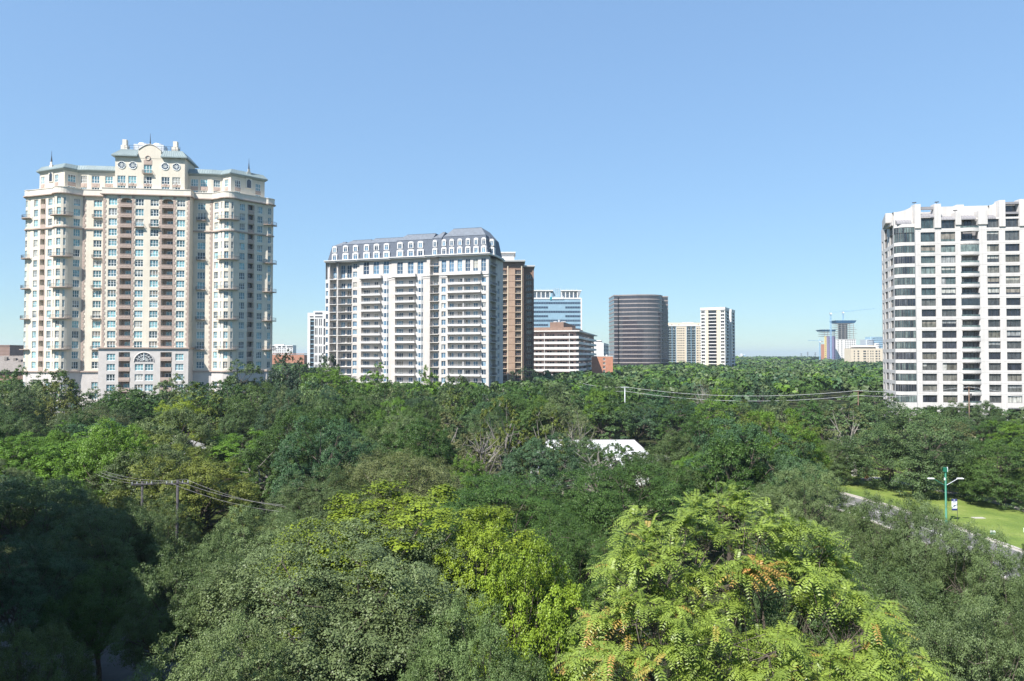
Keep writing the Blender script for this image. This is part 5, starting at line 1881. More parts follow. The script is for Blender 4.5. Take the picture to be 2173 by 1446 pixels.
# ================================================================= the white tower at the right edge
def white_tower():
    B = Bld('condominium_tower', 'white precast apartment tower with strips of dark windows, cut by the right edge', 'tower', 1972, 213, -7)
    seg = lambda a, b: math.hypot(b[0] - a[0], b[1] - a[1])
    FL = 3.345
    heads = [65.0, 59.9] + [55.8 - FL * k for k in range(15)]
    hts = [4.0, 3.0] + [2.26] * 15
    ZT = 66.6
    XR = 46.0
    p_left = (B.x(1901), 2.2)
    bay0, bay1 = B.x(1902), B.x(1946)
    wall = MB()
    def panes(p0, p1, u0, u1, z, h, n, pane='pane_smoke', depth=0.45):
        w = (u1 - u0) / n
        for i in range(n):
            B.win(p0, p1, u0 + w * (i + 0.5), z, w - 0.02, h, depth, 1, 1, 0.06, 0.5, pane, 'dark_metal', kids=True)
    F0, F1 = (bay1, 0.0), (XR, 0.0)
    ops = []
    x0 = bay1
    cols = [(1957, 1988, 0), (2000, 2031, 0), (2098, 2124, 0), (2137, 2168, 0)]
    rnd = random.Random(3)
    for a, b, k in cols:
        u0, u1 = B.x(a) - x0, B.x(b) - x0
        for i, (zt, h) in enumerate(zip(heads, hts)):
            if i == 0:
                h = 3.4 if a == 1957 else 2.6
                zt = 64.5 if a == 1957 else 63.6
            ops.append((u0, u1, zt - h, zt))
            B.win(F0, F1, (u0 + u1) / 2, zt - h, u1 - u0, h, 0.45, 3, 1, 0.07, 0.5, 'pane_smoke' if b > 2050 or i > 7 else ('pane_green' if i < 7 else 'pane_smoke'), 'dark_metal')
        ops.append((u0, u1, 0.5, 5.2))
    # curved balconies column
    c0, c1 = B.x(2043) - x0, B.x(2080) - x0
    for i, (zt, h) in enumerate(zip(heads, hts)):
        ops.append((c0, c1, zt - h, zt) if i else (c0, c1, 61.0, 63.6))
    ops.append((c0, c1, 0.5, 5.2))
    # beyond the edge of the frame
    for xx in (31.0, 37.5):
        for i, (zt, h) in enumerate(zip(heads, hts)):
            ops.append((xx - x0, xx + 4.5 - x0, zt - h, zt))
            B.win(F0, F1, xx + 2.25 - x0, zt - h, 4.5, h, 0.45, 3, 1, 0.07, 0.5, 'pane_smoke', 'dark_metal')
    B.wall(wall, F0, F1, 0, ZT - 2.4, ops, 0.45)
    # balcony backs
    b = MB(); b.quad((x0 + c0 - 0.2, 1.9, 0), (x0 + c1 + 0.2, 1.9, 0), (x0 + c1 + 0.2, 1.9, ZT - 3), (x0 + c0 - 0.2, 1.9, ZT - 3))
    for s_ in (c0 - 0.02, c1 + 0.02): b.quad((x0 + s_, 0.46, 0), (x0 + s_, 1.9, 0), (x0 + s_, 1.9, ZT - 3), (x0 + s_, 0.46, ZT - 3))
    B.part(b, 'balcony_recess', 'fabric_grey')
    for i, (zt, h) in enumerate(zip(heads, hts)):
        cx = x0 + (c0 + c1) / 2
        glazed = i in (2, 7)
        bow = [(x0 + c0 - 0.25 + (c1 - c0 + 0.5) * k / 8, -0.75 * math.sin(math.pi * k / 8) - 0.02) for k in range(9)]
        zb = zt - h
        g = MB()
        poly = bow + [(x0 + c1 + 0.25, 1.88), (x0 + c0 - 0.25, 1.88)]
        if i: g.slab(poly, zb - 1.08, zb - 0.8)
        for p, q in zip(bow, bow[1:]):
            L = seg(p, q); d = ((q[0] - p[0]) / L, (q[1] - p[1]) / L)
            g.obox(p, d, 0, L, -0.12, 0.0, zb - 1.1, zb)
        bal = B.part(g, 'balcony', 'white_conc')
        gl = MB()
        for p, q in zip(bow, bow[1:]):
            L = seg(p, q); d = ((q[0] - p[0]) / L, (q[1] - p[1]) / L)
            gl.obox(p, d, 0.02, L - 0.02, -0.09, -0.05, zb + 0.003, zb + (h - 0.1 if glazed else 0.55))
        B.part(gl, 'glass_screen', 'pane_green', bal)
        B.win((x0 + c0, 1.86), (x0 + c1, 1.86), (c1 - c0) / 2 + rnd.uniform(-0.3, 0.3), zb - 0.75, 3.2, h + 0.4, 0.0, 3, 1, 0.07, 0.5, 'pane_dark', 'dark_metal', 'balcony_door')
    # --- curved corner bay
    bc = arc(bay0 + 2.6, 2.4, 2.6, 205, 270, 6)
    run = bc + [(bay1 - 0.35, -0.2)]
    for p, q in zip(run, run[1:]):
        L = seg(p, q)
        n = 4 if L > 2 else 1
        o_ = []
        for i, (zt, h) in enumerate(zip(heads, hts)):
            if i == 0: zt, h = 61.6, 1.9
            for k in range(n):
                u = L * (k + 0.5) / n
                w = L / n - 0.02
                o_.append((u - w / 2, u + w / 2, zt - h, zt))
                B.win(p, q, u, zt - h, w, h, 0.12, 1, 1, 0.05, 0.5, 'pane_green' if i not in (3, 7, 12, 15) else 'pane_dark', 'dark_metal', 'bay_window', kids=False)
        B.wall(wall, p, q, 0, 62.6, o_, 0.12)
    B.wall(wall, run[-1], F0, 0, ZT - 2.4)
    wall.cap(run + [F0, (bay1, 8), (bay0 - 0.5, 8)], 62.6)
    # --- left face
    L0, L1 = (p_left[0] + 3.6, 19.0), (bc[0][0], bc[0][1])
    Ls = seg(L0, L1)
    o_ = []
    for i, (zt, h) in enumerate(zip(heads, hts)):
        if i == 0: zt, h = 63.2, 3.4
        for u0, u1 in ((1.0, 2.6), (5.0, 8.6), (10.2, 11.2), (12.6, 16.6)):
            if i == 0 and u0 in (1.0, 10.2): continue
            o_.append((u0, u1, zt - h, zt))
            B.win(L0, L1, (u0 + u1) / 2, zt - h, u1 - u0, h, 0.35, 2 if u1 - u0 > 2 else 1, 1, 0.07, 0.5, 'pane_smoke', 'dark_metal')
    B.wall(wall, L0, L1, 0, 64.2, o_, 0.35)
    # rest of the body
    B.wall(wall, (XR, 0), (XR, 20.5), 0, ZT - 2.4); B.wall(wall, (XR, 20.5), L0, 0, ZT - 2.4)
    B.part(wall, 'wall', 'white_conc')
    # floor joints: shallow grooves read as thin proud ledges between pours
    j = MB()
    for i, zt in enumerate(heads[1:]):
        j.box(bay1 + 0.02, XR, -0.03, -0.004, zt + 0.42, zt + 0.47)
    B.part(j, 'pour_joint', 'white_conc')
    # --- roof line
    def chunk(name, poly, z0, z1, mat='white_conc'):
        g = MB(); g.slab(poly, z0, z1); return B.part(g, name, mat)
    chunk('roof_block', [(B.x(1881, 6), 5.5), (XR - 0.4, 3.4), (XR - 0.4, 19.8), (L0[0] + 0.6, 19.8)], ZT - 2.38, B.z(446, 0, 4) - 0.3)
    chunk('parapet', [(B.x(1990), 2.2), (XR - 0.4, 2.2), (XR - 0.4, 3.38), (B.x(1990), 3.38)], ZT - 2.38, B.z(436) + 0.1)
    for a, b_, zt in ((1944, 1957, 432), (1986, 2000, 432.5), (2031, 2043, 451), (2079, 2099, 449), (2124, 2137, 428), (2167, 2182, 427)):
        chunk('pier', [(B.x(a), -0.35), (B.x(b_), -0.35), (B.x(b_), 2.19), (B.x(a), 2.19)], ZT - 4.6 if zt > 440 else 61.2, B.z(zt))
    # sweeping upstands that climb to the tall piers
    for a, b_, za, zb, y in ((1900, 1944, 446, 432.5, 1.3), (2104, 2124, 436, 428, 1.3)):
        g = MB()
        n = 8
        xs_ = [B.x(a + (b_ - a) * k / n, y) for k in range(n + 1)]
        zs_ = [B.z(za + (zb - za) * (k / n) ** 2) for k in range(n + 1)]
        for k in range(n):
            g.add([(xs_[k], y, 62.5), (xs_[k + 1], y, 62.5), (xs_[k + 1], y, zs_[k + 1]), (xs_[k], y, zs_[k]), (xs_[k], y + 1.2, 62.5), (xs_[k + 1], y + 1.2, 62.5), (xs_[k + 1], y + 1.2, zs_[k + 1]), (xs_[k], y + 1.2, zs_[k])],
                  [(0, 1, 2, 3), (3, 2, 6, 7), (5, 4, 7, 6)])
        B.part(g, 'upstand', 'white_conc')
    # barrel vaults over the top windows
    for a, b_, z, tall in ((1907, 1938, 62.6, 1.6), (1957, 1988, 64.52, 1.5), (2000, 2031, 63.62, 1.4), (2043, 2075, 63.62, 1.5), (2098, 2118, 63.62, 1.5)):
        g = MB()
        xa, xb = B.x(a), B.x(b_)
        n = 7
        pr = [(-0.15 + 1.9 * (1 - math.cos(math.pi / 2 * k / n)), z + tall * math.sin(math.pi / 2 * k / n)) for k in range(n + 1)]
        for (y0, z0), (y1, z1) in zip(pr, pr[1:]):
            g.quad((xa, y0, z0), (xb, y0, z0), (xb, y1, z1), (xa, y1, z1))
        for xx in (xa, xb):
            g.add([(xx, y, zz) for y, zz in pr] + [(xx, pr[-1][0], z)], [tuple(range(n + 2))])
        for k in range(1, 5):
            xx = xa + (xb - xa) * k / 5
            g.tube([(xx, y - 0.02, zz + 0.02) for y, zz in pr], 0.05, 3, False)
        B.part(g, 'barrel_vault', 'fabric_grey')
    # open top storey under a dark beam, and a deep terrace by the right edge
    chunk('roof_beam', [(B.x(1957) + 0.01, 0.2), (B.x(1986) - 0.01, 0.2), (B.x(1986) - 0.01, 0.9), (B.x(1957) + 0.01, 0.9)], B.z(443.5), B.z(437.5), 'fabric_grey')
    chunk('roof_beam', [(B.x(2137) + 0.01, -0.2), (B.x(2167) - 0.01, -0.2), (B.x(2167) - 0.01, 1.4), (B.x(2137) + 0.01, 1.4)], B.z(436.5), B.z(432), 'fabric_grey')
    g = MB(); g.box(B.x(2137) + 0.03, B.x(2167) - 0.03, 1.5, 1.6, 61.0, B.z(437)); B.part(g, 'terrace_back', 'pane_dark')
    g = MB(); g.box(B.x(2137) + 0.03, B.x(2166), -0.1, 1.45, B.z(457.5), B.z(453)); B.part(g, 'terrace_slab', 'fabric_grey')
    # roof gear
    for q, z in ((1944, 431), (1992, 431), (2031, 450)):
        g = MB(); x = B.x(q, 1); zz = B.z(z)
        g.tube([(x, 1, zz - 0.4), (x, 1, zz + 0.5)], 0.06, 4); g.box(x - 0.5, x + 0.1, 0.8, 1.2, zz + 0.45, zz + 0.7); g.box(x + 0.2, x + 0.6, 0.8, 1.2, zz + 0.5, zz + 0.75)
        B.part(g, 'floodlight', 'dark_metal')
    g = MB(); g.slab([(B.x(2034, 8), 8), (B.x(2050, 8), 8), (B.x(2050, 8), 11), (B.x(2034, 8), 11)], B.z(446, 0, 4) - 0.3, B.z(434, 10, 8)); B.part(g, 'roof_hatch', 'white_conc')
    # bowed sill lines under the corner bay
    B.flush(300)


white_tower()


# ================================================================= towers farther off
def grid_face(B, mbx, p0, p1, z0, z1, heads, h, cols, depth=0.25, nx=2, ny=1, pane='pane_dark', frame='dark_metal', bar=0.08, name='window', stuff=None):
    """face with rows of windows; cols are (centre u, width)"""
    ops = []
    for u, w in cols:
        for zt in heads:
            if zt - h < z0 or zt > z1: continue
            ops.append((u - w / 2, u + w / 2, zt - h, zt))
            if stuff is None:
                B.win(p0, p1, u, zt - h, w, h, depth, nx, ny, bar, 0.5, pane, frame, name, kids=False)
            else:
                L = math.hypot(p1[0] - p0[0], p1[1] - p0[1])
                d = ((p1[0] - p0[0]) / L, (p1[1] - p0[1]) / L)
                k = len(stuff.f)
                stuff.obox(p0, d, u - w / 2, u + w / 2, -depth, -depth + 0.03, zt - h, zt)
                for q in range(k, k + 6): stuff.var[q] = (k * 0.3819) % 1.0
    B.wall(mbx, p0, p1, z0, z1, ops, depth)


def brown_tower():
    B = Bld('brick_tower', 'slender brown brick tower with flat overhanging roofs beside the mansard block', 'tower', 1085, 352, 0)
    FL = 3.24
    zt = B.z(556)
    heads = [zt - 4.2 - FL * k for k in range(20)]
    w = MB(); t = MB()
    xa, xb = B.x(1056), B.x(1111)
    segs = [(1056, 1062, None, 'b'), (1062, 1076, 'w', 'b'), (1076, 1079, None, 'b'), (1079, 1093, None, 't'), (1093, 1107, 'w', 'b'), (1107, 1111, None, 'b')]
    for a, b, k, m_ in segs:
        x0, x1 = B.x(a), B.x(b)
        if m_ == 't':
            B.wall(t, (x0, -0.5), (x1, -0.5), 0, zt - 3.4)
            t.quad((x0, -0.5, 0), (x0, 0, 0), (x0, 0, zt - 3.4), (x0, -0.5, zt - 3.4)); t.quad((x1, 0, 0), (x1, -0.5, 0), (x1, -0.5, zt - 3.4), (x1, 0, zt - 3.4))
            t.quad((x0, -0.5, zt - 3.4), (x1, -0.5, zt - 3.4), (x1, 0, zt - 3.4), (x0, 0, zt - 3.4))
            B.wall(w, (x0, 0), (x1, 0), zt - 3.4, zt)
            j = MB()
            for z in heads: j.box(x0, x1, -0.56, -0.502, z + 0.55, z + 0.7)
            B.part(j, 'brick_course', 'brick_brown')
        elif k:
            grid_face(B, w, (x0, 0), (x1, 0), 0, zt, heads, 2.1, [((x1 - x0) / 2, (x1 - x0) * 0.88)], 0.5, 3, 2, 'pane_smoke', 'brick_brown', 0.14)
            for z in heads:
                g = MB(); g.box(x0 + 0.05, x1 - 0.05, -0.7, -0.02, z - 2.45, z - 2.2)
                B.part(g, 'balcony', 'tan')
        else:
            B.wall(w, (x0, 0), (x1, 0), 0, zt)
    for q in (1077.5, 1107):
        g = MB(); x = B.x(q); g.box(x - 0.25, x + 0.25, -0.6, -0.01, 5, zt - 2); B.part(g, 'pilaster', 'tan')
    B.wall(w, (xb, 0), (xb, 24), 0, zt); B.wall(w, (xb, 24), (xa, 24), 0, zt); B.wall(w, (xa, 24), (xa, 0), 0, zt)
    # the lower wing behind, half in the shadow of the front one
    x0, x1 = B.x(1110, 9), B.x(1132.5, 9)
    z2 = B.z(567, 0, 9)
    h2 = [z2 - 4.0 - FL * k for k in range(19)]
    grid_face(B, w, (x0, 9), (x1, 9), 0, z2, h2, 2.2, [((x1 - x0) * 0.62, 3.4)], 0.5, 3, 1, 'pane_smoke', 'tan', 0.10)
    B.wall(w, (x1, 9), (x1, 24), 0, z2); B.wall(w, (x1, 24), (x0, 24), 0, z2)
    B.part(w, 'wall', 'brick_brown'); B.part(t, 'brick_pier', 'brick_tan')
    for q, wd in ((1113, 0.5), (1131, 0.5)):
        g = MB(); x = B.x(q, 9); g.box(x - wd, x + wd, 8.4, 8.99, 2, z2 - 1.5); B.part(g, 'pilaster', 'brick_brown')
    for nm, a, b, y0, y1, z in (('roof_plate', 1054, 1114, -2.0, 25, zt), ('roof_plate', 1110.6, 1135.5, 7.2, 25, z2)):
        g = MB(); g.box(B.x(a), B.x(b), y0, y1, z + 0.003, z + 0.45); g.box(B.x(a) - 0.2, B.x(b) + 0.2, y0 - 0.2, y1, z + 0.453, z + 0.75)
        B.part(g, nm, 'offwhite')
    g = MB(); g.box(B.x(1040), B.x(1091), 3, 18, zt + 0.76, B.z(537, 0, 3)); ph = B.part(g, 'penthouse', 'offwhite')
    g = MB(); g.box(B.x(1038), B.x(1094), 1.8, 19, B.z(537, 0, 3) + 0.003, B.z(535, 0, 3)); B.part(g, 'penthouse_roof', 'offwhite', ph)
    B.flush()


def banded_block():
    B = Bld('office_block', 'white banded mid rise block with brown penthouses and a shaded right face', 'office block', 1228, 430, -13)
    FL = 11.75 * 430 / FPX
    z0 = B.z(703)
    xl = B.x(1095)
    y1 = B.y_on(1265.5, 0)
    core = MB(); gl = MB()
    cz = z0 - 0.2
    heads = [B.z(709.5) - FL * k for k in range(10)]
    # recessed storeys: brick wall with glazing between the white bands
    rec = 1.9
    cols = []
    for q in (1105, 1116, 1127, 1139, 1147, 1163, 1168.5, 1174, 1185, 1190.5, 1196, 1201.5, 1209.5, 1214.5):
        cols.append((B.x(q, rec) - xl, 1.45))
    grid_face(B, core, (xl, rec), (-rec, rec), 0, cz, heads, 2.0, cols, 0.2, 1, 1, 'pane_smoke', 'mauve', 0.06, stuff=gl)
    cols = [(y1 * t, y1 * 0.13) for t in (0.18, 0.42, 0.66, 0.86)]
    grid_face(B, core, (-rec, rec), (-rec, y1), 0, cz, heads, 2.0, cols, 0.2, 1, 1, 'pane_smoke', 'mauve', 0.06, stuff=gl)
    B.wall(core, (-rec, y1), (xl, y1), 0, cz); B.wall(core, (xl, y1), (xl, rec), 0, cz)
    B.part(core, 'wall', 'mauve')
    o_ = B.part(gl, 'strip_glazing', 'pane_smoke'); o_['kind'] = 'stuff'
    for k in range(9):
        zb = B.z(713.5) - FL * k
        g = MB(); g.slab([(xl, 0), (0, 0), (0, y1 + 1.2), (xl, y1 + 1.2)], zb - 1.5, zb)
        B.part(g, 'balcony_band', 'offwhite')
        # slim divider walls on the front balconies
        for q in ((1155, 1208) if k % 4 else (1155, 1208)):
            x = B.x(q)
            d_ = MB(); d_.box(x - 0.12, x + 0.12, 0.1, rec, zb, zb + FL - 1.5); B.part(d_, 'balcony_divider', 'offwhite')
    g = MB(); g.slab([(xl - 0.6, -0.6), (0.6, -0.6), (0.6, y1 + 2.4), (xl - 0.6, y1 + 2.4)], z0 - 0.2, z0 + 0.5); B.part(g, 'roof_slab', 'offwhite')
    za, zb = B.z(694), B.z(682.5)
    g = MB(); g.slab([(xl, 3), (B.x(1214, 3), 3), (B.x(1214, 3), y1 * 0.55), (xl, y1 * 0.55)], z0 + 0.5, za)
    B.part(g, 'penthouse', 'brick_brown')
    x0, x1 = B.x(1167, 6), B.x(1196, 6)
    g = MB(); g.slab([(x0, 6), (x1, 6), (x1, y1 * 0.6), (x0, y1 * 0.6)], za, zb); B.part(g, 'penthouse', 'brick_brown')
    g = MB(); g.box(x0 + 2, x0 + 4, 8, 10, zb, zb + 0.7); g.box(x0 + 5, x0 + 6, 8, 9, zb, zb + 1.6); g.box(x0 + 7, x0 + 10, 8, 10, zb, zb + 0.5); B.part(g, 'roof_plant', 'galv')


def glass_tower():
    B = Bld('glass_tower', 'blue glass office tower with white flared crown behind the white banded block', 'tower', 1185, 620, 0)
    FL = 9.35 * 620 / FPX * 2 / 2
    xl, xr = B.x(1110), B.x(1233.5)
    zt = B.z(635)
    body = MB()
    body.slab([(xl, 0), (xr, 0), (xr, 30), (xl, 30)], 0, zt); B.part(body, 'curtain_wall', 'curtain_wall')
    # vision glass bands and mullions stand a little proud
    for k in range(14):
        za = B.z(641.2) - FL * k
        runs = [(xl, xr)] if k % 2 == 0 else [(xl, B.x(1164.5)), (B.x(1199.5), xr)]
        for a, b in runs:
            g = MB(); g.box(a + 0.02, b - 0.6, -0.12, -0.01, za - 1.9, za); B.part(g, 'window_band', 'pane_steel')
    g = MB()
    n = 34
    for i in range(n + 1):
        x = xl + (xr - xl) * i / n
        g.box(x - 0.07, x + 0.07, -0.2, -0.125, 10, zt)
    B.part(g, 'mullions', 'curtain_wall')['kind'] = 'stuff'
    g = MB(); g.box(xr - 0.5, xr + 0.6, -0.5, 30, 0, zt + 0.8); B.part(g, 'corner_fin', 'offwhite')
    g = MB(); g.box(xl, xr, -0.4, 0.6, zt + 0.003, B.z(632)); B.part(g, 'parapet', 'offwhite')
    # crown: two flared white canopies on columns with a glazed core between
    zc, z1 = B.z(632), B.z(616.5)
    for a, b in ((1100, 1173.5), (1190.5, 1232)):
        x0, x1 = B.x(a), B.x(b)
        g = MB(); g.box(x0, x1 + (1.0 if b > 1200 else 0), -1.0, 22, z1 - 0.6, z1 + 0.25); cn = B.part(g, 'canopy', 'offwhite')
        n = 5 if b > 1200 else 8
        for k in range(n):
            x = x0 + 0.6 + (B.x(b - 6) - x0 - 0.8) * k / (n - 1)
            c_ = MB(); c_.box(x - 0.42, x + 0.42, -0.3, 0.5, zc, z1 - 0.6); B.part(c_, 'column', 'offwhite')
        g = MB(); g.box(x0, B.x(b - 5), 4.0, 20, zc, z1 - 0.6); B.part(g, 'crown_screen', 'galv')
    x0, x1 = B.x(1226), B.x(1232)
    g = MB(); g.add([(x0, 1, zc), (x1 - 1.4, 1, zc), (x1 + 0.6, -0.9, z1 - 0.6), (x0, -0.9, z1 - 0.6), (x1 - 1.4, 14, zc), (x1 + 0.6, 14, z1 - 0.6)], [(0, 1, 2, 3), (1, 4, 5, 2)]); B.part(g, 'flared_panel', 'galv')
    x0, x1 = B.x(1174), B.x(1190)
    g = MB(); g.box(x0, x1, 2.0, 18, zc, B.z(611.5)); B.part(g, 'glazed_core', 'curtain_wall')
    g = MB()
    for k in range(5): g.box(x0 + (x1 - x0) * k / 4 - 0.06, x0 + (x1 - x0) * k / 4 + 0.06, 1.85, 1.99, zc, B.z(611.5))
    B.part(g, 'core_mullions', 'offwhite')
    g = MB()
    for q in (1138, 1150, 1164, 1171, 1190, 1202, 1214, 1224): 
        x = B.x(q, 10); g.tube([(x, 10, z1), (x, 10, B.z(611))], 0.08, 3)
    g.tube([(B.x(1138, 10), 10, B.z(611.5)), (B.x(1224, 10), 10, B.z(611.5))], 0.08, 3)
    B.part(g, 'roof_rail', 'galv')
    # sign band: a blue-green emblem and two words of white letters too small to read
    g = MB(); x = B.x(1169); g.box(x - 0.9, x + 0.9, -0.75, -0.45, B.z(636), B.z(630.5)); em = B.part(g, 'sign_emblem', 'teal')
    g = MB()
    for i, q in enumerate([1173.6 + 1.9 * k for k in range(7)] + [1188.6 + 2.0 * k for k in range(4)]):
        x = B.x(q); hgt = 1.7 if i in (0, 7, 10) else 1.15
        g.box(x - 0.32, x + 0.10, -0.75, -0.45, B.z(635.3), B.z(635.3) + hgt); g.box(x + 0.10, x + 0.3, -0.75, -0.45, B.z(635.3) + 0.35, B.z(635.3) + 0.75)
    B.part(g, 'sign_letters', 'sign_white')['kind'] = 'stuff'
    B.flush()


def round_tower():
    B = Bld('office_tower', 'dark bronze glass office tower with rose bands and a rounded corner', 'tower', 1360, 650, 0)
    x0 = B.x(1303.5)
    pts = [(x0, 0), (B.x(1311), 0), (B.x(1311), 2.0), (B.x(1314.5), 2.0), (B.x(1314.5), -0.6), (B.x(1321), -1.0)]
    cx, r_ = B.x(1368), B.x(1411) - B.x(1368)
    arcp = arc(cx, 13.0, r_, 262, 360, 16)
    yy = 13 - r_
    pts += [(B.x(1350), -5.2)] + [(x, y) for x, y in [(cx + r_ * math.cos(R(a)), 12.0 + 17.6 * math.sin(R(a))) for a in range(276, 361, 7)]]
    xe = pts[-1][0]
    pts += [(xe, 14), (xe + 0.2, 14.0), (B.x(1413, 14), 14), (B.x(1418, 14) , 14), (B.x(1418, 14), 34), (x0, 34)]
    zt = B.z(626)
    FL = 8.93 * 650 / FPX
    g = MB(); g.slab(pts, 0, zt - 0.3); B.part(g, 'glazing', 'pane_brown')
    op = offset_poly(pts, 0.28)
    for k in range(21):
        za = zt - FL * k
        if za < 3: break
        g = MB(); g.slab(op, za - 1.0, za); B.part(g, 'spandrel_band', 'rose')
    g = MB()
    for i in range(len(pts) - 3):
        p, q = op[i], op[i + 1]
        L = math.hypot(q[0] - p[0], q[1] - p[1])
        n = max(1, int(L / 1.6))
        for k in range(n):
            t = k / n
            a = lerp2(pts[i], pts[i + 1], t)
            g.tube([(a[0], a[1], 4), (a[0], a[1], zt - 1.2)], 0.06, 3, False)
    B.part(g, 'mullions', 'dark_metal')['kind'] = 'stuff'


def cream_slab():
    B = Bld('apartment_slab', 'long cream apartment slab between the bronze tower and the white tan tower', 'apartment block', 1450, 830, 0)
    FL = 5.2 * 830 / FPX
    w = MB(); gl = MB()
    xl, xr = B.x(1395), B.x(1500)
    zt = B.z(692.5)
    heads = [B.z(696.5) - FL * k for k in range(20)]
    edges = [(1395, 1418, 'b'), (1418, 1434.5, 'b'), (1434.5, 1437, 'n'), (1437, 1453, 'p'), (1453, 1457.5, 'n'), (1457.5, 1476, 'b'), (1476, 1478, 'n'), (1478, 1500, 'p')]
    fr = MB()
    for a, b, k in edges:
        x0, x1 = B.x(a), B.x(b)
        if k == 'b':
            grid_face(B, w, (x0, 1.5), (x1, 1.5), 0, zt, heads, 1.9, [((x1 - x0) * t, (x1 - x0) * 0.2) for t in (0.14, 0.38, 0.62, 0.86)], 0.2, pane='pane_steel', stuff=gl)
            for t in (0.0, 0.5, 1.0):
                x = x0 + (x1 - x0) * t; fr.box(x - 0.25, x + 0.25, -0.2, 1.5, 0, zt)
            for z in heads:
                fr.box(x0, x1, -0.1, 1.5, z - 2.35, z - 2.1)
        elif k == 'p':
            grid_face(B, w, (x0, 0), (x1, 0), 0, zt, heads, 1.15, [((x1 - x0) * t, (x1 - x0) * 0.16) for t in (0.12, 0.38, 0.62, 0.88)], 0.3, stuff=gl)
        else:
            B.wall(w, (x0, 0), (x1, 0), 0, zt)
    B.wall(w, (xr, 0), (xr, 18), 0, zt); B.wall(w, (xl, 18), (xl, 0), 0, zt)
    B.part(w, 'wall', 'tan'); B.part(gl, 'windows', 'pane_dark')['kind'] = 'stuff'; B.part(fr, 'balcony_frame', 'curtain_wall')
    g = MB(); g.box(xl, xr, -0.3, 18, zt, B.z(690.5)); B.part(g, 'parapet', 'offwhite')
    g = MB(); g.box(xl, xr, 3, 14, B.z(690.5), B.z(685)); ph = B.part(g, 'penthouse', 'tan')
    g = MB()
    for q in (1426, 1441, 1482): g.box(B.x(q, 3) - 0.5, B.x(q, 3) + 0.5, 2.9, 2.98, B.z(690), B.z(688))
    B.part(g, 'roof_vents', 'pane_dark', ph)
    g = MB(); g.box(B.x(1451), B.x(1474), 4, 10, B.z(685), B.z(683.5)); B.part(g, 'louvre_screen', 'galv', ph)


def tan_tower():
    B = Bld('residential_tower', 'white and tan apartment tower with a deep shaded right side, right of centre', 'tower', 1539, 640, -28)
    FL = 7.15 * 640 / FPX
    xl = B.x(1487)
    zt = B.z(657.5)
    heads = [B.z(659.5) - FL * k for k in range(21)]
    w = MB(); t = MB()
    parts = [(1487, 1497.5, 'w'), (1497.5, 1503.5, 't'), (1503.5, 1521, 'd'), (1521, 1528.5, 't'), (1528.5, 1539, 'w')]
    for a, b, k in parts:
        x0, x1 = B.x(a), B.x(b)
        if b == 1539: x1 = 0
        if k == 'w':
            grid_face(B, w, (x0, 0), (x1, 0), 0, zt, heads, 2.0, [((x1 - x0) / 2, (x1 - x0) * 0.72)], 0.6, 2, 1, 'pane_smoke', 'offwhite', 0.1)
        elif k == 't':
            B.wall(t, (x0, -0.4), (x1, -0.4), 0, zt)
            t.quad((x1, -0.4, 0), (x1, 0.01, 0), (x1, 0.01, zt), (x1, -0.4, zt)); t.quad((x0, 0.01, 0), (x0, -0.4, 0), (x0, -0.4, zt), (x0, 0.01, zt))
        else:
            grid_face(B, w, (x0, 1.2), (x1, 1.2), 0, zt, heads, 2.2, [((x1 - x0) / 2, (x1 - x0) * 0.94)], 0.3, 3, 1, 'pane_dark', 'dark_metal', 0.08)
            for z in heads:
                g = MB(); g.box(x0, x1, -0.3, 1.15, z - FL + 0.35, z - FL + 1.05); B.part(g, 'balcony', 'offwhite')
    ye = B.y_on(1560, 0)
    n = 7
    y1 = ye * 0.42; y2 = ye * 0.62
    grid_face(B, w, (0, 0), (0, y1), 0, zt, heads, 2.1, [(y1 * 0.5, y1 * 0.8)], 1.0, 3, 1, 'pane_dark', 'dark_metal', 0.08)
    grid_face(B, w, (-3.5, y1), (-3.5, y2), 0, zt, heads, 2.1, [((y2 - y1) * 0.5, (y2 - y1) * 0.6)], 0.3, 2, 1, 'pane_dark', 'dark_metal', 0.08)
    grid_face(B, w, (0, y2), (0, ye), 0, zt, heads, 2.1, [((ye - y2) * 0.5, (ye - y2) * 0.75)], 1.0, 3, 1, 'pane_dark', 'dark_metal', 0.08)
    B.wall(w, (0, y1), (-3.5, y1), 0, zt); B.wall(w, (-3.5, y2), (0, y2), 0, zt)
    B.wall(w, (0, ye), (xl, ye), 0, zt); B.wall(w, (xl, ye), (xl, 0), 0, zt)
    B.part(w, 'wall', 'offwhite'); B.part(t, 'tan_pier', 'tan')
    g = MB(); g.slab([(xl - 0.2, -0.6), (0.2, -0.6), (0.2, y1), (-3.4, y1), (-3.4, y2), (0.2, y2), (0.2, ye), (xl - 0.2, ye)], zt + 0.003, B.z(652)); B.part(g, 'parapet', 'offwhite')
    g = MB(); g.box(B.x(1510), B.x(1514), 6, 9, B.z(652), B.z(650.5)); B.part(g, 'roof_vent', 'dark_metal')
    B.flush()


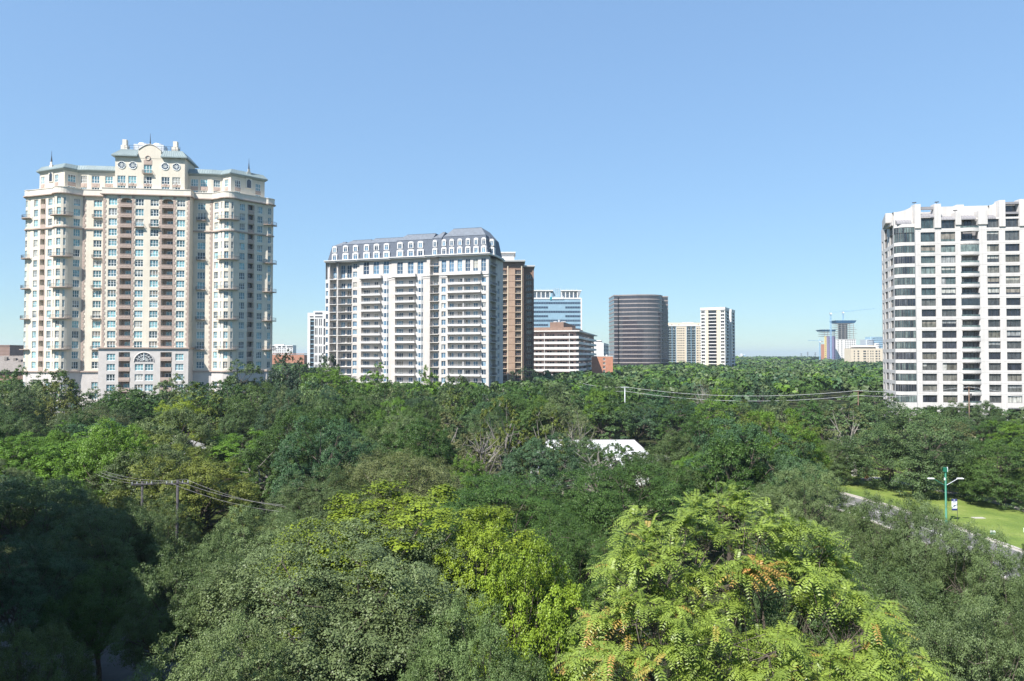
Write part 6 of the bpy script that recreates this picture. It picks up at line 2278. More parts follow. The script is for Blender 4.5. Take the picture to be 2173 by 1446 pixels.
def slim_tower():
    B = Bld('slim_tower', 'slim white tower with dark window strips between cream tower and mansard block', 'tower', 672, 500, 0)
    w = MB()
    zt = B.z(664)
    xl, xr = B.x(652), B.x(720)
    FL = 3.35
    heads = [B.z(677) - FL * 2 * k for k in range(10)]
    B.wall(w, (xl, 0), (B.x(657), 0), 0, zt)
    x0, x1 = B.x(657), B.x(667)
    B.wall(w, (x0, 0), (x1, 0), 0, zt, [(0.3, x1 - x0 - 0.3, 6, B.z(677))], 1.0)
    g = MB(); g.box(x0 + 0.3, x1 - 0.3, 0.96, 0.99, 6, B.z(677)); B.part(g, 'dark_strip', 'pane_dark')
    for k in range(17):
        z = B.z(681.5) - FL * k
        g = MB(); g.box(x0 + 0.3, x1 - 0.3, 0.2, 0.95, z - 0.5, z); B.part(g, 'balcony', 'curtain_wall')
    grid_face(B, w, (x1, 0), (B.x(685), 0), 0, zt, heads, 5.0, [(B.x(q) - x1, 0.72) for q in (669, 672.4, 677.8, 681.4)], 0.4, 1, 1, 'pane_dark', 'dark_metal', 0.06)
    grid_face(B, w, (B.x(685), 0), (xr, 0), 0, zt, heads, 5.6, [(1.2, 1.4)], 0.4, 1, 1, 'pane_dark', 'dark_metal', 0.06)
    B.wall(w, (xr, 0), (xr, 16), 0, zt); B.wall(w, (xl, 16), (xl, 0), 0, zt); B.wall(w, (xr, 16), (xl, 16), 0, zt)
    w.cap([(xl, 0), (xr, 0), (xr, 16), (xl, 16)], zt)
    B.part(w, 'wall', 'limestone_white')
    for a, b, za, zb in ((668, 684, 667.5, 663.2), (668, 684, 674, 671.5), (657, 665, 674, 671.5)):
        g = MB(); g.box(B.x(a), B.x(b), -0.05, -0.005, B.z(za), B.z(zb)); B.part(g, 'window_band', 'pane_dark')
    g = MB(); g.box(B.x(664), xr, 1, 14, zt, B.z(660)); B.part(g, 'penthouse', 'limestone_white')
    B.flush()


def far_blocks():
    # low white block and red roof beyond the cream tower
    B = Bld('far_apartment_block', 'far low white apartment block right of the cream tower', 'apartment block', 597, 900, 0)
    w = MB()
    xl, xr = B.x(560), B.x(621.5)
    zt = B.z(733)
    grid_face(B, w, (xl, 0), (xr, 0), 0, zt, [B.z(734.8)], 2.2, [(B.x(q) - xl, wd) for q, wd in ((575, 2), (580.5, 3), (593, 4), (602.5, 4), (615, 8))], 0.3, 1, 1, 'pane_dark', 'offwhite', 0.1)
    w2 = MB()
    B.wall(w, (xr, 0), (xr, 14), 0, zt); w.cap([(xl, 0), (xr, 0), (xr, 14), (xl, 14)], zt)
    B.part(w, 'wall', 'limestone_white')
    for k in (1, 2, 3):
        z = B.z(735 + 4.6 * k)
        for q in (575, 581, 586, 590.5, 595, 600, 605, 612, 618):
            g = MB(); x = B.x(q); g.box(x - 0.9, x + 0.9, -0.06, -0.005, z - 1.2, z); B.part(g, 'window', 'pane_dark')
    g = MB(); g.box(B.x(580), B.x(600), 4, 10, zt, B.z(731)); B.part(g, 'roof_plant', 'offwhite')
    B.flush()
    B = Bld('red_roof_block', 'far red tiled block before the low white apartment block', 'building', 620, 780, 0)
    xl, xr = B.x(570), B.x(645.5)
    g = MB(); g.box(xl, xr, 0, 12, 0, B.z(753.5)); B.part(g, 'wall', 'brick_red')
    g = MB(); g.box(xl - 0.4, xr + 0.4, -0.5, 12.5, B.z(752), B.z(750.8)); B.part(g, 'roof', 'brick_red')
    g = MB(); g.box(xl, xr, -0.1, -0.01, B.z(753.4), B.z(752.6)); B.part(g, 'white_band', 'offwhite')
    # white block and brick block right of the banded one
    B = Bld('white_block', 'small white block behind the red brick block, left of the bronze tower', 'building', 1280, 560, -12)
    xl = B.x(1255); xm = B.x(1281)
    zt = B.z(728)
    w = MB()
    B.wall(w, (xl, 0), (xm, 0), 0, zt)
    ye = B.y_on(1301, xm)
    ye = min(max(ye, 8), 60)
    grid_face(B, w, (xm, 0), (xm, ye), 0, zt, [B.z(733) - 3.2 * k for k in range(6)], 1.9, [(ye * t, ye * 0.17) for t in (0.2, 0.5, 0.8)], 0.5, 2, 1, 'pane_dark', 'dark_metal', 0.08)
    w.cap([(xl, 0), (xm, 0), (xm, ye), (xl, ye)], zt)
    B.part(w, 'wall', 'limestone_white')
    g = MB(); g.box(xl, B.x(1276), 2, 10, zt, B.z(722.5)); B.part(g, 'penthouse', 'offwhite')
    g = MB(); g.box(B.x(1264), B.x(1276) + 0.1, 1.9, 1.99, B.z(726), B.z(724)); B.part(g, 'clerestory', 'pane_dark')
    B.flush()
    B = Bld('brick_block', 'red brick block with one strip of windows, left of the bronze tower', 'building', 1285, 470, -6)
    xl, xr = B.x(1255), B.x(1300.5)
    zt = B.z(757)
    w = MB()
    grid_face(B, w, (xl, 0), (xr, 0), 0, zt, [B.z(760.5) - 2.75 * k for k in range(6)], 1.7, [(B.x(1282) - xl, 1.7)], 0.3, 2, 1, 'pane_smoke', 'offwhite', 0.14)
    B.wall(w, (xr, 0), (xr, 14), 0, zt); w.cap([(xl, 0), (xr, 0), (xr, 14), (xl, 14)], zt)
    B.part(w, 'wall', 'brick_red')
    g = MB(); g.box(xl - 0.1, xr + 0.15, -0.12, 14, zt + 0.003, zt + 0.4); B.part(g, 'coping', 'offwhite')
    for q in (1275, 1279, 1287):
        x = B.x(q, 3); g = MB(); g.box(x - 0.5, x + 0.5, 3, 4, zt + 0.4, zt + 1.2); B.part(g, 'roof_vent', 'offwhite')
    B.flush()


def left_house():
    B = Bld('grey_roof_house', 'large grey shingled hip roof at the left edge beside the cream tower', 'house', 10, 262, 0)
    xl, xr = B.x(-110), B.x(75)
    ze = B.z(789); zr = B.z(756)
    g = MB(); g.box(xl + 1, xr - 1, 1, 24, 0, ze); B.part(g, 'wall', 'brick_brown')
    lo = [(xl, 0), (xr, 0), (xr, 25), (xl, 25)]
    hi = [(xl + 12, 11), (xr - 11, 11), (xr - 11, 14), (xl + 12, 14)]
    g = MB(); g.loft(lo, ze, hi, zr); g.cap(hi, zr); g.cap(lo, ze, True); rf_ = B.part(g, 'roof', 'roof_grey')
    g = MB(); g.tube([(xl + 12, 11, zr), (xr - 11, 11, zr), (xr, 0, ze)], 0.15, 4); B.part(g, 'ridge_tiles', 'roof_grey', rf_)
    for q, y, py in ((13, 5, 779), (14, 8, 759), (33, 8, 761), (44, 7, 764)):
        x = B.x(q, y); z = B.z(py, 0, y)
        g = MB(); g.box(x - 0.5, x + 0.5, y - 0.5, y + 0.5, z - 1.2, z + 0.1); B.part(g, 'roof_vent', 'roof_grey')
    B = Bld('brick_stack', 'dark brick block rising behind the grey roof at the left edge', 'building', 5, 300, 0)
    xl, xr = B.x(-25), B.x(20.5)
    g = MB(); g.box(xl, xr, 0, 9, 0, B.z(734)); B.part(g, 'wall', 'mauve')
    g = MB(); g.box(xl - 0.25, xr + 0.25, -0.25, 9.2, B.z(734) + 0.003, B.z(732.6)); B.part(g, 'coping', 'mauve')
    g = MB()
    for k in range(7): g.box(xl + 0.3, xr - 0.3, -0.06, -0.004, B.z(738 + 3 * k), B.z(737 + 3 * k))
    B.part(g, 'brick_course', 'brick_brown')


def construction():
    D = 1320
    # taller white tower with open floors under a blue net
    B = Bld('tower_under_construction', 'white tower under construction with open floors and a blue net on top', 'construction tower', 1795, D, 0)
    FL = 4.05 * D / FPX
    zt = B.z(688)
    zc = B.z(720)
    w = MB(); gl = MB()
    for a, b, ztop in ((1774, 1786, zc), (1786, 1818, zc), (1794, 1816, B.z(738))):
        pass
    heads = [B.z(722) - FL * k for k in range(14)]
    xl, xr = B.x(1774.5), B.x(1816.5)
    grid_face(B, w, (xl, 0), (xr, 0), 0, zc, heads, 1.9, [(B.x(q) - xl, 2.0) for q in (1779, 1786.5, 1795, 1799.8, 1804.5, 1809, 1813.5)], 0.5, 1, 1, 'pane_dark', 'dark_metal', 0.1, stuff=gl)
    B.wall(w, (xr, 0), (xr, 22), 0, zc); B.wall(w, (xl, 22), (xl, 0), 0, zc)
    w.cap([(xl, 0), (xr, 0), (xr, 22), (xl, 22)], zc)
    B.part(w, 'wall', 'offwhite'); B.part(gl, 'window_openings', 'pane_dark')['kind'] = 'stuff'
    g = MB(); g.box(B.x(1789), B.x(1793), 4, 18, zc, zt); g.box(B.x(1795), B.x(1802), 6, 18, zc, zt); B.part(g, 'concrete_core', 'fabric_grey')
    for k in range(9):
        z = zc + FL * k
        a, b = (1774.5, 1816) if k not in (3, 5) else (1772.5, 1819.5)
        if k > 6: a, b = 1776, 1813
        g = MB(); g.box(B.x(a), B.x(b), -0.5, 21, z, z + 0.5); B.part(g, 'floor_slab', 'concrete')
        if k < 8:
            for q in (1779, 1786, 1794, 1804, 1812):
                c_ = MB(); x = B.x(q); c_.box(x - 0.35, x + 0.35, 0.2, 0.9, z + 0.5, z + FL); B.part(c_, 'column', 'concrete')
    g = MB()
    n = 8
    lo = [(B.x(1776), -0.8), (B.x(1814), -0.8), (B.x(1814), 22), (B.x(1776), 22)]
    hi = [(B.x(1772.5), -3), (B.x(1817), -3), (B.x(1817), 24), (B.x(1772.5), 24)]
    g.loft(lo, B.z(686), hi, B.z(680.5)); g.cap(lo, B.z(686)); B.part(g, 'safety_net', 'net_blue')
    B = Bld('tower_under_construction', 'purple and yellow sheathed tower under construction left of the white one', 'construction tower', 1757, D - 40, 0)
    w = MB(); gl = MB()
    xl, xr = B.x(1742), B.x(1773)
    zt = B.z(701); zc = B.z(714)
    xm = B.x(1754)
    B.wall(w, (xl, 0), (B.x(1749.5), 0), 0, B.z(731)); B.part(w, 'red_wall', 'brick_red')
    y = MB(); heads = [B.z(717) - FL * k for k in range(12)]
    grid_face(B, y, (B.x(1749.5), -0.2), (xm, -0.2), 0, zc, heads, 1.6, [((xm - B.x(1749.5)) * 0.5, 1.4)], 0.3, stuff=gl); B.part(y, 'yellow_wall', 'yellow_board')
    p = MB(); grid_face(B, p, (xm, 0), (xr, 0), 0, zc, heads, 2.0, [((xr - xm) * t, 1.8) for t in (0.3, 0.6, 0.9)], 0.4, stuff=gl)
    B.wall(p, (xr, 0), (xr, 22), 0, zc); p.cap([(B.x(1749.5), 0), (xr, 0), (xr, 22), (B.x(1749.5), 22)], zc); B.part(p, 'purple_wall', 'purple_board')
    B.part(gl, 'window_openings', 'pane_dark')['kind'] = 'stuff'
    for k in range(4):
        z = zc + FL * k * 0.9
        g = MB(); g.box(B.x(1747), B.x(1772), -0.4, 21, z, z + 0.6); B.part(g, 'floor_slab', 'fabric_grey')
        for q in (1750, 1757, 1764, 1771):
            c_ = MB(); x = B.x(q); c_.box(x - 0.4, x + 0.4, 0.2, 0.9, z + 0.6, z + FL * 0.9); B.part(c_, 'column', 'concrete')
    g = MB(); lo = [(B.x(1746), -0.8), (B.x(1772), -0.8), (B.x(1772), 22), (B.x(1746), 22)]
    hi = [(B.x(1743), -2.5), (B.x(1774), -2.5), (B.x(1774), 24), (B.x(1743), 24)]
    g.loft(lo, B.z(703.5), hi, B.z(700)); g.cap(lo, B.z(703.5)); B.part(g, 'safety_net', 'net_blue')
    # cranes
    def crane(label, px, D, py_base, py_jib, px_tip, py_tip, px_tail, w=1.0, col='crane_blue'):
        p = at(px, 757, D)
        root = empty('tower_crane', (p.x, D, 0))
        tag(root, label, 'crane', 'cranes')
        z0, z1 = 0, at(px, py_jib, D).z
        g = MB()
        s_ = w
        for sx in (-1, 1):
            for sy in (-1, 1): g.tube([(sx * s_, sy * s_, z0), (sx * s_, sy * s_, z1)], 0.28, 4)
        z = z0; k = 0
        while z < z1 - 3:
            for sy in (-1, 1):
                g.tube([(-s_ if k % 2 else s_, sy * s_, z), (s_ if k % 2 else -s_, sy * s_, z + 3)], 0.18, 3, False)
            z += 3; k += 1
        mast = g.build('mast', M[col], root)
        tip = at(px_tip, py_tip, D); tail = at(px_tail, py_jib, D)
        g = MB()
        a = Vector((tail.x - p.x, 0, z1)); b = Vector((tip.x - p.x, 0, tip.z))
        for dz, dy in ((0, -0.8), (0, 0.8), (1.6, 0)): g.tube([a + Vector((0, dy, dz)), b + Vector((0, dy, dz * 0.4))], 0.22, 4)
        n = int((b - a).length / 4)
        for i in range(n):
            q0 = a.lerp(b, i / n); q1 = a.lerp(b, (i + 0.5) / n)
            g.tube([q0 + Vector((0, -0.8, 0)), q1 + Vector((0, 0, 1.6 * (1 - 0.6 * i / n)))], 0.14, 3, False)
        g.build('jib', M[col], root)
        g = MB(); g.box(a.x, a.x + 3.5, -1, 1, z1 - 2.2, z1); g.build('counterweight', M['concrete'], root)
        g = MB(); g.box(-1.2, 1.2, -2.6, -1.1, z1 - 3, z1 - 0.4); g.build('cab', M['sign_white'], root)
        g = MB(); g.tube([(0, 0, z1), (0, 0, z1 + 5)], 0.4, 4); g.build('tower_head', M[col], root)
        return root
    crane('tall blue crane left of the white tower under construction, jib pointing right', 1763.5, D - 60, 760, 664, 1856, 655.5, 1760.5)
    crane('crane standing on the white tower under construction', 1790, D + 30, 700, 662, 1812, 660.5, 1787, 0.9)
    crane('small far crane left of the purple tower under construction', 1740, D + 60, 757, 724, 1715, 723, 1742.5, 0.8)
    # pale hotel-like block and blue glass tower beyond
    B = Bld('pale_block', 'pale low block with a shallow roof left of the white tower', 'building', 1835, 980, 0)
    w = MB(); gl = MB()
    xl, xr = B.x(1806), B.x(1890)
    zt = B.z(740)
    grid_face(B, w, (xl, 0), (xr, 0), 0, zt, [B.z(744.5) - 3.6 * k for k in range(6)], 2.0, [(B.x(q) - xl, wd) for q, wd in ((1813, 1.6), (1821.5, 2.5), (1835, 4.2), (1842, 1.4), (1848, 1.6), (1852.5, 1.6), (1860, 3), (1866, 2))], 0.4, stuff=gl)
    B.wall(w, (xl, 20), (xl, 0), 0, zt); w.cap([(xl, 0), (xr, 0), (xr, 20), (xl, 20)], zt)
    B.part(w, 'wall', 'tan'); B.part(gl, 'windows', 'pane_smoke')['kind'] = 'stuff'
    g = MB(); g.box(B.x(1818), B.x(1860), 2, 16, zt, B.z(737)); B.part(g, 'clerestory', 'pane_dark')
    g = MB(); lo = [(B.x(1814), -1), (B.x(1864), -1), (B.x(1864), 19), (B.x(1814), 19)]; hi = [(B.x(1822), 6), (B.x(1856), 6), (B.x(1856), 12), (B.x(1822), 12)]
    g.loft(lo, B.z(737), hi, B.z(733.5)); g.cap(hi, B.z(733.5)); g.cap(lo, B.z(737), True); B.part(g, 'roof', 'tan')
    B = Bld('far_glass_tower', 'hazy blue glass tower with a stepped curved top left of the white tower', 'tower', 1858, 1500, 0)
    for nm, a, b, py, m_ in (('lower_block', 1840, 1856, 721, 'galv'), ('main_block', 1851, 1885, 715, 'curtain_wall'), ('stone_frame', 1857, 1866.5, 729, 'offwhite')):
        g = MB(); y0 = {'lower_block': 2, 'main_block': 6, 'stone_frame': -2}[nm]
        g.slab([(B.x(a), y0 + 3), (B.x(a + (b - a) * 0.3), y0), (B.x(b - (b - a) * 0.2), y0), (B.x(b), y0 + 2), (B.x(b), 30), (B.x(a), 30)], 0, B.z(py)); q = B.part(g, nm, m_)
        g = MB()
        for k in range(8): g.box(B.x(a + 1), B.x(b - 1), y0 - 0.3, y0 - 0.01, B.z(py + 3 + 4.6 * k), B.z(py + 2 + 4.6 * k))
        B.part(g, 'glass_band', 'pane_steel', q)
    # two specks of towers on the horizon
    for i, (px, py, wpx, nm) in enumerate(((1574, 752, 5, 'pale far tower on the horizon right of the white tan tower'), (1566, 755.5, 5, 'lower pale far tower on the horizon beside the white tan tower'), (1580, 753.5, 4, 'bluish far tower on the horizon, rightmost of three'))):
        B = Bld('horizon_tower', nm, 'tower', px, 3600, 0)
        g = MB(); h = B.z(py); ww = wpx * 3600 / FPX / 2
        g.box(-ww, ww, 0, 14, 0, h); B.part(g, 'body', 'offwhite' if i < 2 else 'curtain_wall')
        g = MB(); g.box(-ww * 0.5, ww * 0.4, 2, 10, h, h + 3); B.part(g, 'penthouse', 'offwhite')
    # pylons on the skyline
    for i, (px, py) in enumerate(((1700, 749.5), (1714, 746.5), (1730, 748))):
        p = at(px, py, 1700)
        root = empty('power_pylon', (p.x, 1700, 0))
        g = MB(); g.tube([(-2.2, 0, 0), (0, 0, p.z)], 0.3, 4); g.tube([(2.2, 0, 0), (0, 0, p.z)], 0.3, 4)
        g.build('legs', M['pole_grey'], root)
        for f in (0.82, 0.95):
            g = MB(); g.tube([(-3.4, 0, p.z * f), (3.4, 0, p.z * f)], 0.25, 4); g.build('arm', M['pole_grey'], root)
        tag(root, '%s of three faint pylons on the skyline' % ('leftmost', 'middle one', 'rightmost')[i], 'pylon', 'pylons')


brown_tower(); banded_block(); glass_tower(); round_tower(); cream_slab(); tan_tower(); slim_tower(); far_blocks(); left_house(); construction()


# ================================================================= the block whose shadow lies over the lower left
def shade_block():
    # stands left of the camera, outside the frame, its long side running away from the viewer
    p1, p0 = Vector((-49.5, 50.5)), Vector((-20.5, 1.0))
    L = (p1 - p0).length
    d = (p1 - p0) / L
    B = Bld('neighbour_block', 'long pale apartment slab left of the viewer that shades the dark oaks', 'apartment block', 1086.5, 1.0, 0)
    B.root.location = (p0.x, p0.y, 0)
    B.root.rotation_euler = (0, 0, math.atan2(d.y, d.x))
    H = 31.0
    w = MB()
    heads = [H - 1.6 - 3.3 * k for k in range(9)]
    n = int(L / 4.6)
    grid_face(B, w, (0, 0), (L, 0), 0, H, heads, 1.9, [(L * (i + 0.5) / n, 2.6) for i in range(n)], 0.25, 2, 1, 'pane_dark', 'white_frame', 0.08)
    grid_face(B, w, (L, 0), (L, 17), 0, H, heads, 1.9, [(4, 2.4), (8.5, 2.4), (13, 2.4)], 0.25, 2, 1, 'pane_dark', 'white_frame', 0.08)
    B.wall(w, (0, 17), (0, 0), 0, H); B.wall(w, (L, 17), (0, 17), 0, H)
    w.cap([(0, 0), (L, 0), (L, 17), (0, 17)], H)
    B.part(w, 'wall', 'limestone')
    g = MB(); g.box(-0.2, L + 0.2, -0.2, 0.25, H + 0.003, H + 0.9); g.box(-0.2, 0.25, 0.26, 17.2, H + 0.003, H + 0.9); B.part(g, 'parapet', 'limestone_white')
    B.flush()


shade_block()


# ================================================================= things among the trees
def tent():
    root = empty('marquee_tent', (at(1262, 940, 118).x, 118, 0))
    tag(root, 'white marquee with a hipped membrane roof glimpsed through the trees', 'tent')
    hw = 11.0
    ze, zr = 3.0, 6.6
    lo = [(-hw, -7), (hw, -7), (hw, 7), (-hw, 7)]
    r0, r1 = (-hw + 3, 0), (hw - 4.2, 0)
    g = MB()
    n = 8
    # front and back slopes in panels, each sagging a little between the frames
    for sy in (-1, 1):
        for k in range(n):
            for t0, t1 in ((0, 0.5), (0.5, 1)):
                def P(u, t):
                    xe = -hw + 2 * hw * u; xr = r0[0] + (r1[0] - r0[0]) * u
                    return (xe + (xr - xe) * t, sy * 7 * (1 - t), ze + (zr - ze) * t - 0.18 * math.sin(math.pi * t))
                g.quad(P(k / n, t0), P((k + 1) / n, t0), P((k + 1) / n, t1), P(k / n, t1))
    for s_, rr in ((-1, r0), (1, r1)):
        g.add([(s_ * hw, -7, ze), (s_ * hw, 7, ze), (rr[0], 0, zr)], [(0, 1, 2)])
    rf_ = g.build('roof', M['tent'], root, False)
    g = MB()
    for sy in (-1, 1):
        for k in range(n + 1):
            u = k / n
            xe = -hw + 2 * hw * u; xr = r0[0] + (r1[0] - r0[0]) * u
            g.tube([(xe + (xr - xe) * t, sy * 7 * (1 - t), ze + (zr - ze) * t - 0.18 * math.sin(math.pi * t) + 0.02) for t in (0, 0.25, 0.5, 0.75, 1)], 0.07, 4)
    g.tube([(r0[0], 0, zr), (r1[0], 0, zr)], 0.1, 4)
    g.build('seam', M['fabric_grey'], rf_)
    for nm, a, b in (('side_wall', (-hw, -7), (hw, -7)), ('side_wall', (hw, -7), (hw, 7)), ('side_wall', (hw, 7), (-hw, 7)), ('side_wall', (-hw, 7), (-hw, -7))):
        g = MB(); L = math.hypot(b[0] - a[0], b[1] - a[1]); d = ((b[0] - a[0]) / L, (b[1] - a[1]) / L)
        g.obox(a, d, 0.1, L - 0.1, -0.1, -0.02, 0, ze - 0.02); g.build(nm, M['tent'], root)
    for k in range(5):
        g = MB(); g.tube([(-hw + 2 * hw * k / 4, -7.1, 0), (-hw + 2 * hw * k / 4, -7.1, ze)], 0.09, 6); g.build('pole', M['galv'], root)
    # a lower white canopy in front
    r2 = empty('entrance_canopy', (at(1315, 995, 99).x, 99, 0))
    tag(r2, 'low white entrance canopy in front of the marquee', 'canopy')
    g = MB(); g.loft([(-2, -2), (2, -2), (2, 2), (-2, 2)], 2.6, [(-0.1, -0.1), (0.1, -0.1), (0.1, 0.1), (-0.1, 0.1)], 4.6); g.build('roof', M['tent'], r2)
    for x, y in ((-1.9, -1.9), (1.9, -1.9), (1.9, 1.9), (-1.9, 1.9)):
        g = MB(); g.tube([(x, y, 0), (x, y, 2.6)], 0.06, 6); g.build('pole', M['galv'], r2)


tent()


def small_house(name, label, px, py, D, w, dpt, he, hr, wallm, roofm, rz=0):
    p = at(px, py, D)
    root = empty(name, (p.x, D, 0), R(rz))
    tag(root, label, 'house')
    g = MB(); g.box(-w / 2, w / 2, -dpt / 2, dpt / 2, 0, he); g.build('wall', M[wallm], root)
    g = MB(); lo = [(-w / 2 - 0.5, -dpt / 2 - 0.5), (w / 2 + 0.5, -dpt / 2 - 0.5), (w / 2 + 0.5, dpt / 2 + 0.5), (-w / 2 - 0.5, dpt / 2 + 0.5)]
    hi = [(-w / 2 + dpt * 0.45, -0.05), (w / 2 - dpt * 0.45, -0.05), (w / 2 - dpt * 0.45, 0.05), (-w / 2 + dpt * 0.45, 0.05)]
    g.loft(lo, he + 0.003, hi, hr); g.cap(lo, he + 0.003, True); g.build('roof', M[roofm], root)
    for k in range(3):
        g = MB(); x = -w / 2 + w * (k + 0.5) / 3; g.box(x - 0.6, x + 0.6, -dpt / 2 - 0.04, -dpt / 2 - 0.004, 0.9, 2.3); g.build('window', M['pane_dark'], root)


small_house('garden_house', 'small pale walled house glimpsed left of the bright yellow green tree', 338, 925, 122, 14, 9, 4.2, 7.0, 'limestone', 'concrete')
small_house('hidden_house', 'low pale house behind the lawn trees near the right edge', 2135, 918, 172, 12, 8, 3.2, 4.4, 'tan', 'concrete')
for i, (px, py, D) in enumerate(((1617, 796, 430), (1674, 797, 420), (1588, 772.5, 880), (1674, 770.5, 900), (1614, 768, 1200), (1632, 772, 1000), (1692, 764.5, 1500), (1705, 769, 1100), (1822, 771, 850))):
    p = at(px, py, D)
    root = empty('roof_house', (p.x, D, 0))
    w_ = (9 if i < 2 else 10) * (0.8 + 0.1 * (i % 4))
    g = MB(); g.box(-w_ / 2, w_ / 2, -5, 5, 0, p.z - 2.2); g.build('wall', M['tan' if i < 2 else 'offwhite'], root)
    g = MB(); lo = [(-w_ / 2 - 0.5, -5.5), (w_ / 2 + 0.5, -5.5), (w_ / 2 + 0.5, 5.5), (-w_ / 2 - 0.5, 5.5)]; hi = [(-w_ / 4, -0.1), (w_ / 4, -0.1), (w_ / 4, 0.1), (-w_ / 4, 0.1)]
    g.loft(lo, p.z - 2.2, hi, p.z); g.cap(lo, p.z - 2.2, True); g.build('roof', M['rose' if i < 2 else 'offwhite'], root)
    tag(root, '%s pale roof showing among the far tree tops' % ('leftmost pinkish', 'rightmost pinkish', 'first white', 'second white', 'third white', 'fourth white', 'fifth white', 'sixth white', 'seventh white')[i], 'house', 'roofs among the far trees')


# ---- lamp post, banner, small signs, sculpture on the lawn
def lamp_post():
    b = ground_at(2008, 1116)
    root = empty('street_lamp', (b.x, b.y, 0.1))
    D = b.y
    zt = at(2008, 1000, D).z - 0.1
    tag(root, 'tall green street lamp with two curved arms beside the road', 'street lamp')
    g = MB(); g.tube([(0, 0, 0), (0, 0, 0.5), (0, 0, 0.55), (0, 0, zt)], [0.2, 0.2, 0.13, 0.1], 10); g.build('post', M['lamp_green'], root, True)
    g = MB(); g.box(-0.22, 0.14, -0.15, 0.15, zt - 0.1, zt + 0.45); g.build('control_box', M['lamp_green'], root)
    g = MB(); g.box(0.2, 0.27, -0.06, 0.06, zt - 0.1, zt + 0.5); g.tube([(0.1, 0, zt + 0.3), (0.27, 0, zt + 0.3)], 0.03, 5); g.build('antenna', M['sign_white'], root)
    za = at(2008, 1031, D).z
    zl = at(2008, 1016, D).z - 0.1
    for s_ in (-1, 1):
        g = MB(); pts = [(0, 0, za - 0.1)] + [(s_ * 1.55 * math.sin(math.pi / 2 * k / 6), 0, za - 0.1 + (zl - za + 0.1) * (1 - math.cos(math.pi / 2 * k / 6)) * 0 + (zl - za + 0.1) * math.sin(math.pi / 2 * k / 6)) for k in range(1, 7)]
        g.tube(pts, 0.04, 6); arm = g.build('arm', M['galv' if s_ > 0 else 'lamp_green'], root)
        g = MB(); x0, x1 = (1.45, 2.2) if s_ > 0 else (-2.2, -1.45)
        g.box(x0, x1, -0.14, 0.14, zl - 0.03, zl + 0.05); g.box(x0 + 0.06, x1 - 0.06, -0.11, 0.11, zl + 0.05, zl + 0.08); g.build('lamp_head', M['sign_white'], arm)
    g = MB(); g.box(-0.14, -0.09, -0.1, 0.1, zl - 0.2, zl + 0.1); g.build('plate', M['sign_white'], root)


lamp_post()


def banner():
    b = ground_at(2032, 1107)
    D = b.y
    root = empty('banner_sign', (b.x, b.y, 0.12))
    tag(root, 'navy and white banner on a thin pole right of the green lamp', 'sign')
    zt = at(2032, 1059, D).z - 0.12; zb = at(2032, 1083.5, D).z - 0.12
    g = MB(); g.tube([(0, 0, 0), (0, 0, zt + 0.02)], 0.025, 6); g.tube([(0, 0, zt), (-0.72, 0, zt)], 0.02, 6); g.tube([(0, 0, zb), (-0.72, 0, zb)], 0.02, 6); g.build('pole', M['dark_metal'], root)
    h = zt - zb
    g = MB()
    for z0, z1, m_ in ((zb, zb + h * 0.17, 1), (zb + h * 0.17, zb + h * 0.80, 0), (zb + h * 0.80, zt, 1)):
        g.mi = m_; g.box(-0.71, -0.03, -0.012, 0.012, z0, z1)
    g.build('panel', [M['sign_white'], M['navy']], root)
    g = MB()
    g.box(-0.62, -0.12, -0.02, -0.013, zb + h * 0.70, zb + h * 0.76); g.mi = 1
    g.box(-0.52, -0.22, -0.02, -0.013, zb + h * 0.60, zb + h * 0.63)
    g.box(-0.50, -0.27, -0.02, -0.013, zb + h * 0.36, zb + h * 0.50); g.mi = 2; g.box(-0.45, -0.32, -0.02, -0.013, zb + h * 0.87, zb + h * 0.93)
    g.build('print', [M['navy'], M['sign_grey'], M['sign_white']], root)
    for k, (px, py, lab) in enumerate(((2107, 1139, 'small teal and white yard sign on the lawn near the road'), (2178, 1133, 'small white yard sign at the right edge of the lawn'))):
        b = ground_at(px, py + 2)
        r2 = empty('yard_sign', (b.x, b.y, 0.12)); tag(r2, lab, 'sign')
        for x in (-0.2, 0.2):
            g = MB(); g.tube([(x, 0, 0), (x, 0, 0.3)], 0.012, 4); g.build('stake', M['dark_metal'], r2)
        g = MB(); g.box(-0.31, 0.31, -0.01, 0.01, 0.16, 0.68); g.mi = 1; g.box(-0.29, 0.29, -0.018, -0.0105, 0.28, 0.44) if k == 0 else g.box(-0.25, 0.2, -0.018, -0.0105, 0.36, 0.42)
        g.build('panel', [M['sign_white'], M['teal' if k == 0 else 'sign_grey']], r2)


banner()


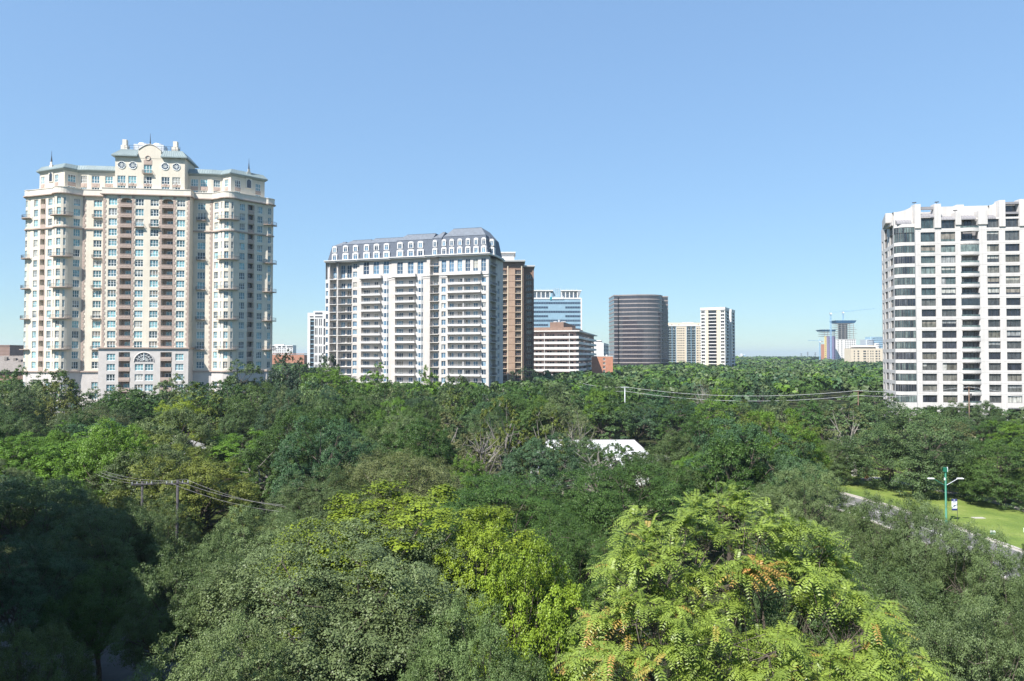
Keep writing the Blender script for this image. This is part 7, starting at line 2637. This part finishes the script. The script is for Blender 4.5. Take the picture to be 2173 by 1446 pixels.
def sculpture():
    b = ground_at(1838, 1021)
    root = empty('sculpture', (b.x, b.y, 0.12)); tag(root, 'small orange jagged sculpture on a grey base at the end of the lawn', 'sculpture')
    g = MB(); g.slab([(-0.85, -0.5), (0.85, -0.5), (0.7, 0.5), (-0.7, 0.5)], 0, 0.3); g.build('base', M['fabric_grey'], root)
    rnd = random.Random(9)
    g = MB()
    for k in range(9):
        z = 0.32 + k * 0.15; x = rnd.uniform(-0.25, 0.25); s_ = rnd.uniform(0.2, 0.42)
        rot = rnd.uniform(0, 1.5)
        pts = [(x + s_ * math.cos(rot + q * math.pi / 2), 0.2 * math.sin(rot + q * math.pi / 2)) for q in range(4)]
        g.slab(pts, z - 0.04, z + 0.15)
    g.tube([(0, 0, 0.3), (0.05, 0, 1.8)], 0.12, 6)
    g.build('figure', M['orange'], root)
    b = ground_at(1813, 1012)
    root = empty('gate_post', (b.x, b.y, 0.12)); tag(root, 'pale stone gate post with dark railing left of the orange sculpture', 'gate post')
    g = MB(); g.box(-0.35, 0.35, -0.35, 0.35, 0, 2.2); g.build('pillar', M['limestone'], root)
    g = MB(); g.box(-0.45, 0.45, -0.45, 0.45, 2.203, 2.4); g.build('cap', M['limestone'], root)
    g = MB()
    for k in range(12): g.tube([(0.5 + k * 0.2, 0, 0), (0.5 + k * 0.2, 0, 1.7)], 0.02, 4)
    for z in (0.2, 1.6): g.tube([(0.35, 0, z), (2.8, 0, z)], 0.025, 4)
    g.build('railing', M['dark_metal'], root)


sculpture()


def car(label, px, py, col, rz):
    b = ground_at(px, py)
    root = empty('parked_car', (b.x, b.y, 0.0), rz); tag(root, label, 'car')
    g = MB()
    prof = [(-2.2, 0.35), (2.2, 0.35), (2.25, 0.75), (1.3, 0.95), (-2.1, 0.98), (-2.25, 0.7)]
    n = len(prof)
    g.add([(x, -0.88, z) for x, z in prof] + [(x, 0.88, z) for x, z in prof], [tuple(range(n))[::-1], tuple(range(n, 2 * n))] + [(i, (i + 1) % n, n + (i + 1) % n, n + i) for i in range(n)])
    g.build('body', M[col], root)
    lo = [(-1.9, -0.82), (1.15, -0.82), (1.15, 0.82), (-1.9, 0.82)]; hi = [(-1.45, -0.66), (0.35, -0.66), (0.35, 0.66), (-1.45, 0.66)]
    g = MB(); g.loft(lo, 0.97, hi, 1.42); g.build('glasshouse', M['pane_dark'], root)
    g = MB(); g.slab(hi, 1.42, 1.47); g.build('roof', M[col], root)
    for x in (-1.4, 1.4):
        for y in (-0.86, 0.86):
            g = MB(); g.tube([(x, y - 0.1, 0.33), (x, y + 0.1, 0.33)], 0.33, 14); g.build('wheel', M['tyre'], root)


car('red parked car half hidden behind the lawn trees near the right edge', 2140, 941, 'red', 0.3)


def pole(label, px, top, D, mat, arms=1, aw=1.1, rz=0.0, extra=False):
    p = at(px, top, D)
    root = empty('utility_pole', (p.x, D, 0), rz); tag(root, label, 'utility pole', 'utility poles')
    g = MB(); g.tube([(0, 0, -0.3), (0, 0, p.z)], [0.17, 0.10], 8); g.build('shaft', M[mat], root, True)
    for k in range(arms):
        z = p.z - 0.25 - 0.75 * k
        g = MB(); g.box(-aw, aw, -0.16, -0.06, z - 0.06, z + 0.06); arm = g.build('crossarm', M[mat], root)
        for x in (-aw * 0.9, -aw * 0.45, aw * 0.45, aw * 0.9):
            g = MB(); g.tube([(x, -0.11, z + 0.06), (x, -0.11, z + 0.24)], 0.045, 6); g.build('insulator', M['galv'], arm)
    if extra:
        g = MB(); g.tube([(0.35, -0.1, p.z - 2.4), (0.35, -0.1, p.z - 1.5)], 0.2, 10); g.build('transformer', M['pole_grey'], root)
    return Vector((p.x, D, p.z))


def wire(label, a, b, sag, n=14, r=0.016, group='power wires', mat='wire'):
    pts = []
    a, b = Vector(a), Vector(b)
    for k in range(n + 1):
        t = k / n
        q = a.lerp(b, t); q.z -= sag * 4 * t * (1 - t)
        pts.append(q)
    g = MB(); g.tube(pts, r, 5)
    tag(g.build('power_wire', M[mat]), label, 'wire', group)


q1 = pole('nearer timber power pole with one crossarm standing among the left trees', 377, 1020, 60, 'pole_grey', 1, 0.95, 0.25)
q2 = pole('timber power pole left of and beside the nearer one', 302, 1022, 63, 'pole_grey', 1, 0.9, 0.25)
e1 = at(600, 1072, 54); e0 = at(215, 1004, 70)
for k, dx in enumerate((-0.8, 0.0, 0.8)):
    wire('%s wire sagging right from the nearer left pole' % ('front', 'middle', 'rear')[k], q1 + Vector((dx * 0.4, dx, -0.02)), e1 + Vector((0, dx, -0.4 * abs(dx))), 0.35, r=0.01, mat='fabric_grey')
    wire('%s wire between the two left poles' % ('front', 'middle', 'rear')[k], q2 + Vector((dx * 0.4, dx, -0.02)), q1 + Vector((dx * 0.4, dx, -0.02)), 0.1, r=0.01, mat='fabric_grey')
    wire('%s wire running left behind the left poles' % ('front', 'middle', 'rear')[k], q2 + Vector((dx * 0.4, dx, -0.02)), e0 + Vector((0, dx, 0)), 0.15, r=0.01, mat='fabric_grey')
g1 = pole('slim grey power pole rising from the wood right of the bright green tree', 1326, 821, 200, 'galv', 1, 1.2)
g2 = pole('brown power pole in the wood left of the white tower', 1821, 829, 172, 'wood_pole', 1, 1.2)
g3 = pole('tall timber power pole in front of the white tower', 2056, 821, 150, 'wood_pole', 1, 1.2, 0, True)
gE = at(2330, 845, 140); gW = at(1230, 812, 225)
for k, dz in enumerate((0.0, -1.25)):
    nm = ('upper', 'lower')[k]
    wire('%s long wire sagging between the grey pole and the brown pole' % nm, g1 + Vector((0, 0, dz)), g2 + Vector((0, 0, dz)), 2.0 + 0.1 * k, 26, 0.035)
    wire('%s wire from the brown pole to the tall timber pole' % nm, g2 + Vector((0, 0, dz)), g3 + Vector((0, 0, dz * 0.6)), 0.7, 16, 0.035)
    wire('%s wire from the tall timber pole out of the right edge' % nm, g3 + Vector((0, 0, dz * 0.6)), gE + Vector((0, 0, dz * 0.6)), 0.5, 16, 0.03)
    wire('%s wire from the grey pole away to the left' % nm, g1 + Vector((0, 0, dz)), gW + Vector((0, 0, dz)), 0.7, 12, 0.035)
wire('low cable across the tall timber pole before the white tower', at(1990, 862, 155), at(2330, 868, 140), 0.3, 14, 0.03)
wire('low cable running right from the foot of the tall timber pole', at(2056, 892, 150), at(2330, 908, 140), 0.3, 14, 0.03)

# ------------------------------------------------------------------ haze
mb = MB()
mb.box(-12000, 12000, -12000, 12000, -1.0, 105.0)
hm, hnt, hout = new_mat('haze')
pv = hnt.nodes.new('ShaderNodeVolumePrincipled')
pv.inputs['Color'].default_value = (0.74, 0.87, 1.0, 1)
pv.inputs['Density'].default_value = 0.00012
pv.inputs['Anisotropy'].default_value = 0.2
hnt.links.new(pv.outputs[0], hout.inputs['Volume'])
hz = mb.build('haze', hm)
tag(hz, 'pale blue summer haze over the whole wood', 'haze', kind='stuff')
